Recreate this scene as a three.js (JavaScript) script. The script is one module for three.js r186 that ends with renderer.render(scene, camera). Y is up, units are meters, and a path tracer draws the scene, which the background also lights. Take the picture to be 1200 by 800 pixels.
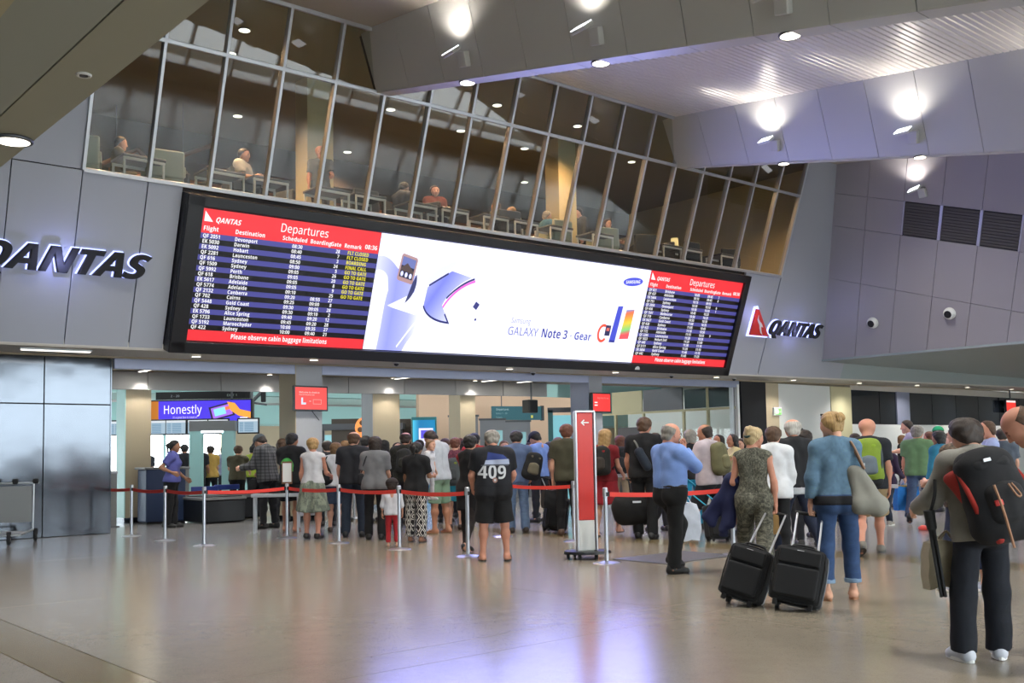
import * as THREE from 'three';
import { RoundedBoxGeometry } from 'three/addons/geometries/RoundedBoxGeometry.js';
import { mergeGeometries } from 'three/addons/utils/BufferGeometryUtils.js';
import { FontLoader } from 'three/addons/loaders/FontLoader.js';
import { TextGeometry } from 'three/addons/geometries/TextGeometry.js';
import { RectAreaLightUniformsLib } from 'three/addons/lights/RectAreaLightUniformsLib.js';

// ---------------------------------------------------------------- camera, sky, exposure
const scene = new THREE.Scene();
const renderer = new THREE.WebGLRenderer({ antialias: true });
renderer.toneMapping = THREE.LinearToneMapping;
renderer.toneMappingExposure = 1.07;
renderer.shadowMap.enabled = true;
RectAreaLightUniformsLib.init();
const camera = new THREE.PerspectiveCamera(2 * Math.atan(450 / 1200) * 180 / Math.PI, 1200 / 900, 0.05, 300);
camera.setViewOffset(1200, 900, 0, 0, 1200, 800);
camera.position.set(0, 1.35, 0);
camera.rotation.order = 'YXZ';
camera.rotation.x = Math.atan(82 / 1200);
camera.rotation.z = -0.0175;
// an even bright overcast sky outside the windows
{
  const w = 64, h = 32, d = new Float32Array(w * h * 4);
  for (let y = 0; y < h; y++) for (let x = 0; x < w; x++) {
    const up = y / (h - 1), k = up > 0.5 ? 1 : 0.55, i = (y * w + x) * 4;
    d[i] = 1.0 * k; d[i + 1] = 1.04 * k; d[i + 2] = 1.1 * k; d[i + 3] = 1;
  }
  const sky = new THREE.DataTexture(d, w, h, THREE.RGBAFormat, THREE.FloatType);
  sky.mapping = THREE.EquirectangularReflectionMapping; sky.magFilter = THREE.LinearFilter; sky.needsUpdate = true;
  scene.background = sky;
  scene.backgroundIntensity = 10;
}
const LAMP = 1.0;            // one dial for all hall lamps
const DEG = Math.PI / 180;
// strengths in candela (spots), nits (area lamps)
const I_DOWN = 34 * LAMP, I_UP = 8 * LAMP, I_SOFFIT = 14.0 * LAMP, I_LOUNGE = 60 * LAMP, I_ROOF = 15 * LAMP, I_SCREEN = 1.3, I_HALL = 20 * LAMP;

// ---------------------------------------------------------------- frames of the building
const AZ = 0.7145, EL = 0.011, LEAN = 0.332;
const V3 = (x, y, z) => new THREE.Vector3(x, y, z);
const UH = V3(Math.cos(AZ), 0, -Math.sin(AZ)), NH = V3(Math.sin(AZ), 0, Math.cos(AZ)), UP = V3(0, 1, 0);
const U = V3(Math.cos(AZ) * Math.cos(EL), Math.sin(EL), -Math.sin(AZ) * Math.cos(EL));
const VV = UP.clone().multiplyScalar(Math.cos(LEAN)).addScaledVector(NH, Math.sin(LEAN)); VV.addScaledVector(U, -VV.dot(U)).normalize();
const NN = U.clone().cross(VV);
const O = V3(-6.7058, 3.32, -17.8216), OF = V3(O.x, 0, O.z);
const quat = (x, y, z) => new THREE.Quaternion().setFromRotationMatrix(new THREE.Matrix4().makeBasis(x, y, z));
const QW = quat(U, VV, NN);                        // leaning front wall: x along it, y up its slope, z out of it
const QS = quat(U, NH.clone().cross(U), NH);       // soffit frame, origin O
const QF = quat(UH, UP, NH);                       // floor frame, origin OF
const W = (s, t, d = 0) => O.clone().addScaledVector(U, s).addScaledVector(VV, t).addScaledVector(NN, d);
const F = (s, y, d) => OF.clone().addScaledVector(UH, s).addScaledVector(NH, d).setY(y);
const sd = (x, z) => { const p = V3(x - O.x, 0, z - O.z); return [p.dot(UH), p.dot(NH)]; };

// ---------------------------------------------------------------- small helpers
let seed = 7;
const rnd = () => { seed = (seed * 1664525 + 1013904223) >>> 0; return seed / 4294967296; };
const rr = (a, b) => a + (b - a) * rnd();
const used = {};
const numbered = (n) => { used[n] = (used[n] ?? -1) + 1; return used[n] ? n + '_' + String(used[n]).padStart(3, '0') : n; };
function tag(o, label, category, group) { o.userData.label = label; o.userData.category = category; if (group) o.userData.group = group; return o; }
function mesh(parent, name, geo, mat, label) {
  const m = new THREE.Mesh(geo, mat); m.name = name; m.castShadow = m.receiveShadow = true;
  if (label) m.userData.label = label;
  if (parent) parent.add(m); return m;
}
function root(name, pos, q) { const g = new THREE.Group(); g.name = numbered(name); if (pos) g.position.copy(pos); if (q) { if (q.isQuaternion) g.quaternion.copy(q); else g.rotation.y = q; } scene.add(g); return g; }
function struct(name, pos, q) { const g = root(name, pos, q); g.userData.kind = 'structure'; return g; }
const T = (g, x, y, z) => g.translate(x, y, z);
const box = (w, h, d, x = 0, y = 0, z = 0) => T(new THREE.BoxGeometry(w, h, d), x, y, z);
const rbox = (w, h, d, r, x = 0, y = 0, z = 0, seg = 3) => T(new RoundedBoxGeometry(w, h, d, seg, r), x, y, z);
const cyl = (r1, r2, h, x = 0, y = 0, z = 0, n = 16) => T(new THREE.CylinderGeometry(r1, r2, h, n), x, y, z);
const tube = (pts, r, n = 8, seg = 0, closed = false) => new THREE.TubeGeometry(new THREE.CatmullRomCurve3(pts.map((p) => V3(...p)), closed, 'catmullrom', 0.5), seg || pts.length * 5, r, n, closed);
const bar = (a, b, r, n = 10) => { const A = V3(...a), B = V3(...b), L = A.distanceTo(B), g = new THREE.CylinderGeometry(r, r, L, n); g.applyQuaternion(new THREE.Quaternion().setFromUnitVectors(UP, B.clone().sub(A).normalize())); return g.translate((a[0] + b[0]) / 2, (a[1] + b[1]) / 2, (a[2] + b[2]) / 2); };
const flat = (g) => { const h = g.index ? g.toNonIndexed() : g; for (const k of Object.keys(h.attributes)) if (!['position', 'normal', 'uv'].includes(k)) h.deleteAttribute(k); return h; };
const merge = (...gs) => mergeGeometries(gs.flat().map(flat));
function uvBox(g, k = 1) {            // texture coordinates in metres on the faces of a box-like geometry
  g = flat(g); const p = g.attributes.position, n = g.attributes.normal, uv = new Float32Array(p.count * 2);
  for (let i = 0; i < p.count; i++) {
    const ax = Math.abs(n.getX(i)), ay = Math.abs(n.getY(i)), az = Math.abs(n.getZ(i));
    uv[2 * i] = (ax > ay && ax > az ? p.getZ(i) : p.getX(i)) * k; uv[2 * i + 1] = (ay > ax && ay > az ? p.getZ(i) : p.getY(i)) * k;
  }
  g.setAttribute('uv', new THREE.BufferAttribute(uv, 2)); return g;
}
function poly(pts, depth) {           // prism over a polygon in the x-y plane, front face at z = 0, going back
  const s = new THREE.Shape(pts.map((p) => new THREE.Vector2(...p)));
  return T(new THREE.ExtrudeGeometry(s, { depth, bevelEnabled: false }), 0, 0, -depth);
}

// ---------------------------------------------------------------- textures
function canvas(w, h, draw, srgb = true) {
  const c = document.createElement('canvas'); c.width = w; c.height = h; draw(c.getContext('2d'), w, h);
  const t = new THREE.CanvasTexture(c); if (srgb) t.colorSpace = THREE.SRGBColorSpace; t.magFilter = THREE.LinearFilter; t.anisotropy = 8; return t;
}
function pixels(n, f, srgb = true, rx = 1, ry = 1, m = n) {
  const d = new Uint8Array(n * m * 4);
  for (let y = 0; y < m; y++) for (let x = 0; x < n; x++) { const c = f(x, y), i = (y * n + x) * 4; d[i] = c[0]; d[i + 1] = c[1]; d[i + 2] = c[2]; d[i + 3] = 255; }
  const t = new THREE.DataTexture(d, n, m, THREE.RGBAFormat); t.wrapS = t.wrapT = THREE.RepeatWrapping; t.magFilter = THREE.LinearFilter; t.repeat.set(rx, ry);
  if (srgb) t.colorSpace = THREE.SRGBColorSpace; t.needsUpdate = true; return t;
}
function noiseGrid(n, cells, sx = 1) {  // tiling value noise
  const g = Array.from({ length: cells * cells }, rnd), at = (x, y) => g[((y % cells + cells) % cells) * cells + (x % cells + cells) % cells];
  return (x, y) => { const u = x / n * cells * sx, v = y / n * cells, i = Math.floor(u), j = Math.floor(v), a = u - i, b = v - j, s = a * a * (3 - 2 * a), t = b * b * (3 - 2 * b); return (at(i, j) * (1 - s) + at(i + 1, j) * s) * (1 - t) + (at(i, j + 1) * (1 - s) + at(i + 1, j + 1) * s) * t; };
}
const g8 = (v) => { const c = Math.max(0, Math.min(255, v)); return [c, c, c]; };
const N1 = noiseGrid(512, 12), N2 = noiseGrid(512, 40), N3 = noiseGrid(512, 128);
const texTerrazzo = pixels(512, (x, y) => { const b = 226 + (N1(x, y) - 0.5) * 7 + (N2(x, y) - 0.5) * 6, q = rnd(), s = q > 0.96 ? -34 : q > 0.9 ? 14 : (rnd() - 0.5) * 14; return [b + s, b + s - 1, b + s - 3]; }, true, 0.5, 0.5);
const texFloorRough = pixels(512, (x, y) => g8(150 + (N1(x, y) - 0.5) * 60 + (N3(x, y) - 0.5) * 40), false, 0.21, 0.21);
const texFloorBump = pixels(512, (x, y) => g8(128 + (N1(x, y) - 0.5) * 90 + (N2(x, y) - 0.5) * 60), false, 0.33, 0.33);
const texBrushed = pixels(256, (x, y) => g8(128 + (rnd() - 0.5) * 14 + (N1(x, y) - 0.5) * 24 + Math.sin(y * 1.7) * 8), false, 1, 6);
const texDent = pixels(256, (x, y) => g8(128 + (N1(x * 2, y * 2) - 0.5) * 200), false, 0.35, 0.35);
const texFabric = pixels(128, (x, y) => g8(128 + ((x % 4 < 2) === (y % 4 < 2) ? 30 : -30) + (rnd() - 0.5) * 60), false, 12, 12);
const texCloth = pixels(256, (x, y) => { const v = 226 + (N1(x * 2, y * 2) - 0.5) * 12 + (rnd() - 0.5) * 18; return g8(v); }, true, 2, 2);
const texDenim = pixels(256, (x, y) => { const v = 205 + (N1(x * 2, y * 2) - 0.5) * 26 + ((x + y) % 5 < 2 ? 16 : -10) + (rnd() - 0.5) * 46; return [v - 10, v, v + 6]; }, true, 3, 3);
const texHair = pixels(256, (x, y) => g8(205 + (noiseStrand(x, y) - 0.5) * 95), true, 3, 1);
function noiseStrand(x, y) { const a = Math.sin(x * 0.9 + Math.sin(y * 0.03) * 2) * 0.25 + Math.sin(x * 2.3 + Math.sin(y * 0.05 + 1) * 1.5) * 0.25; return 0.5 + a + (N3(x, y * 0.1) - 0.5) * 0.6; }
const texCamo = pixels(256, (x, y) => { const a = N2(x * 2, y * 2), b = N3(x * 2, y * 2), v = a * 0.6 + b * 0.55; return v > 0.68 ? [124, 122, 112] : v > 0.52 ? [80, 80, 74] : v > 0.4 ? [104, 103, 94] : [58, 58, 55]; }, true, 1.6, 1.6);
const texZebra = pixels(128, (x, y) => { const u = (x / 32) % 1, v = (y / 64) % 1, d = Math.abs(u - 0.5) * 2 + Math.abs(v - 0.5) * 1.6; const o = Math.abs(((u + 0.5) % 1) - 0.5) * 2 + Math.abs(((v + 0.5) % 1) - 0.5) * 1.6; return (d > 0.52 && d < 0.8) || (o > 0.5 && o < 0.72) ? [214, 212, 206] : [22, 22, 24]; }, true, 3.2, 3.2);
const texPlaid = pixels(128, (x, y) => { const a = x % 32 < 12 ? 0.72 : 1, b = y % 32 < 12 ? 0.72 : 1, l = x % 64 < 3 || y % 64 < 3 ? 1.35 : 1, v = 205 * a * b * l + (rnd() - 0.5) * 14; return g8(v); }, true, 4, 4);
const texGreenWash = pixels(256, (x, y) => { const v = N2(x * 2, y * 0.5) * 0.6 + N3(x * 2, y) * 0.4; return v > 0.55 ? [168, 174, 162] : v > 0.4 ? [140, 146, 138] : [122, 128, 122]; }, true, 1.5, 1.5);

// ---------------------------------------------------------------- materials
const std = (color, roughness = 0.6, o = {}) => new THREE.MeshStandardMaterial({ color, roughness, ...o });
const phys = (color, roughness = 0.6, o = {}) => new THREE.MeshPhysicalMaterial({ color, roughness, ...o });
const glow = (color, k, o = {}) => std(0x101010, 0.5, { emissive: color, emissiveIntensity: k, ...o });
const M = {
  floor: phys(0x9a9284, 0.2, { map: texTerrazzo, ior: 1.55 }),
  floorFar: phys(0x9a999a, 0.19, { map: texTerrazzo, ior: 1.55 }),
  floorStrip: phys(0x8c7e60, 0.15, { map: texTerrazzo, ior: 1.6 }),
  grout: std(0x4a443a, 0.8),
  clad: phys(0x9b9fa8, 0.45, { metalness: 0.12 }),
  cladBeam: phys(0xc2c3c0, 0.42, { metalness: 0.12 }),
  cladRight: phys(0x9c999e, 0.48, { metalness: 0.1 }),
  fascia: phys(0x8f9b9b, 0.5, { metalness: 0.05 }),
  joint: std(0x2c2e32, 0.8),
  soffitGreen: std(0x9c9d8d, 0.6), soffitDark: std(0x9a9f96, 0.6), soffitLight: std(0xb0a98a, 0.6),
  slat: phys(0xd6d2ca, 0.32, { metalness: 0.25 }),
  roof: std(0xa09a8c, 0.6),
  soffit: std(0xb9b4aa, 0.55), rail: phys(0x8f95ab, 0.4, { metalness: 0.3 }), header: std(0x9d9d9c, 0.55), beige: std(0xaa9d84, 0.65), colGrey: std(0x8b8d91, 0.55),
  colFront: std(0x9a9ca0, 0.5), teal: phys(0xa2cfcc, 0.45), tealDark: phys(0x2f6a6e, 0.4),
  steel: phys(0x565b62, 0.26, { metalness: 0.95, roughnessMap: texBrushed, bumpMap: texDent, bumpScale: 0.0014, anisotropy: 0.5 }),
  chrome: std(0xb8bcc4, 0.3, { metalness: 0.9 }), alu: std(0xb9bcc0, 0.38, { metalness: 0.7 }), aluDark: std(0x64666a, 0.45, { metalness: 0.6 }),
  glass: phys(0xd4dcd8, 0.02, { transmission: 1, thickness: 0, ior: 1.6 }),
  glassClear: phys(0xf2f8f6, 0.02, { transmission: 1, thickness: 0, ior: 1.5 }),
  black: phys(0x0f1116, 0.38), blackMatte: std(0x131417, 0.7), darkGlass: phys(0x1a1f26, 0.12, { clearcoat: 0.6 }), louvre: std(0x5a5856, 0.6, { metalness: 0.3 }),
  white: std(0xd8dad8, 0.5), offWhite: std(0xc9cbc8, 0.6), red: phys(0xc22a22, 0.4), peach: std(0xc2a68c, 0.7), tape: std(0xe04238, 0.7, { bumpMap: texFabric, bumpScale: 0.0006 }),
  rubber: std(0x17181a, 0.8), navy: std(0x27395c, 0.5), bluePlastic: phys(0x2a3f92, 0.4), greyPlastic: std(0x7d7f80, 0.5),
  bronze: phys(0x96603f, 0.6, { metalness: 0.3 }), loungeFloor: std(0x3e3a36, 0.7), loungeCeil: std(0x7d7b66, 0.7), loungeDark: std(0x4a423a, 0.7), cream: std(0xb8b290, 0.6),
  chairGrey: std(0x3d4348, 0.8, { bumpMap: texFabric, bumpScale: 0.001 }), chairPale: std(0x9aa396, 0.7), wood: std(0x6d4a30, 0.6),
  lens: glow(0xfff6e4, 3.2), lensCool: glow(0xf4f8ff, 3.2), strip: glow(0xfffaf0, 2.2), halo: glow(0xa9b4ff, 2.6),
};
// ================================================================ STRUCTURE
const MOD = 1.078;
// hexahedron from two quads (lists of four points), same winding
function hexa(a, b) {
  const P = [...a, ...b], f = [[0, 1, 2, 3], [7, 6, 5, 4], [0, 4, 5, 1], [1, 5, 6, 2], [2, 6, 7, 3], [3, 7, 4, 0]], pos = [], uv = [];
  const c = P.reduce((s, p) => s.add(p), V3(0, 0, 0)).divideScalar(8);
  for (const q of f) {
    let [i, j, k, l] = q.map((n) => P[n]);
    const n = j.clone().sub(i).cross(l.clone().sub(i)), m = i.clone().add(k).multiplyScalar(0.5).sub(c);
    if (n.dot(m) < 0) [j, l] = [l, j];
    for (const v of [i, j, k, i, k, l]) pos.push(v.x, v.y, v.z);
    const w = i.distanceTo(j), h = i.distanceTo(l); uv.push(0, 0, w, 0, w, h, 0, 0, w, h, 0, h);
  }
  const g = new THREE.BufferGeometry(); g.setAttribute('position', new THREE.Float32BufferAttribute(pos, 3)); g.setAttribute('uv', new THREE.Float32BufferAttribute(uv, 2)); g.computeVertexNormals(); return g;
}
// ---- floor: large polished slabs with fine joints, tan inlay strips; s runs along the wall, d out into the hall
{
  const fl = struct('floor', OF, QF);
  mesh(fl, 'bed', box(62, 0.2, 62, 12, -0.145, 2), M.grout);
  const S = [-15, -8.9, -4.53, -4.1, 0.22, 4.85, 5.55, 10.1, 14.7, 19.3, 23.9, 28.5, 33.1, 43], D = [-26, -20, -15, -10.5, -6, -1.65, 2.9, 7.4, 11.88, 12.36, 16.9, 21.4, 31];
  for (let i = 0; i < S.length - 1; i++) for (let j = 0; j < D.length - 1; j++) {
    const strip = i === 2 || i === 5, m = strip ? M.floorStrip : i > 5 || D[j] < -1 ? M.floorFar : M.floor, w = S[i + 1] - S[i] - 0.008, h = D[j + 1] - D[j] - 0.008;
    mesh(fl, 'slab', uvBox(box(w, 0.045, h, (S[i] + S[i + 1]) / 2, -0.0225, (D[j] + D[j + 1]) / 2)), m);
  }
}
// ---- leaning front wall: cladding panels below and beside the windows
{
  const w = struct('wall_front', O, QW), pw = MOD - 0.014;
  mesh(w, 'backing', merge(box(37.6, 2.9, 0.15, 4.75, 1.45, -0.2), box(13.2, 4.0, 0.15, -7.75, 4.9, -0.2)), M.joint);
  for (let k = -12; k < 1; k++) {
    mesh(w, 'panel', uvBox(rbox(k === 0 ? 0.60 : pw, 2.93, 0.06, 0.006, k === 0 ? 0.31 : (k + 0.5) * MOD, 1.465, -0.03, 1)), M.clad);
    if (k < -1) for (const t of [4.122, 6.49]) mesh(w, 'panel', uvBox(rbox(pw, 2.352, 0.06, 0.006, (k + 0.5) * MOD, t, -0.03, 1)), M.clad);
  }
  mesh(w, 'panel', uvBox(box(1.62, 2.9, 0.06, 17.55, 1.45, -0.03)), M.clad);
  mesh(w, 'panel', uvBox(box(4.4, 7.0, 0.06, 20.6, 3.5, -0.03)), M.clad);
  mesh(w, 'fascia', uvBox(box(20.6, 0.9, 0.06, 33.1, 0.45, -0.03)), M.fascia);
  mesh(w, 'edge_trim', box(57, 0.03, 0.1, 13.5, -0.015, -0.05), M.soffit);
}
// ---- window_1: the lounge glazing in the leaning wall
{
  const g = struct('window_1', O, QW), t0 = 2.94, t1 = 5.24, t2 = 6.33;
  for (const [t, a, b] of [[t0, -1.08, 18.36], [t1, -1.08, 18.36], [t2, -1.08, 18.36]]) mesh(g, 'rail', rbox(b - a, 0.075, 0.13, 0.01, (a + b) / 2, t, -0.02, 1), M.alu);
  const lo = rbox(0.06, t1 - t0, 0.13, 0.01, 0, (t0 + t1) / 2, -0.02, 1), hi = rbox(0.06, t2 - t1, 0.13, 0.01, 0, (t1 + t2) / 2, -0.02, 1);
  const plo = T(new THREE.PlaneGeometry(MOD - 0.05, t1 - t0 - 0.06), 0, (t0 + t1) / 2, -0.03), phi = T(new THREE.PlaneGeometry(MOD - 0.05, t2 - t1 - 0.06), 0, (t1 + t2) / 2, -0.03);
  for (let k = -1; k <= 17; k++) {
    mesh(g, 'mullion', lo, M.alu).position.x = k * MOD; mesh(g, 'mullion', hi, M.alu).position.x = k * MOD;
    if (k < 17) { mesh(g, 'pane', plo, M.glass).position.x = (k + 0.5) * MOD; mesh(g, 'pane', phi, M.glass).position.x = (k + 0.5) * MOD; }
  }
}
// ---- lounge behind the glass (frame: y from 3.32 m up)
const LF = 2.60, LC = 6.0;              // lounge floor and ceiling in the soffit frame
{
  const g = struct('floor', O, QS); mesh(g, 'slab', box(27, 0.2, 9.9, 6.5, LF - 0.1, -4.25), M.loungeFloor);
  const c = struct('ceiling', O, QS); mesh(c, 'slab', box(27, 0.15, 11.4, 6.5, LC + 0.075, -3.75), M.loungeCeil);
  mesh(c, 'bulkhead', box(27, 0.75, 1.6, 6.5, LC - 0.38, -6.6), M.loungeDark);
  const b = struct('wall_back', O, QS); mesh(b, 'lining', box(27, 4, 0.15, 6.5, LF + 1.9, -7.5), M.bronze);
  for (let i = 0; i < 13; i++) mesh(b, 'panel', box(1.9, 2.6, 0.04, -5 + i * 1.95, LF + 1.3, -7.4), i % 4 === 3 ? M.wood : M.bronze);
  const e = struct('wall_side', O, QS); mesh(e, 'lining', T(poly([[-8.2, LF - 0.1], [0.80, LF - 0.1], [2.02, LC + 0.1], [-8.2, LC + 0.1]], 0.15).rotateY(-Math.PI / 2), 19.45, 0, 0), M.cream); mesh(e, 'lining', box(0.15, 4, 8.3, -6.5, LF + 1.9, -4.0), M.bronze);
  for (const s of [4.35, 11.6]) { const k = struct('column', W(s, 2.94, -2.1).addScaledVector(UP, LF - 2.78), QF); mesh(k, 'shaft', box(0.62, 3.6, 0.5, 0, 1.8, 0), M.cream); }
}
// ---- sloping roof over the hall, slatted bay, deep beams perpendicular to the wall
const RS = Math.atan(0.11), ROOF0 = O.clone().addScaledVector(NH, 2.1).setY(9.30);
const rz = NH.clone().multiplyScalar(Math.cos(RS)).addScaledVector(UP, -Math.sin(RS)), QR = quat(U, rz.clone().cross(U), rz);
{
  const c = struct('ceiling', ROOF0, QR);
  mesh(c, 'roof_deck', box(40, 0.25, 31, 5, 0.15, 14), M.roof);
  const prof = poly([[-0.06, 0], [-0.045, -0.018], [0.045, -0.018], [0.06, 0]], 8.0), list = [];
  for (let i = 0; i < 170; i++) { const q = prof.clone(); q.rotateY(-Math.PI / 2); q.translate(4.4, 0.02, 0.1 + i * 0.135); list.push(q); }
  const s = mesh(c, 'slat', merge(list), M.slat); s.userData.kind = 'stuff';
}
function beam(n, sBot, sTop, width, d0, y0, d1, slope, joints, mat) {
  const g = struct('trim_' + n), yb = (d) => y0 - slope * (d - d0), yt = (d) => 9.30 + 0.011 * sBot - 0.11 * (d - 2.1) + 0.02, P = (d, top, off = 0) => top ? F(sTop + off, yt(d), d) : F(sBot + off, yb(d), d);
  mesh(g, 'core', hexa([P(d0, 0, 0.04), P(d1, 0, 0.04), P(d1, 1, 0.04), P(d0, 1, 0.04)], [F(sBot + width - 0.02, yb(d0), d0), F(sBot + width - 0.02, yb(d1), d1), F(sBot + width - 0.02, yt(d1), d1), F(sBot + width - 0.02, yt(d0), d0)]), M.joint);
  for (let i = 0; i < joints.length - 1; i++) {
    const a = joints[i] + 0.006, b = joints[i + 1] - 0.006;
    mesh(g, 'panel', hexa([P(a, 0), P(b, 0), P(b, 1), P(a, 1)], [P(a, 0, 0.05), P(b, 0, 0.05), P(b, 1, 0.05), P(a, 1, 0.05)]), mat);
    const q = (d, k) => F(sBot + k, yb(d), d), h = (d, k) => F(sBot + k, yb(d) - 0.03, d);
    mesh(g, 'soffit_panel', hexa([q(a, 0), q(b, 0), q(b, width), q(a, width)], [h(a, 0), h(b, 0), h(b, width), h(a, width)]), mat);
  }
  return { face: (d, up) => { const f = up / (yt(d) - yb(d)); return F(sBot + (sTop - sBot) * f, yb(d) + up, d); }, under: (d) => F(sBot + width / 2, yb(d) - 0.03, d) };
}
const JT = []; for (let d = 1.72; d < 24; d += 1.078) JT.push(d);
const beamC = beam(1, 4.07, 3.72, 0.30, 1.6, 8.35, 24, 0.198, JT, M.cladBeam);
const beamR = beam(2, 12.9, 12.4, 0.20, 1.7, 8.40, 24, 0.188, JT, M.cladBeam);
// ---- low bulkhead on the left, its underside at 4.2 m
{
  const g = struct('ceiling', OF, QF);
  const hole = [-6.6, -4.93, 11.0, 14.5];         // lighter recessed panel
  mesh(g, 'soffit_board', merge(box(8.0, 4.0, 31, -8.42 - 0.02, 6.2, 15.2 - 4)), M.soffitDark);
  mesh(g, 'soffit_strip', box(0.40, 0.02, 31, -4.165, 4.19, 11.2), M.soffitGreen);
  mesh(g, 'soffit_field', box(9.3, 0.02, 31, -9.03, 4.188, 11.2), M.soffitDark);
  mesh(g, 'edge_strip', box(0.03, 4.0, 31, -3.975, 6.2, 11.2), M.soffitDark);
  mesh(g, 'raised_panel', box(1.9, 0.05, 3.6, -5.86, 4.165, 12.85), M.soffitLight);
}
// ---- right wall: leaning over the hall, perpendicular to the front wall, panels on a tilted grid
const RW0 = F(21.56, 4.05, 0.14), RV = UP.clone().multiplyScalar(Math.cos(LEAN)).addScaledVector(UH, -Math.sin(LEAN)), RN = NH.clone().cross(RV);
const QRW = quat(NH, RV, RN);     // local x runs out from the front wall, z points into the hall
const RWp = (d, t, off = 0) => RW0.clone().addScaledVector(NH, d).addScaledVector(RV, t).addScaledVector(RN, off);
function clipT0(pts) {     // keep the part of a polygon above t = 0
  const out = [];
  pts.forEach((p, i) => { const q = pts[(i + 1) % pts.length]; if (p[1] >= 0) out.push(p); if ((p[1] >= 0) !== (q[1] >= 0)) { const k = p[1] / (p[1] - q[1]); out.push([p[0] + k * (q[0] - p[0]), 0]); } });
  return out;
}
{
  const g = struct('wall_right', RW0, QRW), ab = (a, b) => [0.952 * a + 0.306 * b, -0.306 * a + 0.952 * b], e = 0.006;
  mesh(g, 'backing', poly(clipT0([ab(-0.3, -0.3), ab(-0.3, 12), ab(26, 18), ab(26, -0.3)]), 0.2).translate(0, 0, -0.04), M.joint);
  const rows = [-8, 2.715, 4.33, 5.29, 9.5], cols = []; for (let i = 0; i < 24; i++) cols.push([i * 1.078, (i + 1) * 1.078]);
  for (const [a0, a1] of cols) for (let r = 0; r < rows.length - 1; r++) {
    const p = clipT0([ab(a0 + e, rows[r] + e), ab(a1 - e, rows[r] + e), ab(a1 - e, rows[r + 1] - e), ab(a0 + e, rows[r + 1] - e)]);
    if (p.length < 3) continue;
    const louvre = r === 2 && a0 > 2 && a0 < 4.4;
    if (!louvre) mesh(g, 'panel', poly(p, 0.04), M.cladRight);
    else {
      const fr = new THREE.Group(); fr.name = 'louvre_vent'; g.add(fr); for (const q of [a0 + 0.02, a1 - 0.02]) mesh(fr, 'side_rail', poly([ab(q - 0.02, rows[r]), ab(q + 0.02, rows[r]), ab(q + 0.02, rows[r + 1]), ab(q - 0.02, rows[r + 1])], 0.06), M.alu);
      mesh(fr, 'blade', merge([...Array(11)].map((_, k) => { const b0 = rows[r] + 0.05 + k * 0.083; return poly([ab(a0 + 0.05, b0), ab(a1 - 0.05, b0), ab(a1 - 0.05, b0 + 0.05), ab(a0 + 0.05, b0 + 0.05)], 0.03); })), M.louvre);
      mesh(fr, 'back_plate', poly([ab(a0 + 0.03, rows[r] + 0.03), ab(a1 - 0.03, rows[r] + 0.03), ab(a1 - 0.03, rows[r + 1] - 0.03), ab(a0 + 0.03, rows[r + 1] - 0.03)], 0.02).translate(0, 0, -0.03), M.louvre);
    }
  }
  const u = struct('ceiling', OF, QF);
  mesh(u, 'underside', box(22, 0.06, 31, 32.5, 4.09, 15.6), M.fascia);
}
// ---- soffit of the low check-in area, rail, header, columns (soffit frame, y from 3.32)
{
  const c = struct('ceiling', O, QS);
  mesh(c, 'soffit_board', box(57, 0.1, 1.75, 13.5, 0.05, -0.87), M.soffit);
  mesh(c, 'inner_board', box(57, 0.1, 3.0, 13.5, 0.02, -3.1), M.beige);
  mesh(c, 'cover', box(57, 0.05, 4.4, 13.5, 0.2, -2.35), M.joint);
  const r = struct('trim_3', O, QS);
  for (const [a, b] of [[0.35, 4.19], [4.82, 13.04], [13.54, 19.7]]) mesh(r, 'rail', rbox(b - a, 0.2, 0.12, 0.01, (a + b) / 2, -0.13, -1.69, 1), M.rail);
  const h = struct('trim_4', O, QS);
  for (let i = 0; i < 8; i++) mesh(h, 'header_panel', rbox(1.7, 0.40, 0.1, 0.008, 1.2 + 1.712 * i, -0.24, -4.42, 1), M.header);
  mesh(h, 'upper_wall', box(57, 2.2, 0.12, 13.5, 1.05, -4.55), M.header);
  const hall = struct('ceiling', O, QS); mesh(hall, 'slab', box(58, 0.15, 21, 14, 2.05, -15), M.white);
  for (const [s, d, w, dep, m, m2, h2] of [[4.505, -1.98, 0.63, 0.7, M.colFront, M.beige, 3.42], [13.29, -1.98, 0.5, 0.7, M.colGrey, M.rail, 3.5], [1.91, -4.75, 0.56, 0.5, M.beige, M.teal, 3.1], [8.42, -4.75, 0.84, 0.5, M.beige, M.colGrey, 3.1], [11.14, -4.75, 0.52, 0.5, M.beige, M.beige, 3.2]]) {
    const k = struct('column', F(s, 0, d), QF); mesh(k, 'shaft', box(w, h2, dep, 0, h2 / 2, 0), m);
    mesh(k, 'side_cladding', box(0.02, h2, dep + 0.01, -w / 2 - 0.01, h2 / 2, 0), m2);
    mesh(k, 'skirting', box(w + 0.05, 0.12, dep + 0.03, 0, 0.06, 0), M.steel);
  }
}
// ---- polished steel cladding at the left
{
  const g = struct('wall_left', F(0, 0, -1.72), QF);
  mesh(g, 'core', box(14.0, 3.3, 0.3, -6.7, 1.65, -0.2), M.joint);
  for (let i = 0; i < 7; i++) { mesh(g, 'panel', uvBox(rbox(1.19, 2.40, 0.06, 0.008, -0.285 - i * 1.2, 1.205, 0.0, 1)), M.steel); mesh(g, 'panel', uvBox(rbox(1.19, 0.87, 0.06, 0.008, -0.285 - i * 1.2, 2.85, 0.0, 1)), M.steel); }
  mesh(g, 'return_panel', uvBox(box(0.02, 3.28, 0.5, 0.31, 1.64, -0.2)), M.steel);
}
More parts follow.
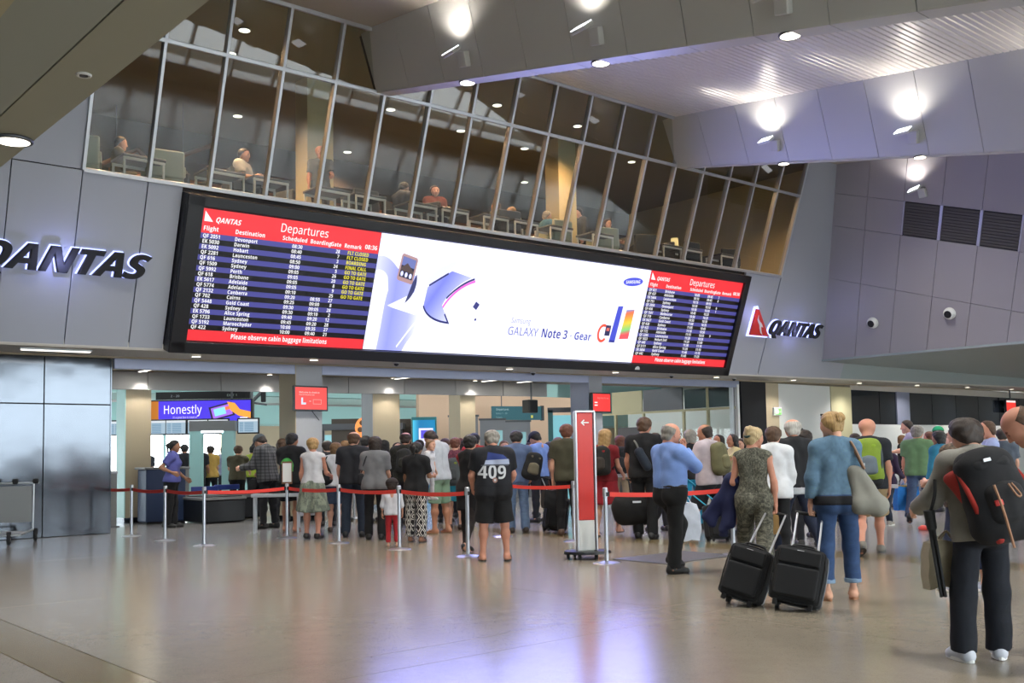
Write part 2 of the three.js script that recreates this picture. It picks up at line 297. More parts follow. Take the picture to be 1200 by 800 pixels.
// ---- check-in hall behind: end wall with tall bright windows, upper bulkhead, shop wall at the right
{
  const b = struct('wall_back', F(0, 0, -24.2), QF);
  mesh(b, 'upper_wall', uvBox(box(58, 3.0, 0.3, 14, 4.3, 0)), M.teal);
  mesh(b, 'lower_wall', box(58, 0.5, 0.3, 14, 0.25, 0), M.teal);
  mesh(b, 'shop_wall', box(30, 2.6, 0.3, 28, 1.6, 0), M.beige);
  const w = struct('window_2', F(0, 0, -24.2), QF);
  for (let i = 0; i < 19; i++) { mesh(w, 'mullion', box(0.09, 2.4, 0.16, -15 + i * 1.5, 1.65, 0), M.teal); if (i < 18) mesh(w, 'pane', T(new THREE.PlaneGeometry(1.41, 2.36), -14.25 + i * 1.5, 1.66, 0.02), M.glassClear); }
  const e = struct('wall_end', OF, QF); mesh(e, 'lining', box(0.3, 5.6, 20.5, -14.2, 2.8, -14), M.teal); mesh(e, 'lining', box(0.3, 5.6, 20.5, 42.2, 2.8, -14), M.offWhite);
  // teal bulkhead and cross beam in the check-in hall
  const t = struct('trim_5', F(9, 0, -11.5), QF); mesh(t, 'bulkhead', box(24, 0.9, 0.5, 0, 3.75, 0), M.teal); mesh(t, 'bulkhead', box(0.5, 0.8, 9, -7, 3.8, -4.6), M.teal); mesh(t, 'cove', box(24, 0.2, 1.2, 0, 3.25, -1.6), M.offWhite);
}
// ---- glazed office at the right and the door wall beyond it
{
  const g = struct('window_3', OF, QF);      // front frame and the partition running back at s = 19.6
  mesh(g, 'jamb', box(0.1, 3.4, 0.12, 19.62, 1.7, -1.68), M.white); mesh(g, 'jamb', box(0.08, 3.4, 0.12, 19.48, 1.7, -1.78), M.alu);
  mesh(g, 'transom', box(0.1, 0.07, 5.8, 19.6, 2.68, -4.6), M.cream);
  for (const d of [-2.8, -3.8, -5.55, -6.85]) mesh(g, 'post', box(0.09, d === -2.8 ? 3.4 : 2.7, 0.08, 19.6, d === -2.8 ? 1.7 : 1.35, d), M.cream);
  for (const [a, b, m] of [[-3.75, -2.85, M.darkGlass], [-2.75, -1.8, M.darkGlass]]) mesh(g, 'upper_pane', box(0.03, 0.62, b - a, 19.6, 3.04, (a + b) / 2), m);
  mesh(g, 'upper_panel', box(0.05, 0.72, 1.7, 19.6, 3.08, -4.68), M.aluDark); mesh(g, 'upper_panel', box(0.05, 0.72, 1.4, 19.6, 3.08, -6.3), M.cream);
  for (const [a, b] of [[-2.75, -1.8], [-3.75, -2.85], [-5.5, -3.85]]) { const p = T(new THREE.PlaneGeometry(b - a, 2.6).rotateY(-Math.PI / 2), 19.6, 1.33, (a + b) / 2); mesh(g, 'pane', p, M.glassClear); }
  const d = struct('door_1', F(19.6, 0, -6.2), QF); mesh(d, 'leaf', box(0.05, 2.2, 1.1, 0, 1.1, 0), M.aluDark); mesh(d, 'push_plate', box(0.07, 0.3, 0.1, -0.01, 1.1, 0.4), M.chrome); mesh(d, 'over_panel', box(0.05, 0.4, 1.1, 0, 2.43, 0), M.glassClear);
  const r = struct('wall_office', OF, QF); mesh(r, 'back_wall', box(8, 3.4, 0.15, 17, 1.7, -9.5), M.peach); mesh(r, 'back_wall', box(0.15, 3.4, 8, 23.5, 1.7, -5.8), M.offWhite);
  // wall to the right: dark portal, pale panels, door, long dark glass over a white wall
  const w = struct('wall_far', F(0, 0, -1.78), QF);
  mesh(w, 'portal', box(1.3, 3.5, 0.3, 20.4, 1.75, 0.02), M.black);
  mesh(w, 'pier', box(0.75, 3.5, 0.3, 21.4, 1.75, 0), M.beige);
  mesh(w, 'panel', box(3.2, 3.5, 0.2, 23.35, 1.75, 0), M.offWhite); mesh(w, 'panel', box(1.3, 3.5, 0.2, 25.55, 1.75, 0.03), M.cream);
  mesh(w, 'white_wall', box(16, 2.2, 0.2, 34.2, 1.1, 0), M.white); mesh(w, 'head_panel', box(16, 0.25, 0.2, 34.2, 3.55, 0), M.soffit);
  const v = struct('window_4', F(0, 0, -1.72), QF);
  for (let i = 0; i < 8; i++) { mesh(v, 'dark_pane', box(1.94, 1.2, 0.04, 27.2 + i * 1.98, 2.82, 0), M.darkGlass); }
  mesh(v, 'corner_pane', box(0.95, 1.22, 0.05, 29.85, 2.82, 0.04), M.rail);
  mesh(v, 'backing', box(16, 1.3, 0.05, 34.2, 2.82, -0.08), M.black);
  const bb = struct('baseboard_right', F(0, 0, -1.66), QF); mesh(bb, 'strip', box(21, 0.12, 0.04, 31.6, 0.06, 0), M.alu);
}
// ---- the rest of the hall: end walls with high windows behind the camera
{
  const b = struct('wall_end', F(0, 0, 27), QF);
  mesh(b, 'lower_wall', box(58, 0.8, 0.3, 14, 0.4, 0), M.clad); mesh(b, 'upper_wall', box(58, 4.5, 0.3, 14, 8.0, 0), M.clad);
  const w = struct('window_5', F(0, 0, 27), QF);
  for (let i = 0; i < 29; i++) { mesh(w, 'mullion', box(0.12, 5, 0.2, -15 + i * 2, 3.3, 0), M.alu); if (i < 28) mesh(w, 'pane', T(new THREE.PlaneGeometry(1.88, 4.9), -14 + i * 2, 3.28, 0), M.glassClear); }
  const l = struct('wall_side', OF, QF); mesh(l, 'lining', box(0.3, 10.5, 30, -14.2, 5.25, 12.5), M.clad); mesh(l, 'lining', box(0.3, 5, 30, 42.2, 2.5, 12.5), M.offWhite);
}
// ================================================================ SIGNS, SCREENS, LIGHT FITTINGS
const font = await new FontLoader().loadAsync('fonts/droid/droid_sans_bold.typeface.json');
const txt = (c, s, x, y, size, color, align = 'left', weight = 'bold', maxw) => { c.font = `${weight} ${size}px sans-serif`; c.fillStyle = color; c.textAlign = align; c.fillText(s, x, y, maxw); };
// ---- the long departures display on the leaning wall
const RED = '#f2333c';
function tailMark(c, x, y, h, col = '#fff') { c.fillStyle = col; c.beginPath(); c.moveTo(x, y - h); c.lineTo(x + h * 0.95, y); c.lineTo(x, y); c.fill(); }
function boardTexture(rows, clock, footer, remarkCol) {
  return canvas(1024, 620, (c, w, h) => {
    c.fillStyle = '#050507'; c.fillRect(0, 0, w, h);
    c.fillStyle = RED; c.fillRect(0, 0, w, 112); c.fillRect(0, h - 52, w, 52);
    tailMark(c, 14, 58, 48); c.save(); c.transform(1, 0, -0.25, 1, 0, 0); txt(c, 'QANTAS', 84, 58, 34, '#fff', 'left', 'bold', 190); c.restore();
    txt(c, 'Departures', 420, 62, 56, '#fff', 'left', 'normal'); txt(c, clock, 1014, 94, 32, '#fff', 'right');
    [['Flight', 14], ['Destination', 180], ['Scheduled', 440], ['Boarding', 600], ['Gate', 722], ['Remark', 806]].forEach(([s, x]) => txt(c, s, x, 100, 29, '#fff'));
    const rh = (h - 164) / rows.length;
    rows.forEach((r, i) => {
      const y = 112 + i * rh; c.fillStyle = i % 2 ? '#08080c' : '#4a4a96'; c.fillRect(0, y, w, rh);
      const b = y + rh - 5, s = rh * 0.96;
      [[r[0], 16], [r[1], 182], [r[2], 500], [r[3], 650], [r[4], 786]].forEach(([t, x], k) => txt(c, t, x, b, s, '#fff', k === 4 ? 'right' : 'left'));
      txt(c, r[5], 832, b, s, remarkCol, 'left', 'bold', 180);
    });
    txt(c, footer, w / 2, h - 16, 34, '#fff', 'center', 'bold', 560);
  });
}
const G = 'GO TO GATE';
const rowsA = [['QF 2051', 'Devonport', '08:30', '', '28', 'FLT CLOSED'], ['EK 5030', 'Darwin', '08:40', '', '7', 'FLT CLOSED'], ['EK 5092', 'Hobart', '08:45', '', '3', 'BOARDING'], ['QF 2281', 'Launceston', '08:50', '', '24', 'FINAL CALL'], ['QF 616', 'Sydney', '09:00', '', '5', G], ['QF 1509', 'Sydney', '09:05', '', '26', G], ['QF 5992', 'Perth', '09:05', '', '20', G], ['QF 618', 'Brisbane', '09:05', '', '8', G], ['EK 5617', 'Adelaide', '09:05', '', '9', G], ['QF 5774', 'Adelaide', '09:10', '', '25', G], ['QF 2132', 'Canberra', '09:20', '08:55', '27', ''], ['QF 702', 'Cairns', '09:25', '09:00', '8', ''], ['QF 5448', 'Gold Coast', '09:30', '09:05', '28', ''], ['QF 428', 'Sydney', '09:30', '09:10', '2', ''], ['EK 5796', 'Alice Spring', '09:40', '09:20', '12', ''], ['QF 1733', 'Launceston', '09:45', '09:20', '28', ''], ['QF 5192', 'Maroochydor', '10:00', '09:35', '27', ''], ['QF 422', 'Sydney', '10:00', '09:40', '21', '']];
const rowsB = [['QF 821', 'Brisbane', '10:05', '09:45', '7', ''], ['QF 437', 'Adelaide', '10:10', '09:45', '8', ''], ['EK 5684', 'Launceston', '10:15', '09:55', '', ''], ['QF 751', 'Sydney', '10:30', '10:10', '6', ''], ['QF 2055', 'Devonport', '10:30', '10:05', '1', ''], ['QF 436', 'Sydney', '10:45', '10:25', '', ''], ['QF 1541', 'Melbourne', '10:50', '10:25', '', ''], ['QF 778', 'Canberra', '10:55', '10:30', '', ''], ['EK 5627', 'Gold Coast', '11:00', '10:35', '', ''], ['QF 438', 'Sydney', '11:05', '10:45', '', ''], ['QF 622', 'Brisbane', '11:10', '10:50', '', ''], ['QF 772', 'Adelaide', '11:15', '10:55', '9', ''], ['QF 2285', 'Launceston', '11:20', '10:55', '', ''], ['QF 1023', 'Hobart Intl', '11:25', '11:00', '', ''], ['QF 440', 'Sydney', '11:30', '11:10', '', ''], ['QF 5171', 'Alice Spring', '11:35', '11:10', '', ''], ['EK 5804', 'Gold Coast', '11:40', '11:15', '', ''], ['QF 442', 'Sydney', '11:45', '11:25', '', '']];
const texA = boardTexture(rowsA, '08:36', 'Please observe cabin baggage limitations', '#f4e92c'), texB = boardTexture(rowsB, '08:36', 'Please observe cabin baggage limitations', '#f4e92c');
const texAd = canvas(2048, 600, (c, w, h) => {
  c.fillStyle = '#ffffff'; c.fillRect(0, 0, w, h);
  const lav = '#9aa0e6', pale = '#d9dbfa';
  c.setTransform(0.66, 0, 0, 0.98, -20, -8);
  let g = c.createLinearGradient(60, 0, 520, 0); g.addColorStop(0, pale); g.addColorStop(0.4, lav); g.addColorStop(0.75, '#b9bdf2'); g.addColorStop(1, '#ffffff');
  c.fillStyle = g; c.beginPath(); c.moveTo(150, 640); c.bezierCurveTo(170, 480, 150, 380, 175, 300); c.lineTo(150, 230); c.bezierCurveTo(110, 190, 40, 190, 30, 210); c.lineTo(30, 130); c.bezierCurveTo(90, 110, 170, 140, 230, 180); c.lineTo(420, 210); c.bezierCurveTo(440, 300, 400, 360, 460, 400); c.lineTo(560, 440); c.bezierCurveTo(500, 520, 420, 560, 390, 640); c.fill();
  c.fillStyle = '#ffffff'; c.beginPath(); c.moveTo(190, 380); c.lineTo(420, 300); c.lineTo(520, 300); c.lineTo(470, 420); c.lineTo(240, 390); c.fill();
  c.strokeStyle = '#ffffff'; c.lineWidth = 12; c.beginPath(); c.moveTo(340, 600); c.bezierCurveTo(420, 520, 470, 460, 560, 410); c.stroke();
  c.save(); c.translate(322, 178); c.rotate(0.13); c.fillStyle = '#b58f84'; c.beginPath(); c.roundRect(-80, -72, 160, 144, 18); c.fill(); c.fillStyle = '#23243a'; c.fillRect(-64, -58, 128, 108); c.fillStyle = '#6f78a8'; c.fillRect(-64, -58, 128, 46); c.fillStyle = '#57463f'; c.beginPath(); c.moveTo(-64, 4); c.lineTo(-10, -30); c.lineTo(64, 6); c.lineTo(64, 16); c.lineTo(-64, 16); c.fill();
  c.fillStyle = '#e8e8ff'; for (const x of [-42, 0, 42]) { c.beginPath(); c.arc(x, 32, 14, 0, 7); c.fill(); } c.restore();
  c.fillStyle = '#3b3f66'; c.beginPath(); c.moveTo(420, 200); c.bezierCurveTo(450, 260, 420, 320, 350, 360); c.lineTo(390, 250); c.fill();
  c.setTransform(0.68, 0, 0, 1, -61, 0);
  g = c.createLinearGradient(560, 100, 900, 400); g.addColorStop(0, pale); g.addColorStop(0.45, '#7f87d8'); g.addColorStop(1, '#eef0ff'); c.fillStyle = g;
  c.beginPath(); c.moveTo(590, 250); c.lineTo(800, 150); c.lineTo(1010, 175); c.bezierCurveTo(900, 210, 800, 260, 760, 340); c.lineTo(850, 430); c.bezierCurveTo(760, 440, 640, 420, 580, 360); c.fill();
  c.strokeStyle = '#2b2f66'; c.lineWidth = 11; c.beginPath(); c.moveTo(580, 350); c.bezierCurveTo(620, 410, 740, 430, 850, 432); c.lineTo(800, 385); c.moveTo(600, 240); c.lineTo(770, 165); c.moveTo(790, 300); c.bezierCurveTo(850, 250, 950, 200, 1040, 180); c.stroke();
  c.strokeStyle = '#f06ac6'; c.lineWidth = 14; c.beginPath(); c.moveTo(770, 350); c.bezierCurveTo(830, 270, 940, 215, 1050, 192); c.stroke();
  c.fillStyle = '#e9ebff'; c.beginPath(); c.moveTo(560, 215); c.bezierCurveTo(640, 150, 760, 95, 840, 95); c.lineTo(800, 140); c.lineTo(600, 235); c.fill();
  c.setTransform(1, 0, 0, 1, 0, 0);
  c.fillStyle = '#3a3c74'; c.save(); c.translate(690, 325); c.rotate(0.5); c.fillRect(-16, -18, 32, 36); c.restore(); c.beginPath(); c.arc(702, 402, 7, 0, 7); c.fill();
  txt(c, 'Samsung', 966, 404, 44, '#9a9ac4', 'left', 'normal', 150); txt(c, 'GALAXY', 953, 474, 68, '#6c70ae', 'left', 'normal', 240); txt(c, 'Note 3', 1214, 476, 74, '#474c94', 'left', 'bold', 218); txt(c, '+', 1448, 470, 44, '#9a9cc8', 'left', 'normal', 30); txt(c, 'Gear', 1488, 476, 66, '#545aa2', 'left', 'bold', 146);
  c.save(); c.translate(1905, 86); c.rotate(-0.10); c.fillStyle = '#5058cc'; c.beginPath(); c.ellipse(0, 0, 88, 27, 0, 0, 7); c.fill(); txt(c, 'SAMSUNG', 0, 10, 27, '#ffffff', 'center', 'bold', 140); c.restore();
  c.strokeStyle = '#ff5a3c'; c.lineWidth = 17; c.beginPath(); c.ellipse(1728, 424, 38, 50, 0, 0.7, 5.2); c.stroke(); c.fillStyle = '#2d2f52'; c.fillRect(1746, 372, 46, 66); c.fillStyle = '#e06a5a'; c.fillRect(1756, 388, 26, 20);
  c.fillStyle = '#4752c0'; c.beginPath(); c.moveTo(1818, 248); c.lineTo(1862, 244); c.lineTo(1850, 474); c.lineTo(1798, 474); c.fill(); c.fillStyle = '#2c3488'; c.fillRect(1798, 464, 52, 14);
  g = c.createLinearGradient(1900, 260, 1940, 450); g.addColorStop(0, '#5aa0ff'); g.addColorStop(0.15, '#ff7a4a'); g.addColorStop(0.45, '#ffd23a'); g.addColorStop(0.7, '#8ad878'); g.addColorStop(0.85, '#ff5a5a'); c.fillStyle = g;
  c.beginPath(); c.moveTo(1900, 266); c.lineTo(1972, 258); c.lineTo(1968, 448); c.lineTo(1884, 454); c.fill();
});
const scr = (t, k, tint = 0xffffff) => std(0x080808, 0.35, { emissive: tint, emissiveMap: t, emissiveIntensity: k });
const plane = (w, h, x = 0, y = 0, z = 0) => T(new THREE.PlaneGeometry(w, h), x, y, z);
{
  const g = root('departures_display', O, QW), cx = (0.63 + 16.72) / 2, w = 16.09, h = 2.82;
  tag(g, 'huge black-framed display on the leaning wall with two departures lists and a phone advert', 'display');
  mesh(g, 'housing', box(w, h, 0.26, cx, 1.415, 0.02), M.black);
  for (const [a, b, c, d] of [[w, 0.2, cx, 2.73], [w, 0.22, cx, 0.11]]) mesh(g, 'frame', rbox(a, b, 0.14, 0.02, c, d, 0.17), M.black);
  mesh(g, 'frame', rbox(0.3, h, 0.14, 0.02, 0.79, 1.415, 0.17), M.black); mesh(g, 'frame', rbox(0.22, h, 0.14, 0.02, 16.61, 1.415, 0.17), M.black);
  const P = [['departures_screen', 0.95, 4.67, texA, 1.05, 0xffffff], ['advert_screen', 4.68, 12.72, texAd, 1.35, 0xe8eaff], ['departures_screen', 12.73, 16.5, texB, 1.05, 0xffffff]];
  for (const [n, a, b, t, k, tint] of P) mesh(g, n, plane(b - a, 2.38, (a + b) / 2, 1.42, 0.16), scr(t, k, tint));
  const l = new THREE.RectAreaLight(0x8a93ff, I_SCREEN * 5.5, 8.0, 2.3); l.position.set(8.7, 1.42, 0.2); l.rotation.y = Math.PI; l.name = 'screen_light'; g.add(l);
  mesh(g, 'maker_mark', T(new THREE.CircleGeometry(0.09, 16, 0, Math.PI), 12.9, 0.07, 0.245), M.white);
}
// ---- raised letters with a lit halo on the wall
function italic(s, size, depth) { const t = new TextGeometry(s, { font, size, depth, curveSegments: 4, bevelEnabled: true, bevelThickness: 0.01, bevelSize: 0.008, bevelSegments: 1 }); t.applyMatrix4(new THREE.Matrix4().makeShear(0, 0, 0.32, 0, 0, 0)); return t; }
function letters(name, label, x0, t0, size, stretch, spacing) {
  const g = root(name, W(x0, t0), QW); tag(g, label, 'sign');
  let x = 0; const shear = new THREE.Matrix4().makeShear(0, 0, 0.32, 0, 0, 0);
  for (const ch of 'QANTAS') {
    const q = italic(ch, size, 0.06); q.scale(stretch, 1, 1); q.translate(x, 0, 0.07);
    const halo = new TextGeometry(ch, { font, size, depth: 0.02, curveSegments: 3, bevelEnabled: true, bevelThickness: 0.005, bevelSize: size * 0.042, bevelSegments: 1 }); halo.applyMatrix4(shear); halo.scale(stretch, 1, 1); halo.translate(x, 0, 0.012);
    mesh(mesh(g, 'letter', q, M.blackMatte), 'light_edge', halo, M.halo);
    x += font.data.glyphs[ch].ha / font.data.resolution * size * stretch * spacing;
  }
  const p = new THREE.PointLight(0xa9b0ff, 1.1, 0, 2); p.position.set(x * 0.5, size * 0.4, 0.35); p.castShadow = true; g.add(p);
  return [g, x];
}
letters('wall_sign', 'black slanted capital letters with a pale halo on the wall left of the display', -2.66, 1.25, 0.41, 1.25, 0.97);
{
  const [g] = letters('wall_sign', 'black slanted capital letters with lit halo beside a red tail emblem, right of the display', 18.2, 1.26, 0.42, 1.18, 0.97);
  const e = root('tail_emblem', W(17.42, 1.19), QW); tag(e, 'red triangular tail emblem with a white leaping animal, right of the display', 'emblem');
  const tri = (k, z, d) => poly([[-k, -k], [0.88 + k * 1.6, -k], [0.14 + k * 0.5, 0.75 + k * 1.6], [0.04 - k, 0.75 + k]], d).translate(0, 0, z);
  mesh(e, 'light_edge', tri(0.05, 0.03, 0.02), M.halo); mesh(e, 'plate', tri(0, 0.12, 0.06), M.red);
  const sh = new THREE.Shape(); [[0.2, 0.80], [0.24, 0.66], [0.34, 0.56], [0.47, 0.47], [0.58, 0.34], [0.46, 0.36], [0.52, 0.22], [0.62, 0.06], [0.68, 0.02], [0.5, 0.12], [0.4, 0.30], [0.36, 0.42], [0.26, 0.52], [0.2, 0.62]].forEach(([x, y], i) => (i ? sh.lineTo(x * 0.9 - 0.02, y * 0.74) : sh.moveTo(x * 0.9 - 0.02, y * 0.74)));
  mesh(e, 'animal_mark', T(new THREE.ExtrudeGeometry(sh, { depth: 0.012, bevelEnabled: false }), 0, 0, 0.121), M.offWhite);
  const p = new THREE.PointLight(0xa9b0ff, 0.5, 0, 2); p.position.set(-0.1, 0.6, 0.3); e.add(p);
}
// ---- lamps
function spot(parent, x, y, z, dir, I, angle, pen = 0.6, color = 0xfffaf2) {
  const l = new THREE.SpotLight(color, I, 0, angle, pen, 2); l.position.set(x, y, z); l.target.position.set(x + dir[0], y + dir[1], z + dir[2]); l.castShadow = true; l.shadow.radius = 4; parent.add(l, l.target); return l;
}
function downlight(pos, r, I, label, group, q, angle = 1.1, mat = M.lens) {
  const g = root('downlight', pos, q || QF); tag(g, label, 'ceiling light', group);
  mesh(g, 'ring', T(new THREE.TorusGeometry(r, r * 0.12, 8, 28).rotateX(Math.PI / 2), 0, -0.005, 0), M.aluDark);
  mesh(g, 'lens', T(new THREE.CylinderGeometry(r * 0.95, r * 0.95, 0.02, 28), 0, -0.008, 0), mat);
  if (I) spot(g, 0, -0.05, 0, [0, -1, 0], I, angle, 0.6, I === I_LOUNGE ? 0xffc48c : 0xfffaf2);
  return g;
}
const ord = ['nearest the wall', 'second from the wall', 'third from the wall', 'fourth from the wall', 'fifth from the wall'];
[4.33, 7.52, 10.78, 13.95].forEach((d, i) => downlight(beamC.under(d), 0.135, i === 3 ? 0 : I_DOWN, `round downlight under the middle beam, ${i === 3 ? 'unlit, near the top edge' : ord[i]}`, null, QF, 1.15, i === 3 ? M.aluDark : M.lens));
[4.75, 7.95, 11.1].forEach((d, i) => downlight(beamR.under(d), 0.125, I_DOWN, `round downlight under the right-hand beam, ${ord[i]}`, null, QF, 1.15));
downlight(F(-4.12, 4.17, 8.37), 0.15, 26 * LAMP, 'large round downlight glowing in the low soffit at the left edge', null, QF, 1.2);
{ const s = root('smoke_detector', F(-4.15, 4.18, 10.29), QF); tag(s, 'small round ring fitting in the low soffit, not lit', 'detector'); mesh(s, 'ring', T(new THREE.TorusGeometry(0.045, 0.012, 8, 20).rotateX(Math.PI / 2), 0, -0.004, 0), M.offWhite); mesh(s, 'core', cyl(0.03, 0.03, 0.02, 0, -0.005, 0), M.aluDark); }
// wall uplights: a bracket box with a tilted bright lens that washes the panel above it
function uplight(pos, q, label, out) {
  const g = root('uplight', pos, q); tag(g, label, 'wall light');
  mesh(g, 'bracket', rbox(0.2, 0.26, 0.12, 0.02, 0.12, 0, 0.06), M.cladBeam);
  const h = mesh(g, 'housing', rbox(0.34, 0.06, 0.2, 0.02, 0, 0, 0), M.cladBeam); h.position.set(-0.02, 0.14, 0.20); h.rotation.x = 0.35; h.rotation.z = 0.2;
  const l = mesh(h, 'lens', box(0.32, 0.012, 0.18, 0, 0.035, 0), M.lensCool);
  spot(g, 0.02, 0.24, 0.28, [0, 1, -0.12], I_UP, 1.15, 0.9, 0xfff6ea);
  return g;
}
const beamQ = (up) => quat(NH.clone().addScaledVector(UP, -0.198).normalize(), up, NH.clone().addScaledVector(UP, -0.198).normalize().cross(up));
{
  const x = NH.clone().addScaledVector(UP, -0.198).normalize(), up = UP.clone().addScaledVector(UH, -0.33); up.addScaledVector(x, -up.dot(x)).normalize(); const q = quat(x, up, x.clone().cross(up));
  [4.49, 7.59, 10.75].forEach((d, i) => uplight(beamC.face(d, 0.30), q, `small bracket uplight on the middle beam, ${ord[i]}`));
  [4.62, 7.85, 11.0].forEach((d, i) => uplight(beamR.face(d, 0.34), q, `small bracket uplight on the right-hand beam, ${ord[i]}`));
  uplight(RWp(4.15, 4.5, 0.0), QRW, 'small bracket uplight on the right wall above the louvre vents');
}
// round air jets on the right wall
for (const [d, t, l] of [[1.98, 1.05, 'round white air jet with dark opening on the right wall, nearer the corner'], [4.31, 1.06, 'round white air jet with dark opening on the right wall, below the louvre vents']]) {
  const g = root('air_jet', RWp(d, t), QRW); tag(g, l, 'vent');
  mesh(g, 'ring', new THREE.LatheGeometry([[0.105, 0.14], [0.135, 0.13], [0.165, 0.05], [0.17, 0]].map((p) => new THREE.Vector2(...p)), 24).rotateX(Math.PI / 2), M.white);
  mesh(g, 'opening', T(new THREE.CylinderGeometry(0.108, 0.08, 0.12, 24).rotateX(Math.PI / 2), 0, 0, 0.07), M.blackMatte);
}
for (const s of [25, 30, 35]) for (const d of [9, 14]) downlight(F(s, 4.05, d), 0.14, 60, 'round downlight under the low ceiling right of the hall', 'downlights under the right-hand low ceiling', QF, 1.25);
// lamps on the underside of the low soffit and inside the check-in area
[[1.6, -0.8], [4.0, -0.55], [9.5, -0.8], [13.0, -0.6], [17.5, -0.8], [21.4, -0.8], [25.5, -0.9], [29.5, -0.9], [33.5, -0.9], [37.5, -0.9]].forEach(([s, d], i) => downlight(O.clone().addScaledVector(U, s).addScaledVector(NH, d).addScaledVector(UP, -0.012), 0.09, I_SOFFIT, ['flush downlight in the low soffit above the polished steel wall end', 'flush downlight in the low soffit before the left column', 'flush downlight in the low soffit under the middle of the display', 'flush downlight in the low soffit before the middle column', 'flush downlight in the low soffit before the glazed office', 'flush downlight in the low soffit before the dark portal', 'flush downlight in the low soffit before the pale door wall', 'flush downlight in the low soffit before the dark glass, left one', 'flush downlight in the low soffit before the dark glass, middle one', 'flush downlight in the low soffit before the dark glass, right one'][i], null, QF, 1.2));
function stripLamp(name, pos, q, len, label, I, w = 0.06) {
  const g = root(name, pos, q); tag(g, label, 'strip light');
  mesh(g, 'channel', box(len + 0.04, 0.03, w + 0.03, 0, 0.005, 0), M.alu); mesh(g, 'diffuser', rbox(len, 0.02, w, 0.008, 0, -0.018, 0, 2), M.strip);
  const l = new THREE.RectAreaLight(0xfff6e8, I, len, w); l.position.set(0, -0.04, 0); l.rotation.x = -Math.PI / 2; g.add(l); return g;
}
stripLamp('strip_light', O.clone().addScaledVector(U, -1.0).addScaledVector(NH, -0.65).addScaledVector(UP, -0.02), QS, 1.15, 'bright straight strip light in the soffit above the polished steel wall', 8);
stripLamp('strip_light', O.clone().addScaledVector(U, -3.2).addScaledVector(NH, -0.65).addScaledVector(UP, -0.02), QS, 1.15, 'strip light in the soffit at the far left edge over steel', 8);
const sl = [[1.75, 'above the left beige column'], [8.4, 'above the middle beige column'], [11.3, 'before the hanging teal sign'], [12.6, 'beside the middle grey column'], [5.6, 'behind the small red screen']];
sl.forEach(([s, where], i) => stripLamp('strip_light', O.clone().addScaledVector(U, s).addScaledVector(NH, -3.5).addScaledVector(UP, -0.06), quat(NH, UP, UH.clone().negate()), 1.1, `thin strip light in the check-in ceiling ${where}`, 30));
[[1.91, 0], [8.42, 0], [11.14, 0], [4.9, 0]].forEach(([s], i) => { const g = downlight(O.clone().addScaledVector(U, s).addScaledVector(NH, -4.16).addScaledVector(UP, -0.04), 0.06, 0, `small downlight washing the header ${['above the left beige column', 'above the middle beige column', 'left of the hanging teal sign', 'near the left grey column'][i]}`, null, QF); spot(g, 0, -0.03, 0, [0, -1, -0.12], 8.0, 0.75, 0.5); });
const ORD = ['first', 'second', 'third', 'fourth', 'fifth', 'sixth', 'seventh', 'eighth', 'ninth', 'tenth', 'eleventh', 'twelfth', 'thirteenth', 'fourteenth', 'fifteenth', 'sixteenth', 'seventeenth', 'eighteenth', 'nineteenth'], seenPane = {};
function paneWord(s, d) { const k = Math.max(0, Math.min(17, Math.floor(s / MOD) + 1)), near = d > -0.9 ? 'close behind' : 'well behind', w = `${near} the ${ORD[k]} lounge pane from the left`; return w; }
// lounge ceiling lamps
{
  const spots = [[0.6, -1.0], [1.9, 0.6], [2.2, -0.6], [4.0, -4.0], [6.3, 0.4], [6.6, -1.5], [8.4, 0.2], [8.9, -1.8], [11.0, 0.2], [11.2, -2.0], [14.5, -1.2], [16.6, 0.4], [-0.2, -4.5], [7.6, -5.0], [13.5, -4.6]];
  spots.forEach(([s, d]) => downlight(O.clone().addScaledVector(U, s).addScaledVector(NH, d).addScaledVector(UP, LC - 0.005), 0.11, I_LOUNGE, `round lounge downlight ${paneWord(s, d)}`, null, QF, 1.15));
  // warm lamp washing the bronze back wall, standing on the lounge floor
  const g = root('wall_washer', O.clone().addScaledVector(U, 10.9).addScaledVector(NH, -6.3).addScaledVector(UP, LC - 0.85), QF); tag(g, 'warm lamp washing the bronze lounge wall with orange light', 'wall light');
  mesh(g, 'housing', box(2.4, 0.08, 0.1), M.bronze); mesh(g, 'lens', box(2.3, 0.02, 0.06, 0, -0.045, 0), glow(0xff9a3c, 2));
  const l = new THREE.RectAreaLight(0xff9a4a, 30, 2.3, 0.1); l.position.set(0, -0.07, 0); l.rotation.x = -Math.PI / 2 + 0.5; g.add(l);
}
// high-bay lamps on the hall roof between the beams
{
  let n = 0;
  for (const [s, a, b] of [[0.4, 5, 26], [17.2, 5, 26]]) for (let d = a; d <= b; d += 5.2) {
    const y = 9.30 + 0.011 * s - 0.11 * (d - 2.1) - 0.03, g = root('high_bay_lamp', F(s, y, d), QF); tag(g, 'round high-bay lamp hanging under the hall roof', 'ceiling light', 'high-bay lamps under the hall roof');
    mesh(g, 'reflector', new THREE.LatheGeometry([[0.05, 0], [0.1, -0.03], [0.26, -0.2], [0.27, -0.22]].map((p) => new THREE.Vector2(...p)), 24), M.alu); mesh(g, 'lens', cyl(0.24, 0.24, 0.02, 0, -0.2, 0, 24), M.lens);
    spot(g, 0, -0.26, 0, [0, -1, 0], I_ROOF * 6, 1.2, 0.8); n++;
  }
}
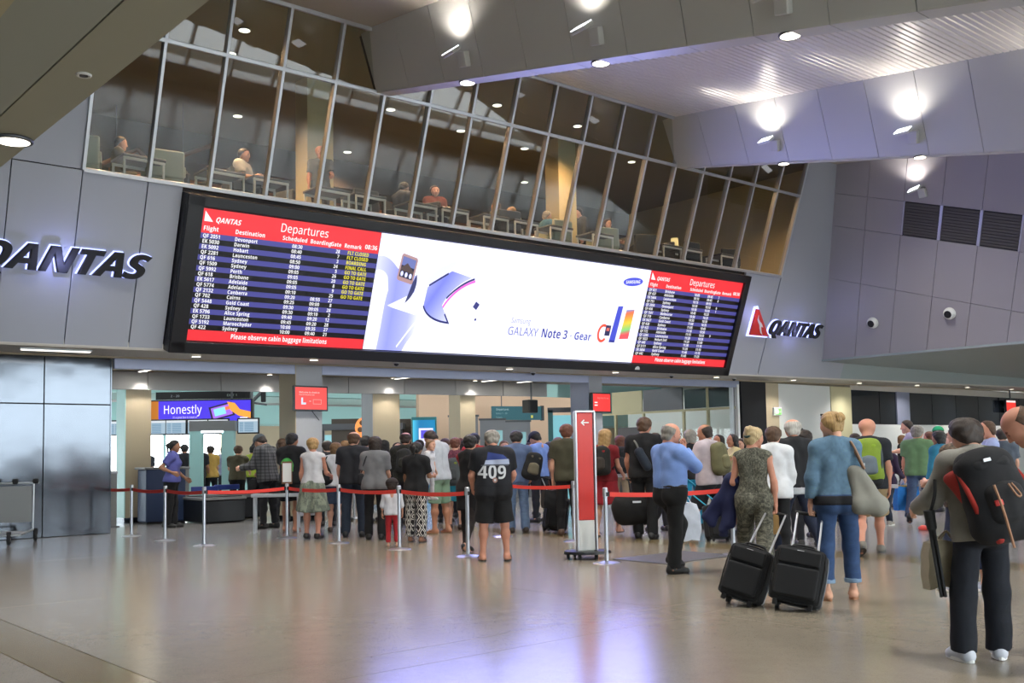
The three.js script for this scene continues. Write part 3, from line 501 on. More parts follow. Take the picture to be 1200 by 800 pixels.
// flat panel lamps in the check-in hall ceiling
for (let i = 0; i < 12; i++) for (const d of [-7.5, -13, -19]) {
  const g = root('ceiling_panel_light', O.clone().addScaledVector(U, -9 + i * 3.6).addScaledVector(NH, d).addScaledVector(UP, 1.96), QS); tag(g, 'square panel lamp in the check-in hall ceiling', 'ceiling light', 'panel lamps in the check-in hall');
  mesh(g, 'frame', box(1.26, 0.03, 1.26, 0, 0.0, 0), M.white); mesh(g, 'diffuser', box(1.2, 0.02, 1.2, 0, -0.012, 0), M.strip);
  const l = new THREE.RectAreaLight(0xf6fbff, I_HALL, 1.2, 1.2); l.position.set(0, -0.04, 0); l.rotation.x = -Math.PI / 2; g.add(l);
}
// ---- screens and signs of the check-in area
function tv(name, pos, q, w, h, mat, label, depth = 0.07) { const g = root(name, pos, q); tag(g, label, 'screen'); mesh(g, 'bezel', rbox(w + 0.07, h + 0.07, depth, 0.012), M.black); mesh(g, 'screen', plane(w, h, 0, 0, depth / 2 + 0.002), mat); return g; }
const texRed1 = canvas(512, 320, (c, w, h) => { c.fillStyle = '#ff3b34'; c.fillRect(0, 0, w, h); txt(c, 'Welcome to check-in', 60, 86, 36, '#ffd9d4', 'left', 'normal', 380); txt(c, 'Please have documents ready', 60, 116, 24, '#ffd9d4', 'left', 'normal', 250); c.fillStyle = '#cfe0ff'; c.fillRect(96, 150, 28, 100); c.fillRect(96, 222, 76, 28); c.fillStyle = '#ffb0a8'; c.fillRect(224, 196, 30, 10); c.strokeStyle = '#ffb0a8'; c.lineWidth = 5; c.strokeRect(290, 176, 130, 64); });
const texRed2 = canvas(512, 320, (c, w, h) => { c.fillStyle = '#ff2a26'; c.fillRect(0, 0, w, h); txt(c, 'Bag drop this way', 130, 90, 44, '#ff9a90', 'left', 'normal', 340); for (const y of [150, 200]) { c.fillStyle = '#fff'; c.fillRect(40, y, 90, 20); } });
{
  const a = tv('information_screen', F(4.47, 2.615, -1.52), QF, 0.76, 0.47, scr(texRed1, 1.0), 'small red information screen mounted on the left grey column');
  mesh(a, 'bracket', box(0.2, 0.16, 0.12, 0, 0, -0.08), M.aluDark); mesh(a, 'cable', tube([[0.05, -0.26, -0.03], [0.15, -0.36, -0.05], [0.26, -0.46, -0.08]], 0.008, 5), M.rubber);
  const b = tv('information_screen', F(13.35, 2.70, -1.5), QF, 0.66, 0.47, scr(texRed2, 1.0), 'small red information screen behind the red pylon on the middle column'); mesh(b, 'bracket', box(0.2, 0.16, 0.1, 0, 0, -0.08), M.aluDark);
  const c = tv('information_screen', F(38.6, 3.05, -1.45), QF, 0.9, 0.46, scr(canvas(256, 128, (k, w, h) => { k.fillStyle = '#ff3a30'; k.fillRect(0, 0, w, h); k.fillStyle = '#ffe0dc'; k.fillRect(0, 0, w, 22); }), 1.1), 'small red screen hanging at the far right before the dark glass'); mesh(c, 'drop_rod', box(0.05, 0.5, 0.05, 0, 0.45, 0), M.aluDark);
}
// hanging advert display, black flap board above it and the row of monitors below
{
  const z = -26.5, y = (py) => 1.35 + (540 - py) / 1200 * -z - 0, X = (px) => (px - 600) / 1200 * -z;
  const g = root('hanging_display', V3((X(138) + X(293)) / 2, y(483.5), z)); tag(g, 'wide purple advert display reading Honestly, hanging in the check-in hall', 'display');
  const w = X(293) - X(138), h = 0.55;
  mesh(g, 'housing', box(w + 0.08, h + 0.06, 0.2, 0, 0, -0.11), M.black);
  mesh(g, 'screen', plane(w, h), scr(canvas(1024, 164, (c, W2, H2) => {
    const k = c.createLinearGradient(0, 0, 320, 0); k.addColorStop(0, '#3a2a20'); k.addColorStop(0.1, '#ff9a2a'); k.addColorStop(0.22, '#ffe9b0'); k.addColorStop(0.3, '#b06a20'); c.fillStyle = k; c.fillRect(0, 0, 320, H2); c.fillStyle = '#4a38d8'; c.fillRect(310, 0, 720, H2);
    txt(c, 'Honestly', 345, 98, 92, '#f4f0ff', 'left', 'normal', 300); txt(c, "it's a great fare to travel on", 420, 134, 24, '#d8d0ff', 'left', 'normal', 190);
    c.save(); c.translate(800, 84); c.rotate(-0.25); c.fillStyle = '#2a2438'; c.fillRect(-92, -54, 184, 108); c.fillStyle = '#a06ae8'; c.fillRect(-78, -42, 156, 84); c.fillStyle = '#8ad8ff'; c.fillRect(-60, -30, 90, 56); c.fillStyle = '#ff7a4a'; c.fillRect(30, -26, 36, 26); c.restore();
    c.fillStyle = '#f0a040'; c.beginPath(); c.moveTo(840, 10); c.lineTo(900, 20); c.lineTo(940, 70); c.lineTo(1024, 90); c.lineTo(1024, 140); c.lineTo(930, 120); c.lineTo(870, 80); c.fill(); c.fillStyle = '#fff'; c.fillRect(940, 132, 60, 14);
  }), 1.25));
  for (const k of [-1.2, 1.2]) mesh(g, 'hanger', box(0.05, 1.6, 0.05, k, 1.05, -0.1), M.aluDark);
  const f = root('counter_sign', V3((X(180) + X(291)) / 2, y(464.5), z - 0.15)); tag(f, 'black strip sign with dim letters above the purple display', 'sign');
  mesh(f, 'panel', box(X(291) - X(180), 0.2, 0.1), M.black); mesh(f, 'lettering', plane(2.2, 0.14, 0, 0, 0.052), std(0xffffff, 0.6, { map: canvas(512, 36, (c, W2, H2) => { c.fillStyle = '#0c0d10'; c.fillRect(0, 0, W2, H2); txt(c, '2 - 20', 60, 27, 22, '#8a8f98'); txt(c, 'EXIT 1', 400, 27, 22, '#8a9a90'); }) }));
  const mt = canvas(128, 96, (c, W2, H2) => { c.fillStyle = '#b8d2e4'; c.fillRect(0, 0, W2, H2); c.fillStyle = '#f0f8ff'; c.fillRect(0, 0, W2, 16); c.fillStyle = '#7fa6c4'; for (let i = 0; i < 7; i++) c.fillRect(8, 22 + i * 10, 24, 6), c.fillRect(40, 22 + i * 10, 60, 6); });
  [[140, 'first from the left, beside the steel wall'], [183, 'second, partly behind the beige column'], [206.5, 'third from the left'], [232, 'fourth from the left'], [256, 'fifth from the left, behind the portal'], [291, 'last on the right']].forEach(([px, where], i) => { const t = tv('flight_monitor', V3(X(px), y(501.5), z + 0.05), undefined, 0.5, 0.34, scr(mt, 0.8), `small flight list monitor below the purple display, ${where}`); mesh(t, 'hanger', box(0.04, 0.3, 0.04, 0, 0.25, -0.34), M.aluDark); mesh(t, 'bracket', box(0.05, 0.05, 0.32, 0, 0.12, -0.19), M.aluDark); });
}
// hanging teal direction sign
{
  const g = root('direction_sign', F(16.0, 2.72, -8), quat(UH.clone().lerp(NH, -0.0), UP, NH)); g.rotation.y = 0.42; tag(g, 'teal direction sign with small white lines hanging in the check-in hall', 'sign');
  mesh(g, 'panel', box(1.82, 0.46, 0.06, 0, 0, 0), std(0xffffff, 0.5, { map: canvas(512, 128, (c, w, h) => { c.fillStyle = '#2c6670'; c.fillRect(0, 0, w, h); txt(c, '\u2191 Departures', 24, 38, 26, '#c8dcdc', 'left', 'normal'); txt(c, '\u2191 Gates 1 - 30', 24, 74, 22, '#8fb4b6', 'left', 'normal'); txt(c, '\u2191 Toilets', 24, 112, 22, '#8fb4b6', 'left', 'normal'); c.fillStyle = '#e8e05a'; c.fillRect(400, 84, 22, 26); c.fillStyle = '#9ad0d8'; c.fillRect(398, 16, 26, 26); c.fillRect(440, 16, 26, 26); }) }));
  mesh(g, 'end_cap', box(0.08, 0.5, 0.14, 0.95, 0, 0), M.black); for (const x of [-0.55, 0.55]) mesh(g, 'drop_rod', box(0.025, 1.6, 0.025, x, 1.0, 0), M.aluDark);
}
// tall blue screen, shop sign disc, round lamp, camera clusters
{
  const z = -33, X = (px) => (px - 600) / 1200 * -z, y = (py) => 1.35 + (534 - py) / 1200 * -z;
  const g = root('advert_totem', V3(X(496), 0, z)); tag(g, 'tall blue lit advert totem with a white picture behind the queue', 'totem'); mesh(g, 'cabinet', rbox(0.8, 2.6, 0.25, 0.02, 0, 1.3, -0.14), M.tealDark);
  mesh(g, 'screen', plane(0.72, 2.4, 0, 1.3, 0.0), scr(canvas(128, 420, (c, w, h) => { const k = c.createLinearGradient(0, 0, w, 0); k.addColorStop(0, '#56c8e8'); k.addColorStop(0.3, '#1a7ab0'); k.addColorStop(1, '#1c86b8'); c.fillStyle = k; c.fillRect(0, 0, w, h); c.fillStyle = '#e8e6ff'; c.fillRect(34, 46, 82, 190); c.fillStyle = '#5a50d8'; c.fillRect(46, 58, 56, 46); c.fillRect(46, 140, 30, 50); }), 1.1));
  const s = root('shop_sign', V3(X(424), y(499), z - 0.8)); tag(s, 'glowing orange round shop sign with dark petals behind the queue', 'sign');
  mesh(s, 'disc', T(new THREE.CylinderGeometry(0.36, 0.36, 0.08, 28).rotateX(Math.PI / 2), 0, 0, 0), glow(0xff9a50, 1.2)); mesh(s, 'emblem', merge([0, 1, 2, 3, 4].map((i) => T(new THREE.SphereGeometry(0.09, 10, 8).scale(1, 1, 0.25), 0.2 * Math.sin(i * 1.257 + 0.6), 0.2 * Math.cos(i * 1.257 + 0.6), 0.05))), M.wood);
  mesh(s, 'back_board', box(1.9, 1.1, 0.06, -0.2, -0.25, -0.08), M.loungeDark); mesh(s, 'post', box(0.1, 2.0, 0.06, 0, -1.25, -0.1), M.loungeDark);
  const k = root('shop_kiosk', V3(X(410), 0, z - 1.2)); tag(k, 'brown shop kiosk with lit shelf behind the queue', 'kiosk'); mesh(k, 'counter', box(2.8, 1.1, 0.7, 0.2, 0.55, 0), M.wood); mesh(k, 'back_panel', box(2.2, 2.2, 0.06, 0.7, 1.5, -0.35), M.loungeDark); mesh(k, 'canopy', box(2.8, 0.2, 0.8, 0.2, 2.35, 0), M.aluDark); for (const x of [-1.1, 1.5]) mesh(k, 'post', box(0.08, 1.3, 0.08, x, 1.7, 0), M.aluDark); mesh(k, 'shelf_light', box(0.5, 0.5, 0.05, -0.85, 1.85, -0.2), glow(0x9fd8e0, 0.9)); mesh(k, 'hatch_board', box(0.7, 0.6, 0.05, -0.1, 1.8, -0.2), glow(0xffb07a, 0.25));
  // tall blue-grey partition panels and door frames behind the queue
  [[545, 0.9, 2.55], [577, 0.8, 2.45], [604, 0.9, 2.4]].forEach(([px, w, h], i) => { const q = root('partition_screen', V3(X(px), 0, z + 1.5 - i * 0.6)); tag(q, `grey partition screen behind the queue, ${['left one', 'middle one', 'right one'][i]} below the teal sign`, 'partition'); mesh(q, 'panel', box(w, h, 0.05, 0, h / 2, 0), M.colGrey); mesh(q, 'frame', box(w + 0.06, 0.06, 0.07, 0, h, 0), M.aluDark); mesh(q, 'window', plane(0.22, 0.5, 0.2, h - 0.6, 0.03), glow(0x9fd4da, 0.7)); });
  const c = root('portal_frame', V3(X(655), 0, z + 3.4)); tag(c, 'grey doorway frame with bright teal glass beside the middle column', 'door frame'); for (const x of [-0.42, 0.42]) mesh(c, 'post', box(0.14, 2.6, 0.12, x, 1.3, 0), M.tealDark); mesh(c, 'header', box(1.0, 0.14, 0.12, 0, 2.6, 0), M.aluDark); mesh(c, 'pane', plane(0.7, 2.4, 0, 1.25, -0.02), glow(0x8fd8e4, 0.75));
}
{ // speaker box hanging beside the middle column
  const g = root('loudspeaker', F(12.3, 2.66, -3.2), QF); tag(g, 'black loudspeaker hanging from a pole left of the middle column', 'speaker'); mesh(g, 'cabinet', rbox(0.34, 0.36, 0.3, 0.03), M.black); mesh(g, 'grille', box(0.28, 0.3, 0.01, 0, 0, 0.155), M.blackMatte); mesh(g, 'pole', cyl(0.025, 0.025, 0.5, 0.05, 0.42, 0), M.aluDark);
}
{ // green exit light on the pier
  const g = root('exit_sign', F(21.62, 2.58, -1.6), QF); tag(g, 'small green lit exit sign on the pale pier right of the dark portal', 'sign'); mesh(g, 'case', rbox(0.42, 0.26, 0.08, 0.02), M.white); mesh(g, 'face', plane(0.36, 0.2, 0, 0, 0.042), scr(canvas(128, 72, (c, w, h) => { c.fillStyle = '#7fd86a'; c.fillRect(0, 0, w, h); c.fillStyle = '#f4fff0'; c.fillRect(8, 10, 66, 52); txt(c, 'EXIT', 78, 48, 22, '#f4fff0', 'left', 'bold', 46); }), 1.3));
}
// little dome cameras under the soffit
[[6.0, -0.5, 'right of the left column'], [10.9, -1.5, 'above the left part of the queue'], [15.6, -0.9, 'right of the middle column'], [18.6, -1.0, 'before the glazed office']].forEach(([s, d, where]) => { const g = root('dome_camera', O.clone().addScaledVector(U, s).addScaledVector(NH, d).addScaledVector(UP, -0.01), QF); tag(g, `small black dome camera under the soffit ${where}`, 'camera'); mesh(g, 'base', cyl(0.07, 0.07, 0.03, 0, -0.01, 0), M.offWhite); mesh(g, 'dome', T(new THREE.SphereGeometry(0.055, 14, 8, 0, 7, Math.PI / 2, Math.PI / 2), 0, -0.025, 0), M.black); });
// ================================================================ FURNITURE OF THE HALL
// ---- stanchions with red retractable tape
const stBase = mergeBase(), TAPE_Y = 0.84;
function mergeBase() { return new THREE.LatheGeometry([[0.001, 0.03], [0.03, 0.03], [0.05, 0.022], [0.15, 0.012], [0.17, 0.004], [0.17, 0]].map((p) => new THREE.Vector2(...p)), 28); }
const stPole = cyl(0.026, 0.026, 0.86, 0, 0.44, 0, 16), stHead = merge(cyl(0.032, 0.032, 0.1, 0, 0.86, 0, 16), cyl(0.024, 0.032, 0.012, 0, 0.916, 0, 16));
function stanchion(s, d, label) {
  const g = root('stanchion', F(s, 0, d), QF); tag(g, label, 'barrier post', 'queue barrier posts');
  mesh(g, 'base', stBase, M.chrome); mesh(g, 'pole', stPole, M.chrome); mesh(g, 'head', stHead, M.alu); mesh(g, 'socket', box(0.03, 0.05, 0.07, 0, TAPE_Y, 0), M.blackMatte); return [s, d];
}
const A = [[-2.44, 'steel queue post right beside the polished steel wall end'], [-0.65, 'second steel queue post from the steel wall'], [0.86, 'third steel queue post from the steel wall, before the purple-shirted attendant'], [2.4, 'fourth steel queue post, nearest the camera in the left row']].map(([d, l]) => stanchion(0.33, d, l));
const Bq = [[2.09, 'steel queue post carrying the small notice frame'], [3.76, 'steel queue post before the woman in the denim skirt'], [5.43, 'steel queue post right of the toddler in red trousers'], [7.03, 'steel queue post left of the man in the printed black shirt']].map(([d, l]) => stanchion(1.95, d, l));
const Cq = [stanchion(2.53, 9.03, 'steel queue post just right of the red pylon')];
const Dq = [stanchion(4.47, 6.48, 'steel queue post just left of the red pylon'), stanchion(4.4, 4.85, 'steel queue post behind the man in the printed black shirt'), stanchion(5.64, -1.67, 'thin steel queue post between legs of the queue'), stanchion(4.3, 9.6, 'steel queue post hidden behind the man in the blue shirt')];
function tape(a, b, label) {
  const A3 = F(a[0], TAPE_Y, a[1]), B3 = F(b[0], TAPE_Y, b[1]), L = A3.distanceTo(B3), dir = B3.clone().sub(A3).normalize(), g = new THREE.BoxGeometry(L - 0.06, 0.055, 0.004, 14, 1, 1), p = g.attributes.position;
  for (let i = 0; i < p.count; i++) { const x = p.getX(i) / L; p.setY(i, p.getY(i) - 0.03 * (1 - 4 * x * x)); }
  g.computeVertexNormals(); uvBox(g);
  const r = root('barrier_tape', A3.clone().add(B3).multiplyScalar(0.5), quat(dir, UP, dir.clone().cross(UP))); tag(r, label, 'barrier tape'); mesh(r, 'belt', flat(g), M.tape); for (const k of [-1, 1]) mesh(r, 'clip', box(0.03, 0.06, 0.015, k * (L / 2 - 0.045), 0, 0), M.blackMatte);
}
tape(A[0], A[1], 'red tape between the first and second steel posts at the left'); tape(A[1], A[2], 'red tape between the second and third steel posts at the left'); tape(A[2], A[3], 'red tape between the third and fourth steel posts at the left');
tape(A[3], Bq[0], 'long red tape running to the post with the notice frame'); tape(Bq[0], Bq[1], 'red tape right of the post with the notice frame'); tape(Bq[1], Bq[2], 'red tape passing before the grey-topped woman and toddler'); tape(Bq[2], Bq[3], 'red tape passing before the zebra-patterned trousers');
tape(Dq[0], Dq[1], 'red tape left of the red pylon, before the man in jeans'); tape(Cq[0], Dq[3], 'red tape between the red pylon and the man in the blue shirt');
{ // notice frame on a post
  const g = root('notice_frame', F(1.95, 0.91, 2.09)); g.rotation.y = 0.25; tag(g, 'small upright notice in a wooden frame on top of a queue post', 'notice'); mesh(g, 'frame', merge(box(0.17, 0.03, 0.02, 0, 0.015, 0), box(0.17, 0.03, 0.02, 0, 0.37, 0), box(0.015, 0.36, 0.02, -0.08, 0.19, 0), box(0.015, 0.36, 0.02, 0.08, 0.19, 0)), M.wood); mesh(g, 'sheet', box(0.15, 0.33, 0.008, 0, 0.2, 0), M.white);
}
// ---- red pylon
{
  const g = root('direction_pylon', V3(0.93, 0, -13.25)); g.rotation.y = 0.22; tag(g, 'tall red pylon with a small white arrow on a round wheeled base', 'pylon');
  mesh(g, 'base', T(new THREE.CylinderGeometry(0.30, 0.31, 0.035, 40).scale(1, 1, 0.8), 0, 0.085, 0), M.black);
  for (const a of [0.5, 1.3, 2.2, 3.3, 4.2, 5.4]) mesh(g, 'wheel', T(new THREE.CylinderGeometry(0.033, 0.033, 0.025, 14).rotateZ(Math.PI / 2), 0.25 * Math.cos(a), 0.034, 0.19 * Math.sin(a)), M.rubber);
  mesh(g, 'red_panel', rbox(0.215, 1.38, 0.07, 0.012, -0.01, 1.18, 0), M.red); mesh(g, 'white_panel', rbox(0.215, 0.39, 0.07, 0.012, -0.01, 0.295, 0), M.offWhite);
  for (const x of [-0.13, 0.12]) mesh(g, 'edge_profile', rbox(0.028, 1.78, 0.1, 0.01, x, 0.99, 0), M.alu); mesh(g, 'top_cap', box(0.26, 0.02, 0.09, -0.005, 1.885, 0), M.alu);
  mesh(g, 'arrow', merge(box(0.1, 0.014, 0.004, -0.005, 1.74, 0.037), T(box(0.055, 0.014, 0.004).rotateZ(0.75), -0.037, 1.755, 0.037), T(box(0.055, 0.014, 0.004).rotateZ(-0.75), -0.037, 1.725, 0.037)), M.white);
}
{ const g = root('floor_mat', F(3.55, 0, 9.25), QF); tag(g, 'flat dark grey mat on the floor between the pylon and the blue-shirted man', 'mat'); mesh(g, 'pad', rbox(1.35, 0.012, 0.9, 0.005, 0, 0.006, 0), M.aluDark); }
// ---- luggage trolley at the left edge
{
  const g = root('luggage_trolley', V3(-8.55, 0, -17.75)); g.rotation.y = 0.35; tag(g, 'empty steel luggage trolley with grey panel in front of the polished steel wall', 'trolley');
  mesh(g, 'handle', bar([-0.42, 1.0, 0], [0.32, 1.0, 0], 0.02), M.alu); for (const x of [-0.36, -0.05, 0.27]) mesh(g, 'grip', rbox(0.09, 0.09, 0.09, 0.025, x, 1.03, 0), M.rubber);
  for (const x of [-0.33, 0.24]) mesh(g, 'upright', bar([x, 0.2, 0.08], [x, 1.0, 0], 0.018), M.alu);
  mesh(g, 'panel', box(0.53, 0.62, 0.015, -0.045, 0.64, 0.045).rotateX(0), M.greyPlastic); mesh(g, 'platform', merge(bar([-0.33, 0.2, 0.08], [-0.2, 0.16, 0.85], 0.018), bar([0.24, 0.2, 0.08], [0.11, 0.16, 0.85], 0.018), bar([-0.2, 0.16, 0.85], [0.11, 0.16, 0.85], 0.018), bar([-0.28, 0.19, 0.35], [0.19, 0.19, 0.35], 0.014), bar([-0.25, 0.18, 0.6], [0.16, 0.18, 0.6], 0.014)), M.alu);
  for (const [x, z] of [[-0.36, 0.05], [0.28, 0.05], [-0.05, 0.85]]) { const w = mesh(g, 'wheel', T(new THREE.TorusGeometry(0.065, 0.03, 10, 20).rotateY(Math.PI / 2), x, 0.095, z), M.rubber); mesh(w, 'hub', T(new THREE.CylinderGeometry(0.045, 0.045, 0.05, 14).rotateZ(Math.PI / 2), x, 0.095, z), M.alu); mesh(w, 'fork', box(0.07, 0.1, 0.03, x, 0.17, z), M.rubber); }
}
// ---- check-in counters with conveyor fronts, rail and kiosk portal
function counter(s, d, label, w = 1.0) {
  const g = root('check_in_counter', F(s, 0, d), QF); tag(g, label, 'counter');
  mesh(g, 'front', rbox(w, 1.12, 0.5, 0.03, 0, 0.6, 0), M.navy); mesh(g, 'side_trim', rbox(0.09, 1.14, 0.52, 0.02, w / 2, 0.6, 0), M.greyPlastic); mesh(g, 'top', rbox(w + 0.1, 0.05, 0.6, 0.015, 0, 1.18, 0), M.greyPlastic); mesh(g, 'plinth', box(w - 0.05, 0.06, 0.44, 0, 0.03, 0), M.blackMatte);
}
counter(2.25, -4.0, 'dark blue check-in counter beside the attendant in purple', 0.9);
function conveyor(s, d, label) {
  const g = root('baggage_conveyor', F(s, 0, d), QF); tag(g, label, 'conveyor'); mesh(g, 'body', rbox(0.95, 0.46, 1.1, 0.02, 0, 0.25, 0), M.black); mesh(g, 'deck', rbox(1.0, 0.06, 1.15, 0.015, 0, 0.52, 0), M.greyPlastic); mesh(g, 'belt', box(0.8, 0.02, 1.1, 0, 0.555, 0), M.rubber); mesh(g, 'guard', rbox(0.62, 0.12, 0.05, 0.015, 0, 0.70, -0.45), M.bluePlastic);
}
conveyor(3.1, -3.3, 'low black baggage conveyor with blue guard right of the attendant'); conveyor(4.1, -4.3, 'low black baggage conveyor with blue guard under the kiosk portal'); conveyor(2.6, -5.6, 'low black baggage conveyor left of the blue counters');
{
  const g = root('baggage_kiosk', F(4.75, 0, -6.9)); g.rotation.y = 0.1; tag(g, 'pale teal kiosk portal with two posts and a grey header', 'kiosk');
  for (const x of [-0.42, 0.38]) mesh(g, 'post', box(0.3, 2.1, 0.3, x, 1.05, 0), M.teal); mesh(g, 'header', box(1.15, 0.26, 0.34, 0, 2.2, 0), M.greyPlastic); mesh(g, 'lit_edge', box(0.55, 0.05, 0.02, 0, 2.05, 0.17), M.lensCool);
  const p = root('status_light_post', F(4.3, 0, -2.2)); tag(p, 'slim black post with four small round lights below the tape', 'light post'); mesh(p, 'post', box(0.09, 0.62, 0.06, 0, 0.31, 0), M.black); mesh(p, 'foot', box(0.2, 0.02, 0.16, 0, 0.01, 0), M.black); for (const y of [0.15, 0.28, 0.42, 0.54]) mesh(p, 'lamp', T(new THREE.SphereGeometry(0.03, 12, 8).scale(1, 1, 0.4), 0, y, 0.032), glow(0xd8f4ff, 1.0));
}
{ // grey metal rail with legs before the queue
  const a = F(2.05, 0, 0.6), b = F(4.05, 0, 2.0), dir = b.clone().sub(a), L = dir.length(); dir.normalize();
  const g = root('queue_rail', a, quat(dir, UP, dir.clone().cross(UP))); tag(g, 'low grey metal rail on thin legs before the queue', 'rail'); mesh(g, 'top_rail', rbox(L, 0.06, 0.3, 0.01, L / 2, 0.68, 0), M.alu);
  for (let i = 0; i < 4; i++) for (const z of [-0.12, 0.12]) mesh(g, 'leg', box(0.035, 0.66, 0.035, 0.06 + i * (L - 0.12) / 3, 0.33, z), M.alu);
}
{ // grey scanner post, left of the counter
  const g = root('scanner_post', F(1.0, 0, -3.6), QF); tag(g, 'pale grey waist-high scanner post beside the steel wall', 'post'); mesh(g, 'shaft', rbox(0.2, 1.1, 0.2, 0.03, 0, 0.56, 0), M.greyPlastic); mesh(g, 'cap', rbox(0.22, 0.06, 0.22, 0.02, 0, 1.12, 0), M.alu); mesh(g, 'foot', box(0.28, 0.02, 0.28, 0, 0.01, 0), M.aluDark);
}
{ // dark wall-mounted equipment left in the hall (air-craft tail shape seen through the glass)
  const g = root('gangway_lamp', V3(-7.6, 2.3, -30)); tag(g, 'dark slanted bracket lamp hanging right of the purple display', 'lamp bracket'); mesh(g, 'arm', merge(bar([0, 1.6, 0], [-0.05, 0.7, 0], 0.03), bar([-0.05, 0.7, 0], [0.35, 1.1, 0], 0.05), bar([-0.05, 0.7, 0], [0.4, 0.62, 0], 0.03)), M.aluDark); mesh(g, 'lamp_head', rbox(0.14, 0.5, 0.1, 0.03, 0.3, 0.95, 0), M.blackMatte);
}
// ---- lounge chairs and tables behind the glass
const LP = (s, d, y = 0) => O.clone().addScaledVector(U, s).addScaledVector(NH, d).addScaledVector(UP, LF + y);
function armchair(mat) {
  const g = new THREE.Group(); mesh(g, 'seat', rbox(0.6, 0.14, 0.58, 0.04, 0, 0.40, 0), mat); mesh(g, 'backrest', rbox(0.6, 0.5, 0.1, 0.04, 0, 0.66, -0.27), mat);
  for (const x of [-1, 1]) { mesh(g, 'armrest', rbox(0.06, 0.2, 0.55, 0.02, x * 0.3, 0.55, 0), mat); for (const z of [-0.25, 0.25]) mesh(g, 'leg', box(0.04, 0.34, 0.04, x * 0.27, 0.17, z), M.alu); } return g;
}
function loungeTable() { const g = new THREE.Group(); mesh(g, 'tabletop', rbox(0.75, 0.05, 0.6, 0.015, 0, 0.62, 0), M.aluDark); for (const x of [-0.34, 0.34]) for (const z of [-0.26, 0.26]) mesh(g, 'leg', box(0.035, 0.6, 0.035, x, 0.3, z), M.white); mesh(g, 'apron', merge(box(0.72, 0.05, 0.03, 0, 0.575, 0.27), box(0.72, 0.05, 0.03, 0, 0.575, -0.27)), M.white); return g; }
function putIn(g, name, p, q, ry, label, cat, group) { g.name = numbered(name); g.position.copy(p); g.quaternion.copy(QF); g.rotateY(ry); scene.add(g); return tag(g, label, cat, group); }
{
  const dark = armchair(M.chairGrey), pale = armchair(M.chairPale), tb = loungeTable(); let a = 0, b = 0, c = 0;
  for (const [s, d, ry, k] of [[-0.9, 0.2, 2.8, 1], [-0.4, -0.7, 1.2, 0], [0.55, 0.15, 3.0, 1], [1.2, -0.3, 0.5, 0], [2.2, -0.1, 1.4, 0], [3.3, -0.9, -1.3, 0], [4.9, -0.2, 3.1, 0], [6.0, -0.3, 0.6, 0], [6.9, -0.2, 1.9, 0], [7.6, -0.8, 0.4, 0], [8.6, 0.1, 3.0, 0], [9.3, -0.4, -1.4, 0], [10.3, 0.05, 3.1, 1], [10.9, -0.5, 0.8, 0], [11.9, 0.1, 2.9, 1], [12.6, -0.3, 1.6, 0], [13.4, 0.1, 2.6, 0], [14.3, -0.1, -1.5, 0], [15.1, 0.1, 3.1, 0], [15.9, -0.2, 1.3, 0], [16.9, 0.1, 2.8, 0]]) {
    const first = k ? b++ : a++; const src = k ? pale : dark, o = first ? src.clone() : src;
    putIn(o, 'lounge_chair', LP(s, d), null, ry, `${k ? 'pale upholstered chair' : 'dark grey armchair'} ${paneWord(s, d < -0.15 ? -2 : 0)}`, 'chair', k ? 'pale lounge chairs' : 'dark lounge armchairs');
  }
  for (const [s, d] of [[0.0, 0.42], [1.5, 0.42], [2.4, 0.42], [3.75, 0.42], [4.6, 0.42], [5.9, 0.42], [6.75, 0.42], [7.9, 0.42], [8.8, 0.42], [9.9, 0.42], [11.3, 0.42], [13.9, 0.42], [14.75, 0.42], [16.3, 0.42]]) putIn(c++ ? tb.clone() : tb, 'lounge_table', LP(s, d), null, 0, `small white-framed lounge table at the ${ORD[Math.floor(s / MOD) + 1]} pane from the left`, 'table', 'lounge tables');
  const l = root('table_lamp', LP(15.9, -0.9)); tag(l, 'small glowing yellow lamp behind the lounge glass at the right end', 'lamp'); mesh(l, 'shade', cyl(0.1, 0.12, 0.34, 0, 1.15, 0), glow(0xffd890, 1.3)); mesh(l, 'stem', cyl(0.03, 0.03, 1.0, 0, 0.5, 0), M.alu); mesh(l, 'foot', cyl(0.13, 0.13, 0.02, 0, 0.01, 0), M.alu);
  const r = root('wall_mobile', LP(1.9, -4.6, 2.15)); tag(r, 'hanging wooden boomerang-like wall piece in the lounge', 'wall art'); mesh(r, 'piece', merge(bar([-0.9, -0.12, 0], [0.0, 0.22, 0], 0.05), bar([0.0, 0.22, 0], [0.3, -0.16, 0], 0.05), bar([0.3, -0.16, 0], [1.7, 0.3, 0], 0.05)), M.wood); for (const x of [-0.5, 1.0]) mesh(r, 'wire', bar([x, 0.06, 0], [x, 1.3, 0], 0.006, 5), M.aluDark);
}
// ================================================================ PEOPLE: distance-field bodies meshed with surface nets
const smin = (a, b, k) => { const h = Math.max(k - Math.abs(a - b), 0) / k; return Math.min(a, b) - h * h * k * 0.25; };
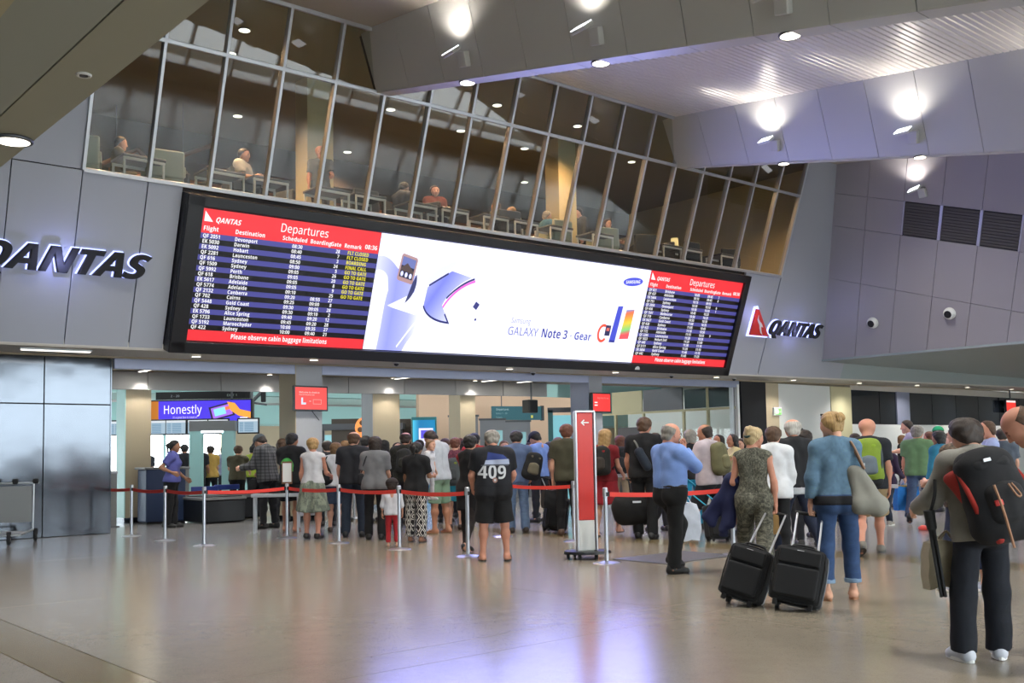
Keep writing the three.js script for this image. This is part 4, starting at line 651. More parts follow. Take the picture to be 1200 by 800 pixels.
// bones: {a, b, ra, rb, flat (cut the far end square), flat0 (cut the near end), sub (carve), k}
function netMesh(bones, o) {
  const { cell, k = 0.03, clips = [], noise = 0, freq = 1 } = o, R = (b) => Math.max(b.ra, b.rb);
  const lo = [1e9, 1e9, 1e9], hi = [-1e9, -1e9, -1e9];
  for (const b of bones) if (!b.sub) for (let i = 0; i < 3; i++) { lo[i] = Math.min(lo[i], b.a[i] - R(b), b.b[i] - R(b)); hi[i] = Math.max(hi[i], b.a[i] + R(b), b.b[i] + R(b)); }
  const pad = cell * 1.6 + noise; for (let i = 0; i < 3; i++) { lo[i] -= pad; hi[i] += pad; }
  const n = [0, 1, 2].map((i) => Math.ceil((hi[i] - lo[i]) / cell) + 1), [nx, ny, nz] = n, F0 = new Float32Array(nx * ny * nz).fill(0.5), far = Math.max(0.06, cell * 2.5);
  for (const b of bones) {
    const s = [0, 1, 2].map((i) => Math.max(0, Math.floor((Math.min(b.a[i], b.b[i]) - R(b) - far - lo[i]) / cell))), e = [0, 1, 2].map((i) => Math.min(n[i] - 1, Math.ceil((Math.max(b.a[i], b.b[i]) + R(b) + far - lo[i]) / cell)));
    const dx = b.b[0] - b.a[0], dy = b.b[1] - b.a[1], dz = b.b[2] - b.a[2], L2 = dx * dx + dy * dy + dz * dz || 1e-9, L = Math.sqrt(L2), kk = b.k ?? k, dr = b.rb - b.ra;
    for (let z = s[2]; z <= e[2]; z++) for (let y = s[1]; y <= e[1]; y++) for (let x = s[0]; x <= e[0]; x++) {
      const px = lo[0] + x * cell - b.a[0], py = lo[1] + y * cell - b.a[1], pz = lo[2] + z * cell - b.a[2], t = (px * dx + py * dy + pz * dz) / L2, h = t < 0 ? 0 : t > 1 ? 1 : t;
      const qx = px - dx * h, qy = py - dy * h, qz = pz - dz * h; let d = Math.sqrt(qx * qx + qy * qy + qz * qz) - b.ra - dr * h;
      if (b.flat) d = Math.max(d, (t - 1) * L); if (b.flat0) d = Math.max(d, -t * L);
      const i = (z * ny + y) * nx + x;
      F0[i] = b.sub ? Math.max(F0[i], -d) : smin(F0[i], d, kk);
    }
  }
  if (noise || clips.length) for (let z = 0, i = 0; z < nz; z++) for (let y = 0; y < ny; y++) for (let x = 0; x < nx; x++, i++) {
    if (F0[i] > 0.15) continue;
    const px = lo[0] + x * cell, py = lo[1] + y * cell, pz = lo[2] + z * cell;
    if (noise) F0[i] += noise * (Math.sin(py * 31 * freq + Math.sin(px * 19 * freq + (o.ph ?? 0)) * 1.6 + pz * 13 * freq) * 0.6 + Math.sin(px * 37 * freq + py * 17 * freq - pz * 29 * freq + (o.ph ?? 0)) * 0.4);
    for (const c of clips) F0[i] = Math.max(F0[i], px * c[0] + py * c[1] + pz * c[2] - c[3]);
  }
  // naive surface nets
  const id = new Int32Array(nx * ny * nz).fill(-1), pos = [], idx = [], sx = 1, sy = nx, sz = nx * ny;
  const C = [0, sx, sy, sx + sy, sz, sx + sz, sy + sz, sx + sy + sz], E = [[0, 1], [0, 2], [0, 4], [1, 3], [1, 5], [2, 3], [2, 6], [3, 7], [4, 5], [4, 6], [5, 7], [6, 7]];
  for (let z = 0; z < nz - 1; z++) for (let y = 0; y < ny - 1; y++) for (let x = 0; x < nx - 1; x++) {
    const i = (z * ny + y) * nx + x; let m = 0; for (let c = 0; c < 8; c++) if (F0[i + C[c]] < 0) m |= 1 << c;
    if (m === 0 || m === 255) continue;
    let X = 0, Y = 0, Z = 0, q = 0;
    for (const [a, b] of E) { if (((m >> a) & 1) === ((m >> b) & 1)) continue; const fa = F0[i + C[a]], fb = F0[i + C[b]], t = fa / (fa - fb); X += (a & 1) + t * ((b & 1) - (a & 1)); Y += ((a >> 1) & 1) + t * (((b >> 1) & 1) - ((a >> 1) & 1)); Z += (a >> 2) + t * ((b >> 2) - (a >> 2)); q++; }
    id[i] = pos.length / 3; pos.push(lo[0] + (x + X / q) * cell, lo[1] + (y + Y / q) * cell, lo[2] + (z + Z / q) * cell);
  }
  for (let z = 1; z < nz - 1; z++) for (let y = 1; y < ny - 1; y++) for (let x = 1; x < nx - 1; x++) {
    const i = (z * ny + y) * nx + x, f = F0[i] < 0;
    for (const [st, u, v] of [[sx, sy, sz], [sy, sz, sx], [sz, sx, sy]]) if (f !== F0[i + st] < 0) { const a = id[i], b = id[i - u], c = id[i - u - v], d = id[i - v]; if (a < 0 || b < 0 || c < 0 || d < 0) continue; if (f) idx.push(a, b, c, a, c, d); else idx.push(a, c, b, a, d, c); }
  }
  const g = new THREE.BufferGeometry(); g.setAttribute('position', new THREE.Float32BufferAttribute(pos, 3)); g.setIndex(idx); g.computeVertexNormals();
  return g;
}
function uvWrap(g, cx = 0, cz = 0) {   // cloth coordinates in metres, wrapped round the figure with the seam at the front
  const p = g.attributes.position, uv = new Float32Array(p.count * 2);
  for (let i = 0; i < p.count; i++) { const x = p.getX(i) - cx, z = p.getZ(i) - cz; uv[2 * i] = Math.atan2(x, -z) * 0.16 + Math.hypot(x, z) * 0.3; uv[2 * i + 1] = p.getY(i); }
  g.setAttribute('uv', new THREE.BufferAttribute(uv, 2)); return g;
}
const cone = (a, b, ra, rb, o = {}) => ({ a, b, ra, rb: rb ?? ra, ...o }), ball = (x, y, z, r, o = {}) => cone([x, y, z], [x, y, z], r, r, o);
const lerp3 = (a, b, t) => [a[0] + (b[0] - a[0]) * t, a[1] + (b[1] - a[1]) * t, a[2] + (b[2] - a[2]) * t];
const add3 = (a, b, k = 1) => [a[0] + b[0] * k, a[1] + b[1] * k, a[2] + b[2] * k], sub3 = (a, b) => add3(a, b, -1), len3 = (a) => Math.hypot(...a), nrm3 = (a) => { const l = len3(a) || 1; return [a[0] / l, a[1] / l, a[2] / l]; };
const cross3 = (a, b) => [a[1] * b[2] - a[2] * b[1], a[2] * b[0] - a[0] * b[2], a[0] * b[1] - a[1] * b[0]], dot3 = (a, b) => a[0] * b[0] + a[1] * b[1] + a[2] * b[2];

// ---- head (metres, adult, origin at its centre, looking along +z), with coloured features
const LOD = { near: { body: 0.015, cloth: 0.0135, head: 0.0058, hand: 0.0042, hair: 0.0075 }, mid: { body: 0.021, cloth: 0.018, head: 0.0085, hand: 0.0058, hair: 0.0105 }, far: { body: 0.03, cloth: 0.026, head: 0.0125, hand: 0.0085, hair: 0.0145 } };
const cache = {}, memo = (k, f) => (cache[k] ??= f());
const headGeo = (lod) => memo('head' + lod, () => {
  const b = [];
  b.push(ball(-0.018, 0.03, -0.028, 0.082), ball(0.018, 0.03, -0.028, 0.082), ball(0, 0.035, 0.01, 0.078), cone([-0.02, -0.02, 0.02], [0.02, -0.02, 0.02], 0.058), cone([-0.03, -0.05, 0.01], [-0.012, -0.092, 0.058], 0.032, 0.022), cone([0.03, -0.05, 0.01], [0.012, -0.092, 0.058], 0.032, 0.022), cone([0, -0.045, 0.05], [0, -0.09, 0.062], 0.034, 0.024));
  b.push(cone([-0.036, -0.016, 0.058], [0.036, -0.016, 0.058], 0.026, 0.026), cone([-0.03, 0.026, 0.07], [0.03, 0.026, 0.07], 0.018, 0.018, { k: 0.02 }));
  b.push(ball(-0.031, 0.006, 0.094, 0.0125, { sub: true }), ball(0.031, 0.006, 0.094, 0.0125, { sub: true }));
  b.push(ball(-0.031, 0.006, 0.073, 0.0135, { k: 0.004 }), ball(0.031, 0.006, 0.073, 0.0135, { k: 0.004 }));
  b.push(cone([0, 0.014, 0.086], [0, -0.024, 0.106], 0.009, 0.012, { k: 0.012 }), ball(-0.011, -0.028, 0.096, 0.0085, { k: 0.008 }), ball(0.011, -0.028, 0.096, 0.0085, { k: 0.008 }));
  b.push(cone([-0.018, -0.056, 0.084], [0.018, -0.056, 0.084], 0.0075, 0.0075, { k: 0.006 }), cone([-0.014, -0.067, 0.083], [0.014, -0.067, 0.083], 0.008, 0.008, { k: 0.006 }));
  for (const s of [-1, 1]) b.push(cone([s * 0.082, 0.018, -0.012], [s * 0.079, -0.026, 0.0], 0.015, 0.010, { k: 0.008 }), ball(s * 0.09, 0.022, -0.02, 0.011, { k: 0.008 }));
  b.push(cone([0, -0.04, -0.035], [0, -0.19, -0.05], 0.056, 0.056));
  const g = netMesh(b, { cell: LOD[lod].head, k: 0.028 }), p = g.attributes.position, c = new Float32Array(p.count * 3).fill(1);
  for (let i = 0; i < p.count; i++) {
    const x = Math.abs(p.getX(i)), y = p.getY(i), z = p.getZ(i), set = (r, gg, bb) => { c[3 * i] = r; c[3 * i + 1] = gg; c[3 * i + 2] = bb; };
    if (z > 0.05) {
      if (Math.hypot(x - 0.031, (y - 0.006) * 1.5) < 0.011) set(0.12, 0.1, 0.1);
      else if (Math.hypot((x - 0.033) * 0.45, y - 0.031) < 0.0075) set(0.32, 0.24, 0.2);
      else if (Math.hypot(x * 0.45, y + 0.061) < 0.0105) set(0.82, 0.48, 0.46);
    }
  }
  g.setAttribute('color', new THREE.BufferAttribute(c, 3)); return uvWrap(g);
});
// ---- hand: wrist at the origin, fingers down -y, thumb towards +z, palm towards -x (left hand)
const handGeo = (lod, pose) => memo('hand' + lod + pose, () => {
  const b = [], bend = { relax: [18, 30, 26], grip: [62, 88, 60], open: [6, 10, 8] }[pose], spread = pose === 'open' ? 0.1 : 0.05;
  const z0 = [0.030, 0.010, -0.0095, -0.028], len = [[0.042, 0.026, 0.022], [0.046, 0.03, 0.023], [0.042, 0.028, 0.022], [0.033, 0.02, 0.02]];
  z0.forEach((z, i) => {
    b.push(cone([0, 0.0, z * 0.55], [0, -0.082 + Math.abs(z) * 0.15, z], 0.017, 0.0125, { k: 0.014 }));
    let p = [0, -0.084 + Math.abs(z) * 0.15, z], a = 0; const r = [0.0092, 0.0084, 0.0076], f = 1 + (i - 1.5) * -0.02;
    len[i].forEach((L, j) => { a += (bend[j] * (1 + 0.08 * i)) * DEG; const q = [p[0] - Math.sin(a) * L * f, p[1] - Math.cos(a) * L * f, p[2] + z * spread * 2 * (j === 0 ? 1 : 0)]; b.push(cone(p, q, r[j], j === 2 ? 0.0066 : r[j] * 0.93, { k: j === 0 ? 0.007 : 0.003 })); p = q; });
  });
  const g2 = pose === 'grip', th = [[-0.006, -0.022, 0.026], [-0.022, -0.052, 0.046], g2 ? [-0.042, -0.078, 0.036] : [-0.028, -0.082, 0.054], g2 ? [-0.054, -0.086, 0.016] : [-0.032, -0.106, 0.055]];
  b.push(cone(th[0], th[1], 0.017, 0.012, { k: 0.012 }), cone(th[1], th[2], 0.0115, 0.010, { k: 0.003 }), cone(th[2], th[3], 0.0098, 0.0075, { k: 0.003 }));
  b.push(cone([0, 0.035, 0], [0, -0.01, 0], 0.024, 0.022, { k: 0.012 }));
  const g = netMesh(b, { cell: LOD[lod].hand, k: 0.006 }); g.setAttribute('color', new THREE.BufferAttribute(new Float32Array(g.attributes.position.count * 3).fill(1), 3)); return uvWrap(g);
});
// ---- hair (same frame as the head)
const hairGeo = (lod, style) => memo('hair' + lod + style, () => {
  const c = LOD[lod].hair, th = { bald: 0.003, crop: 0.004, short: 0.011, bob: 0.02, long: 0.016, bun: 0.011, tail: 0.009, ring: 0.007, thick: 0.014, thin: 0.006, hairband: 0.012 }[style] ?? 0.01, r = 0.082 + th;
  const b = [ball(-0.018, 0.032, -0.030, r), ball(0.018, 0.032, -0.030, r), ball(0, 0.037, 0.006, 0.079 + th), cone([-0.022, -0.05, -0.066], [0.022, -0.05, -0.066], 0.036 + th * 0.6)];
  const clips = [];                        // keep a*x <= d
  const front = (a, d) => clips.push([0, -a, Math.sqrt(1 - a * a), d]);
  if (style === 'short' || style === 'crop' || style === 'thick' || style === 'tail' || style === 'bun' || style === 'hairband') { front(0.62, -0.004); if (style !== 'bun') b.push(cone([-0.03, -0.03, -0.062], [0.03, -0.03, -0.062], 0.046 + th * 0.7)); else b.push(cone([-0.03, -0.02, -0.064], [0.03, -0.02, -0.064], 0.044 + th * 0.7)); clips.push([0, -0.96, -0.28, 0.108]); }
  if (style === 'ring') { front(0.25, -0.012); b.push(cone([-0.03, -0.035, -0.064], [0.03, -0.035, -0.064], 0.047)); clips.push([0, -0.96, -0.28, 0.10], [0, 0.94, 0.34, 0.05]); }
  if (style === 'thin') { front(0.45, -0.014); b.push(cone([-0.03, -0.03, -0.062], [0.03, -0.03, -0.062], 0.047)); clips.push([0, -0.96, -0.28, 0.10]); }
  if (style === 'bob') { front(0.45, 0.012); b.push(cone([-0.05, -0.03, -0.045], [-0.052, -0.085, -0.03], 0.056, 0.05), cone([0.05, -0.03, -0.045], [0.052, -0.085, -0.03], 0.056, 0.05), cone([0, -0.03, -0.07], [0, -0.09, -0.062], 0.06, 0.055)); clips.push([0, -1, 0, 0.112]); }
  if (style === 'long') { front(0.42, 0.014); for (const s of [-1, 0, 1]) b.push(cone([s * 0.05, -0.02, -0.055], [s * 0.058, -0.20, -0.062], 0.056, 0.046), cone([s * 0.056, -0.20, -0.062], [s * 0.05, -0.29, -0.07], 0.046, 0.022)); }
  if (style === 'bun') b.push(cone([-0.012, 0.095, -0.088], [0.012, 0.09, -0.092], 0.04), ball(0.0, 0.07, -0.095, 0.036));
  if (style === 'tail') b.push(cone([0, 0.05, -0.112], [0, 0.01, -0.15], 0.022, 0.028), cone([0, 0.01, -0.15], [0, -0.14, -0.13], 0.03, 0.012));
  if (style === 'updo') { front(0.6, -0.002); b.push(cone([-0.03, 0.0, -0.07], [0.03, 0.0, -0.07], 0.045), cone([-0.015, 0.055, -0.125], [0.018, 0.07, -0.12], 0.036, 0.032, { k: 0.008 }), ball(0.022, 0.035, -0.128, 0.026, { k: 0.006 }), ball(-0.018, 0.085, -0.112, 0.024, { k: 0.006 })); clips.push([0, -0.96, -0.28, 0.09]); }
  const g = netMesh(b.map((q) => q), { cell: c, k: 0.02, clips: style === 'long' || style === 'tail' ? [] : clips, noise: 0.0035, freq: 3.2, ph: style.length });
  if (style === 'long' || style === 'tail') {   // long locks are cut only where the face is
    return uvWrap(cutFront(b, c, clips, style));
  }
  return uvWrap(g);
});
function cutFront(b, c, clips, style) { const cc = clips.filter((q) => q[2] > 0.3), f = cc.map(([x, y, z, d]) => [x, y, z, d]); if (style === 'long') return netMesh(b, { cell: c, k: 0.02, clips: f.map(([x, y, z, d]) => [x, 0, 1, 0.018]).slice(0, 1).concat(f.map(([x, y, z, d]) => [0, y, z, d + 0.03])), noise: 0.004, freq: 3 }); return netMesh(b, { cell: c, k: 0.02, clips: f, noise: 0.0035, freq: 3 }); }
const capGeo = (lod) => memo('cap' + lod, () => { const c = LOD[lod].hair; return uvWrap(netMesh([ball(-0.016, 0.034, -0.026, 0.1), ball(0.016, 0.034, -0.026, 0.1), ball(0, 0.04, 0.008, 0.096), cone([-0.03, 0.036, 0.1], [0.03, 0.036, 0.1], 0.02), cone([-0.032, 0.03, 0.14], [0.032, 0.03, 0.14], 0.016)], { cell: c, k: 0.02, clips: [[0, -1, -0.1, -0.02]] })); });
const shoeGeo = (lod, kind) => memo('shoe' + lod + kind, () => {
  const c = LOD[lod].hand * 2, b = kind === 'heel' ? [cone([0, 0.06, -0.05], [0, 0.03, 0.11], 0.034, 0.034), cone([0, 0.028, 0.11], [0, 0.02, 0.16], 0.034, 0.02), cone([0, 0.06, -0.07], [0, 0.0, -0.075], 0.014, 0.009)]
    : [cone([0, 0.042, -0.055], [0.004, 0.036, 0.11], 0.044, 0.046), cone([0.004, 0.036, 0.11], [0, 0.03, 0.165], 0.044, 0.034), cone([0, 0.05, -0.04], [0, kind === 'boot' ? 0.16 : 0.095, -0.035], 0.046, 0.046, { flat: true })];
  return uvWrap(netMesh(b, { cell: c, k: 0.03, clips: [[0, -1, 0, 0]] }));
});
const soleGeo = memo('sandal', () => { const s = new THREE.Shape(); s.absellipse(0, 0.05, 0.045, 0.13, 0, Math.PI * 2); const g = new THREE.ExtrudeGeometry(s, { depth: 0.016, bevelEnabled: false, curveSegments: 10 }).rotateX(Math.PI / 2).translate(0, 0.016, 0); return merge(g, T(new THREE.TorusGeometry(0.046, 0.007, 5, 12, Math.PI).scale(1, 0.9, 1), 0, 0.03, 0.09), T(new THREE.TorusGeometry(0.04, 0.006, 5, 12, Math.PI), 0, 0.06, -0.02)); });

const skinTones = { fair: 0xc99a82, pale: 0xd2ab98, tan: 0xac7a60, olive: 0x9a7058, dark: 0x5a3b2a, red: 0xbf8872 };
const matMemo = (kind, color) => memo('m' + kind + color, () => ({
  skin: () => phys(color, 0.55, { vertexColors: true, specularIntensity: 0.5, sheen: 0.15 }), cloth: () => std(color, 0.92, { map: texCloth, bumpMap: texFabric, bumpScale: 0.0009 }), denim: () => std(color, 0.9, { map: texDenim, bumpMap: texFabric, bumpScale: 0.0012 }),
  hair: () => std(color, 0.6, { map: texHair, bumpMap: texHair, bumpScale: 0.0018 }), shoe: () => std(color, 0.55), camo: () => std(color, 0.9, { map: texCamo }), zebra: () => std(color, 0.9, { map: texZebra }), plaid: () => std(color, 0.9, { map: texPlaid }), wash: () => std(color, 0.92, { map: texGreenWash }),
}[kind]()));
const hairCols = { black: 0x1a1614, dark: 0x33241b, brown: 0x5c4029, light: 0x8d6a43, blonde: 0xc09a62, pale: 0xd2b98a, grey: 0x9c968c, white: 0xcfcac0, auburn: 0x6e3a22 };
const mk = (v, dflt = 'cloth') => (v === undefined || v === null ? null : Array.isArray(v) ? matMemo(v[0], v[1]) : matMemo(dflt, v));

// ---- a whole person. All lengths are for a body of 1.75 m and scaled by h / 1.75; +z is the way it faces.
// arms: {f: forward lift, a: outward lift, e: elbow bend, in: inward turn of forearm} or {to: [x, y, z] hand position}; legs: {f, k, a}
function person(o) {
  if (o.lift) o.at = o.at.clone().setY(o.lift);
  const S = o.h / 1.735, lod = LOD[o.lod || 'mid'], fem = !!o.fem, B = o.girth ?? 1, [LA, RA] = [o.la ?? {}, o.ra ?? {}], [LL, RL] = [o.ll ?? {}, o.rl ?? {}];
  const lean = (o.lean ?? 3) * DEG, hip0 = [0, 0.93, 0], J = {};
  const tor = (p) => { const y = p[1] - hip0[1], z = p[2]; return [p[0], hip0[1] + y * Math.cos(lean) - z * Math.sin(lean), y * Math.sin(lean) + z * Math.cos(lean)]; };
  // legs
  const legs = [LL, RL].map((q, i) => {
    const s = i ? -1 : 1, f = (q.f ?? 1) * DEG, kn = (q.k ?? 3) * DEG, a = (q.a ?? 2.5) * DEG, H = [s * 0.092, 0.90, 0];
    const K = add3(H, nrm3([s * Math.sin(a), -Math.cos(f), Math.sin(f)]), 0.425), A = add3(K, nrm3([s * Math.sin(a) * 0.4, -Math.cos(f - kn), Math.sin(f - kn)]), 0.40), foot = (q.p ?? Math.max(0, (kn - f) / DEG * 0.8 - 8)) * DEG, yaw = s * (q.yaw ?? 8) * DEG;
    const rot = (v) => { const y = v[1] * Math.cos(foot) - v[2] * Math.sin(foot), z = v[1] * Math.sin(foot) + v[2] * Math.cos(foot); return add3(A, [v[0] * Math.cos(yaw) + z * Math.sin(yaw), y, -v[0] * Math.sin(yaw) + z * Math.cos(yaw)]); };
    return { H, K, A, rot, foot, yaw, s };
  });
  let low = 1e9; if (!o.seated) for (const l of legs) low = Math.min(low, l.rot([0, -0.08, -0.06])[1], l.rot([0, -0.08, 0.16])[1]); else low = o.seated;
  const up = -low; hip0[1] += up; for (const l of legs) { for (const n of ['H', 'K', 'A']) l[n] = add3(l[n], [0, up, 0]); const r0 = l.rot; l.rot = (v) => add3(r0(v), [0, up, 0]); }
  const Y = (y) => y + up;
  const bust = fem ? 1 : 0, sw = (fem ? 0.163 : 0.182) * (0.5 + 0.5 * B);
  const SB = {};                                  // bones by group
  const t3 = (x, y, z) => tor([x, Y(y), z]);
  const chest = [], pelvis = [];
  for (const s of [-1, 1]) {
    chest.push(cone(t3(s * (fem ? 0.062 : 0.08) * B, 1.32, 0), t3(s * (fem ? 0.045 : 0.065) * B, 1.09, 0.005), (fem ? 0.093 : 0.105) * (0.6 + 0.4 * B), (fem ? 0.083 : 0.098) * B));
    chest.push(cone(t3(s * 0.045 * B, 1.42, -0.015), t3(s * (sw - 0.01), 1.405, -0.012), 0.05, 0.052));
    chest.push(cone(t3(s * (fem ? 0.05 : 0.065) * B, 1.09, 0.005), t3(s * 0.075 * B, 0.95, 0), (fem ? 0.083 : 0.098) * B, (fem ? 0.108 : 0.1) * B));
    if (bust) chest.push(ball(...t3(s * 0.07, 1.27, 0.085), 0.05));
    pelvis.push(cone(t3(s * 0.08 * B, 0.95, 0), [s * 0.09 * B, Y(0.88), 0], (fem ? 0.106 : 0.1) * B, (fem ? 0.102 : 0.095) * B), ball(s * 0.072 * B, Y(0.885), -0.05, (fem ? 0.088 : 0.082) * (0.5 + 0.5 * B)));
  }
  if (o.belly) chest.push(ball(...t3(0, 1.08, 0.06), 0.13 * o.belly));
  for (const s of [-1, 1]) chest.push(cone(t3(s * 0.022, 1.452, -0.028), t3(s * sw * 0.62, 1.425, -0.02), 0.044, 0.042));
  chest.push(cone(t3(0, 1.385, -0.03), t3(0, 1.44, -0.03), 0.066, 0.05));
  const nb = t3(0, 1.43, -0.02), hp = (o.bow ?? 5) * DEG + lean * 0.6, neckTop = add3(nb, [0, 0.082 * Math.cos(hp * 0.6 + lean), 0.082 * Math.sin(hp * 0.6 + lean)]);
  const neck = [cone(nb, neckTop, 0.062, 0.055)];
  const legB = legs.map((l, i) => [cone(l.H, l.K, (fem ? 0.086 : 0.088) * (0.55 + 0.45 * B), 0.056), cone(l.K, lerp3(l.K, l.A, 0.35), 0.054, 0.054), cone(lerp3(l.K, l.A, 0.3), l.A, 0.055, 0.036), ball(...add3(lerp3(l.K, l.A, 0.3), [0, 0, -0.015]), 0.054)]);
  const feet = legs.map((l) => [cone(l.rot([0, -0.035, -0.045]), l.rot([0, -0.055, 0.10]), 0.036, 0.027), cone(l.rot([0, -0.055, 0.10]), l.rot([0.004, -0.062, 0.165]), 0.03, 0.018), cone(l.A, l.rot([0, -0.04, -0.01]), 0.036, 0.036)]);
  // arms
  const arms = [LA, RA].map((q, i) => {
    const s = i ? -1 : 1, P = t3(s * sw, 1.395, -0.012); let E, Wr; const L1 = 0.285, L2 = 0.255;
    if (q.to) {
      const Tt = [q.to[0] / S, q.to[1] / S, q.to[2] / S]; let v = sub3(Tt, P), D = Math.min(len3(v), L1 + L2 + 0.07); const dir = nrm3(v), Dw = Math.max(0.12, Math.min(D - 0.075, (L1 + L2) * 0.995)), c = (L1 * L1 + Dw * Dw - L2 * L2) / (2 * L1 * Dw), h = L1 * Math.sqrt(Math.max(0, 1 - c * c));
      const pole = q.pole ?? [s * 0.5, -0.6, -0.8]; let pn = sub3(pole, [dir[0] * dot3(pole, dir), dir[1] * dot3(pole, dir), dir[2] * dot3(pole, dir)]); pn = nrm3(pn);
      E = add3(add3(P, dir, L1 * c), pn, h); Wr = add3(P, dir, Dw);
    } else {
      const f = (q.f ?? 2) * DEG, a = (q.a ?? 9) * DEG, e = (q.e ?? 14) * DEG, n = (q.in ?? 4) * DEG;
      E = add3(P, nrm3([s * Math.sin(a), -Math.cos(f) * Math.cos(a), Math.sin(f) * Math.cos(a)]), L1); Wr = add3(E, nrm3([s * Math.sin(a * 0.5 - n), -Math.cos(f + e), Math.sin(f + e)]), L2);
    }
    const fd = nrm3(sub3(Wr, E)); let th = q.thumb ?? [0, -fd[2] * -1 * 0 + Math.max(0, fd[2]), 1 - Math.max(0, fd[2]) * 0.9]; th = nrm3(sub3(th, [fd[0] * dot3(th, fd), fd[1] * dot3(th, fd), fd[2] * dot3(th, fd)]));
    return { s, P, E, W: Wr, fd, th, hand: add3(Wr, fd, 0.085) };
  });
  const armB = arms.map((m) => [cone(m.P, m.E, 0.052 * (0.6 + 0.4 * B) * (fem ? 0.86 : 1), 0.039 * (fem ? 0.88 : 1)), cone(m.E, lerp3(m.E, m.W, 0.3), 0.040 * (fem ? 0.88 : 1), 0.041 * (fem ? 0.88 : 1)), cone(lerp3(m.E, m.W, 0.25), m.W, 0.040 * (fem ? 0.88 : 1), 0.026), ball(...m.P, fem ? 0.05 : 0.058)]);
  const sc = (bs, grow = 0) => bs.map((b) => ({ ...b, a: b.a.map((v) => v * S), b: b.b.map((v) => v * S), ra: (b.ra + grow) * S, rb: (b.rb + grow) * S, k: b.k && b.k * S }));
  const thin = (bs, k) => bs.map((b) => ({ ...b, ra: b.ra - k, rb: b.rb - k }));
  const white = (g) => { g.setAttribute('color', new THREE.BufferAttribute(new Float32Array(g.attributes.position.count * 3).fill(1), 3)); return g; };
  // the body: torso, limbs, head and hands in one mesh
  const body = white(uvWrap(netMesh(sc([...thin(chest, o.top || o.under ? 0.006 : 0), ...thin(pelvis, o.bottom ? 0.01 : 0), ...neck, ...thin(legB.flat(), o.bottom && o.bottom.type === 'trousers' ? 0.011 : o.bottom && o.bottom.type === 'tights' ? 0.006 : 0), ...feet.flat(), ...(o.top && (o.top.sl ?? 0) > 1.4 ? thin(armB.flat(), 0.006) : armB.flat())]), { cell: lod.body, k: 0.035 * S, clips: o.seated ? [] : [[0, -1, 0, -0.004]] })));
  const hs = S * (o.head ?? 1) * (fem ? 1.0 : 1.04), HM = new THREE.Matrix4().makeRotationFromEuler(new THREE.Euler(hp, (o.yaw ?? 0) * DEG, (o.tilt ?? 0) * DEG, 'YXZ'));
  const hc = V3(...neckTop).multiplyScalar(S).add(V3(0, 0.10 * hs, 0.028 * hs).applyMatrix4(HM)); HM.scale(V3(hs, hs, hs)); HM.setPosition(hc);
  const parts = [body, headGeo(o.lod || 'mid').clone().applyMatrix4(HM)];
  const handM = arms.map((m, i) => { const y = m.fd.map((v) => -v), z = m.th, x = cross3(y, z); const M4 = new THREE.Matrix4().makeBasis(V3(...x), V3(...y), V3(...z)); M4.scale(V3((i ? -1 : 1) * S, S, S)); M4.setPosition(V3(...m.W).multiplyScalar(S)); return M4; });
  arms.forEach((m, i) => { const hg = handGeo(o.lod || 'mid', (i ? RA : LA).hand ?? 'relax').clone().applyMatrix4(handM[i]); if (i) { const ix = hg.index.array; for (let k = 0; k < ix.length; k += 3) { const t = ix[k]; ix[k] = ix[k + 1]; ix[k + 1] = t; } } parts.push(hg); });
  const th = (o.face ?? 0) * DEG, g = root('person', o.at, Math.PI - th);
  tag(g, o.label, o.cat ?? 'person', o.group);
  mesh(g, 'body', mergeGeometries(parts), mk(['skin', skinTones[o.skin ?? 'fair']]));
  // hair or cap
  if (o.hair && o.hair !== 'none') mesh(g, 'hair', hairGeo(o.lod || 'mid', o.hair).clone().applyMatrix4(HM), mk(['hair', hairCols[o.hairCol ?? 'brown']]));
  if (o.cap) mesh(g, 'cap', capGeo(o.lod || 'mid').clone().applyMatrix4(HM), mk(o.cap));
  // garments
  const clothOpt = (extra) => ({ cell: lod.cloth, k: 0.04 * S, noise: 0.0035 * S, ph: (o.h * 97) % 7, ...extra });
  const upv = [0, Math.cos(lean), Math.sin(lean)];
  const belowClip = (y) => { const p = tor([0, Y(y), 0]); return [0, -upv[1], -upv[2], -(p[1] * upv[1] + p[2] * upv[2]) * S]; };
  const W0 = o.loose ?? 0;
  const sleeve = (n, grow) => armB.flatMap((_, i) => { const m = arms[i], r = (fem ? 0.88 : 1), out = []; if (n <= 0) return out; out.push(ball(...m.P, 0.056 * r)); const e = n >= 1 ? m.E : lerp3(m.P, m.E, n); out.push(cone(m.P, e, 0.056 * r * (0.6 + 0.4 * B), n >= 1 ? 0.042 * r : (0.058 - 0.008 * n) * r, { flat: n < 1 })); if (n > 1) out.push(cone(m.E, lerp3(m.E, m.W, Math.min(1, n - 1)), 0.042 * r, 0.031, { flat: true })); return out; });
  const topBones = (hem, sl, grow, collar) => { const bs = [...chest]; if (hem < 0.93) bs.push(...pelvis); if (hem < 0.84) for (const s of [-1, 1]) bs.push(cone([s * 0.075 * B, Y(0.93), 0], [s * 0.082 * B, Y(hem - 0.05), 0.005], 0.11 * B, 0.12 * B)); bs.push(...sleeve(sl, grow)); if (collar) bs.push(cone(add3(nb, [0, -0.02, 0]), lerp3(nb, neckTop, 0.45), 0.062, 0.058, { flat: true })); return sc(bs, grow); };
  function topPart(name, sp) { const gw = 0.015 + W0 + (sp.grow ?? 0); return mesh(g, name, uvWrap(netMesh(topBones(sp.hem ?? 0.86, sp.sl ?? 0.55, gw, sp.collar), clothOpt({ clips: [belowClip(sp.hem ?? 0.86), ...(sp.ymax ? [belowClip(sp.ymax).map((v) => -v)] : [])] }))), mk(sp.m)); }
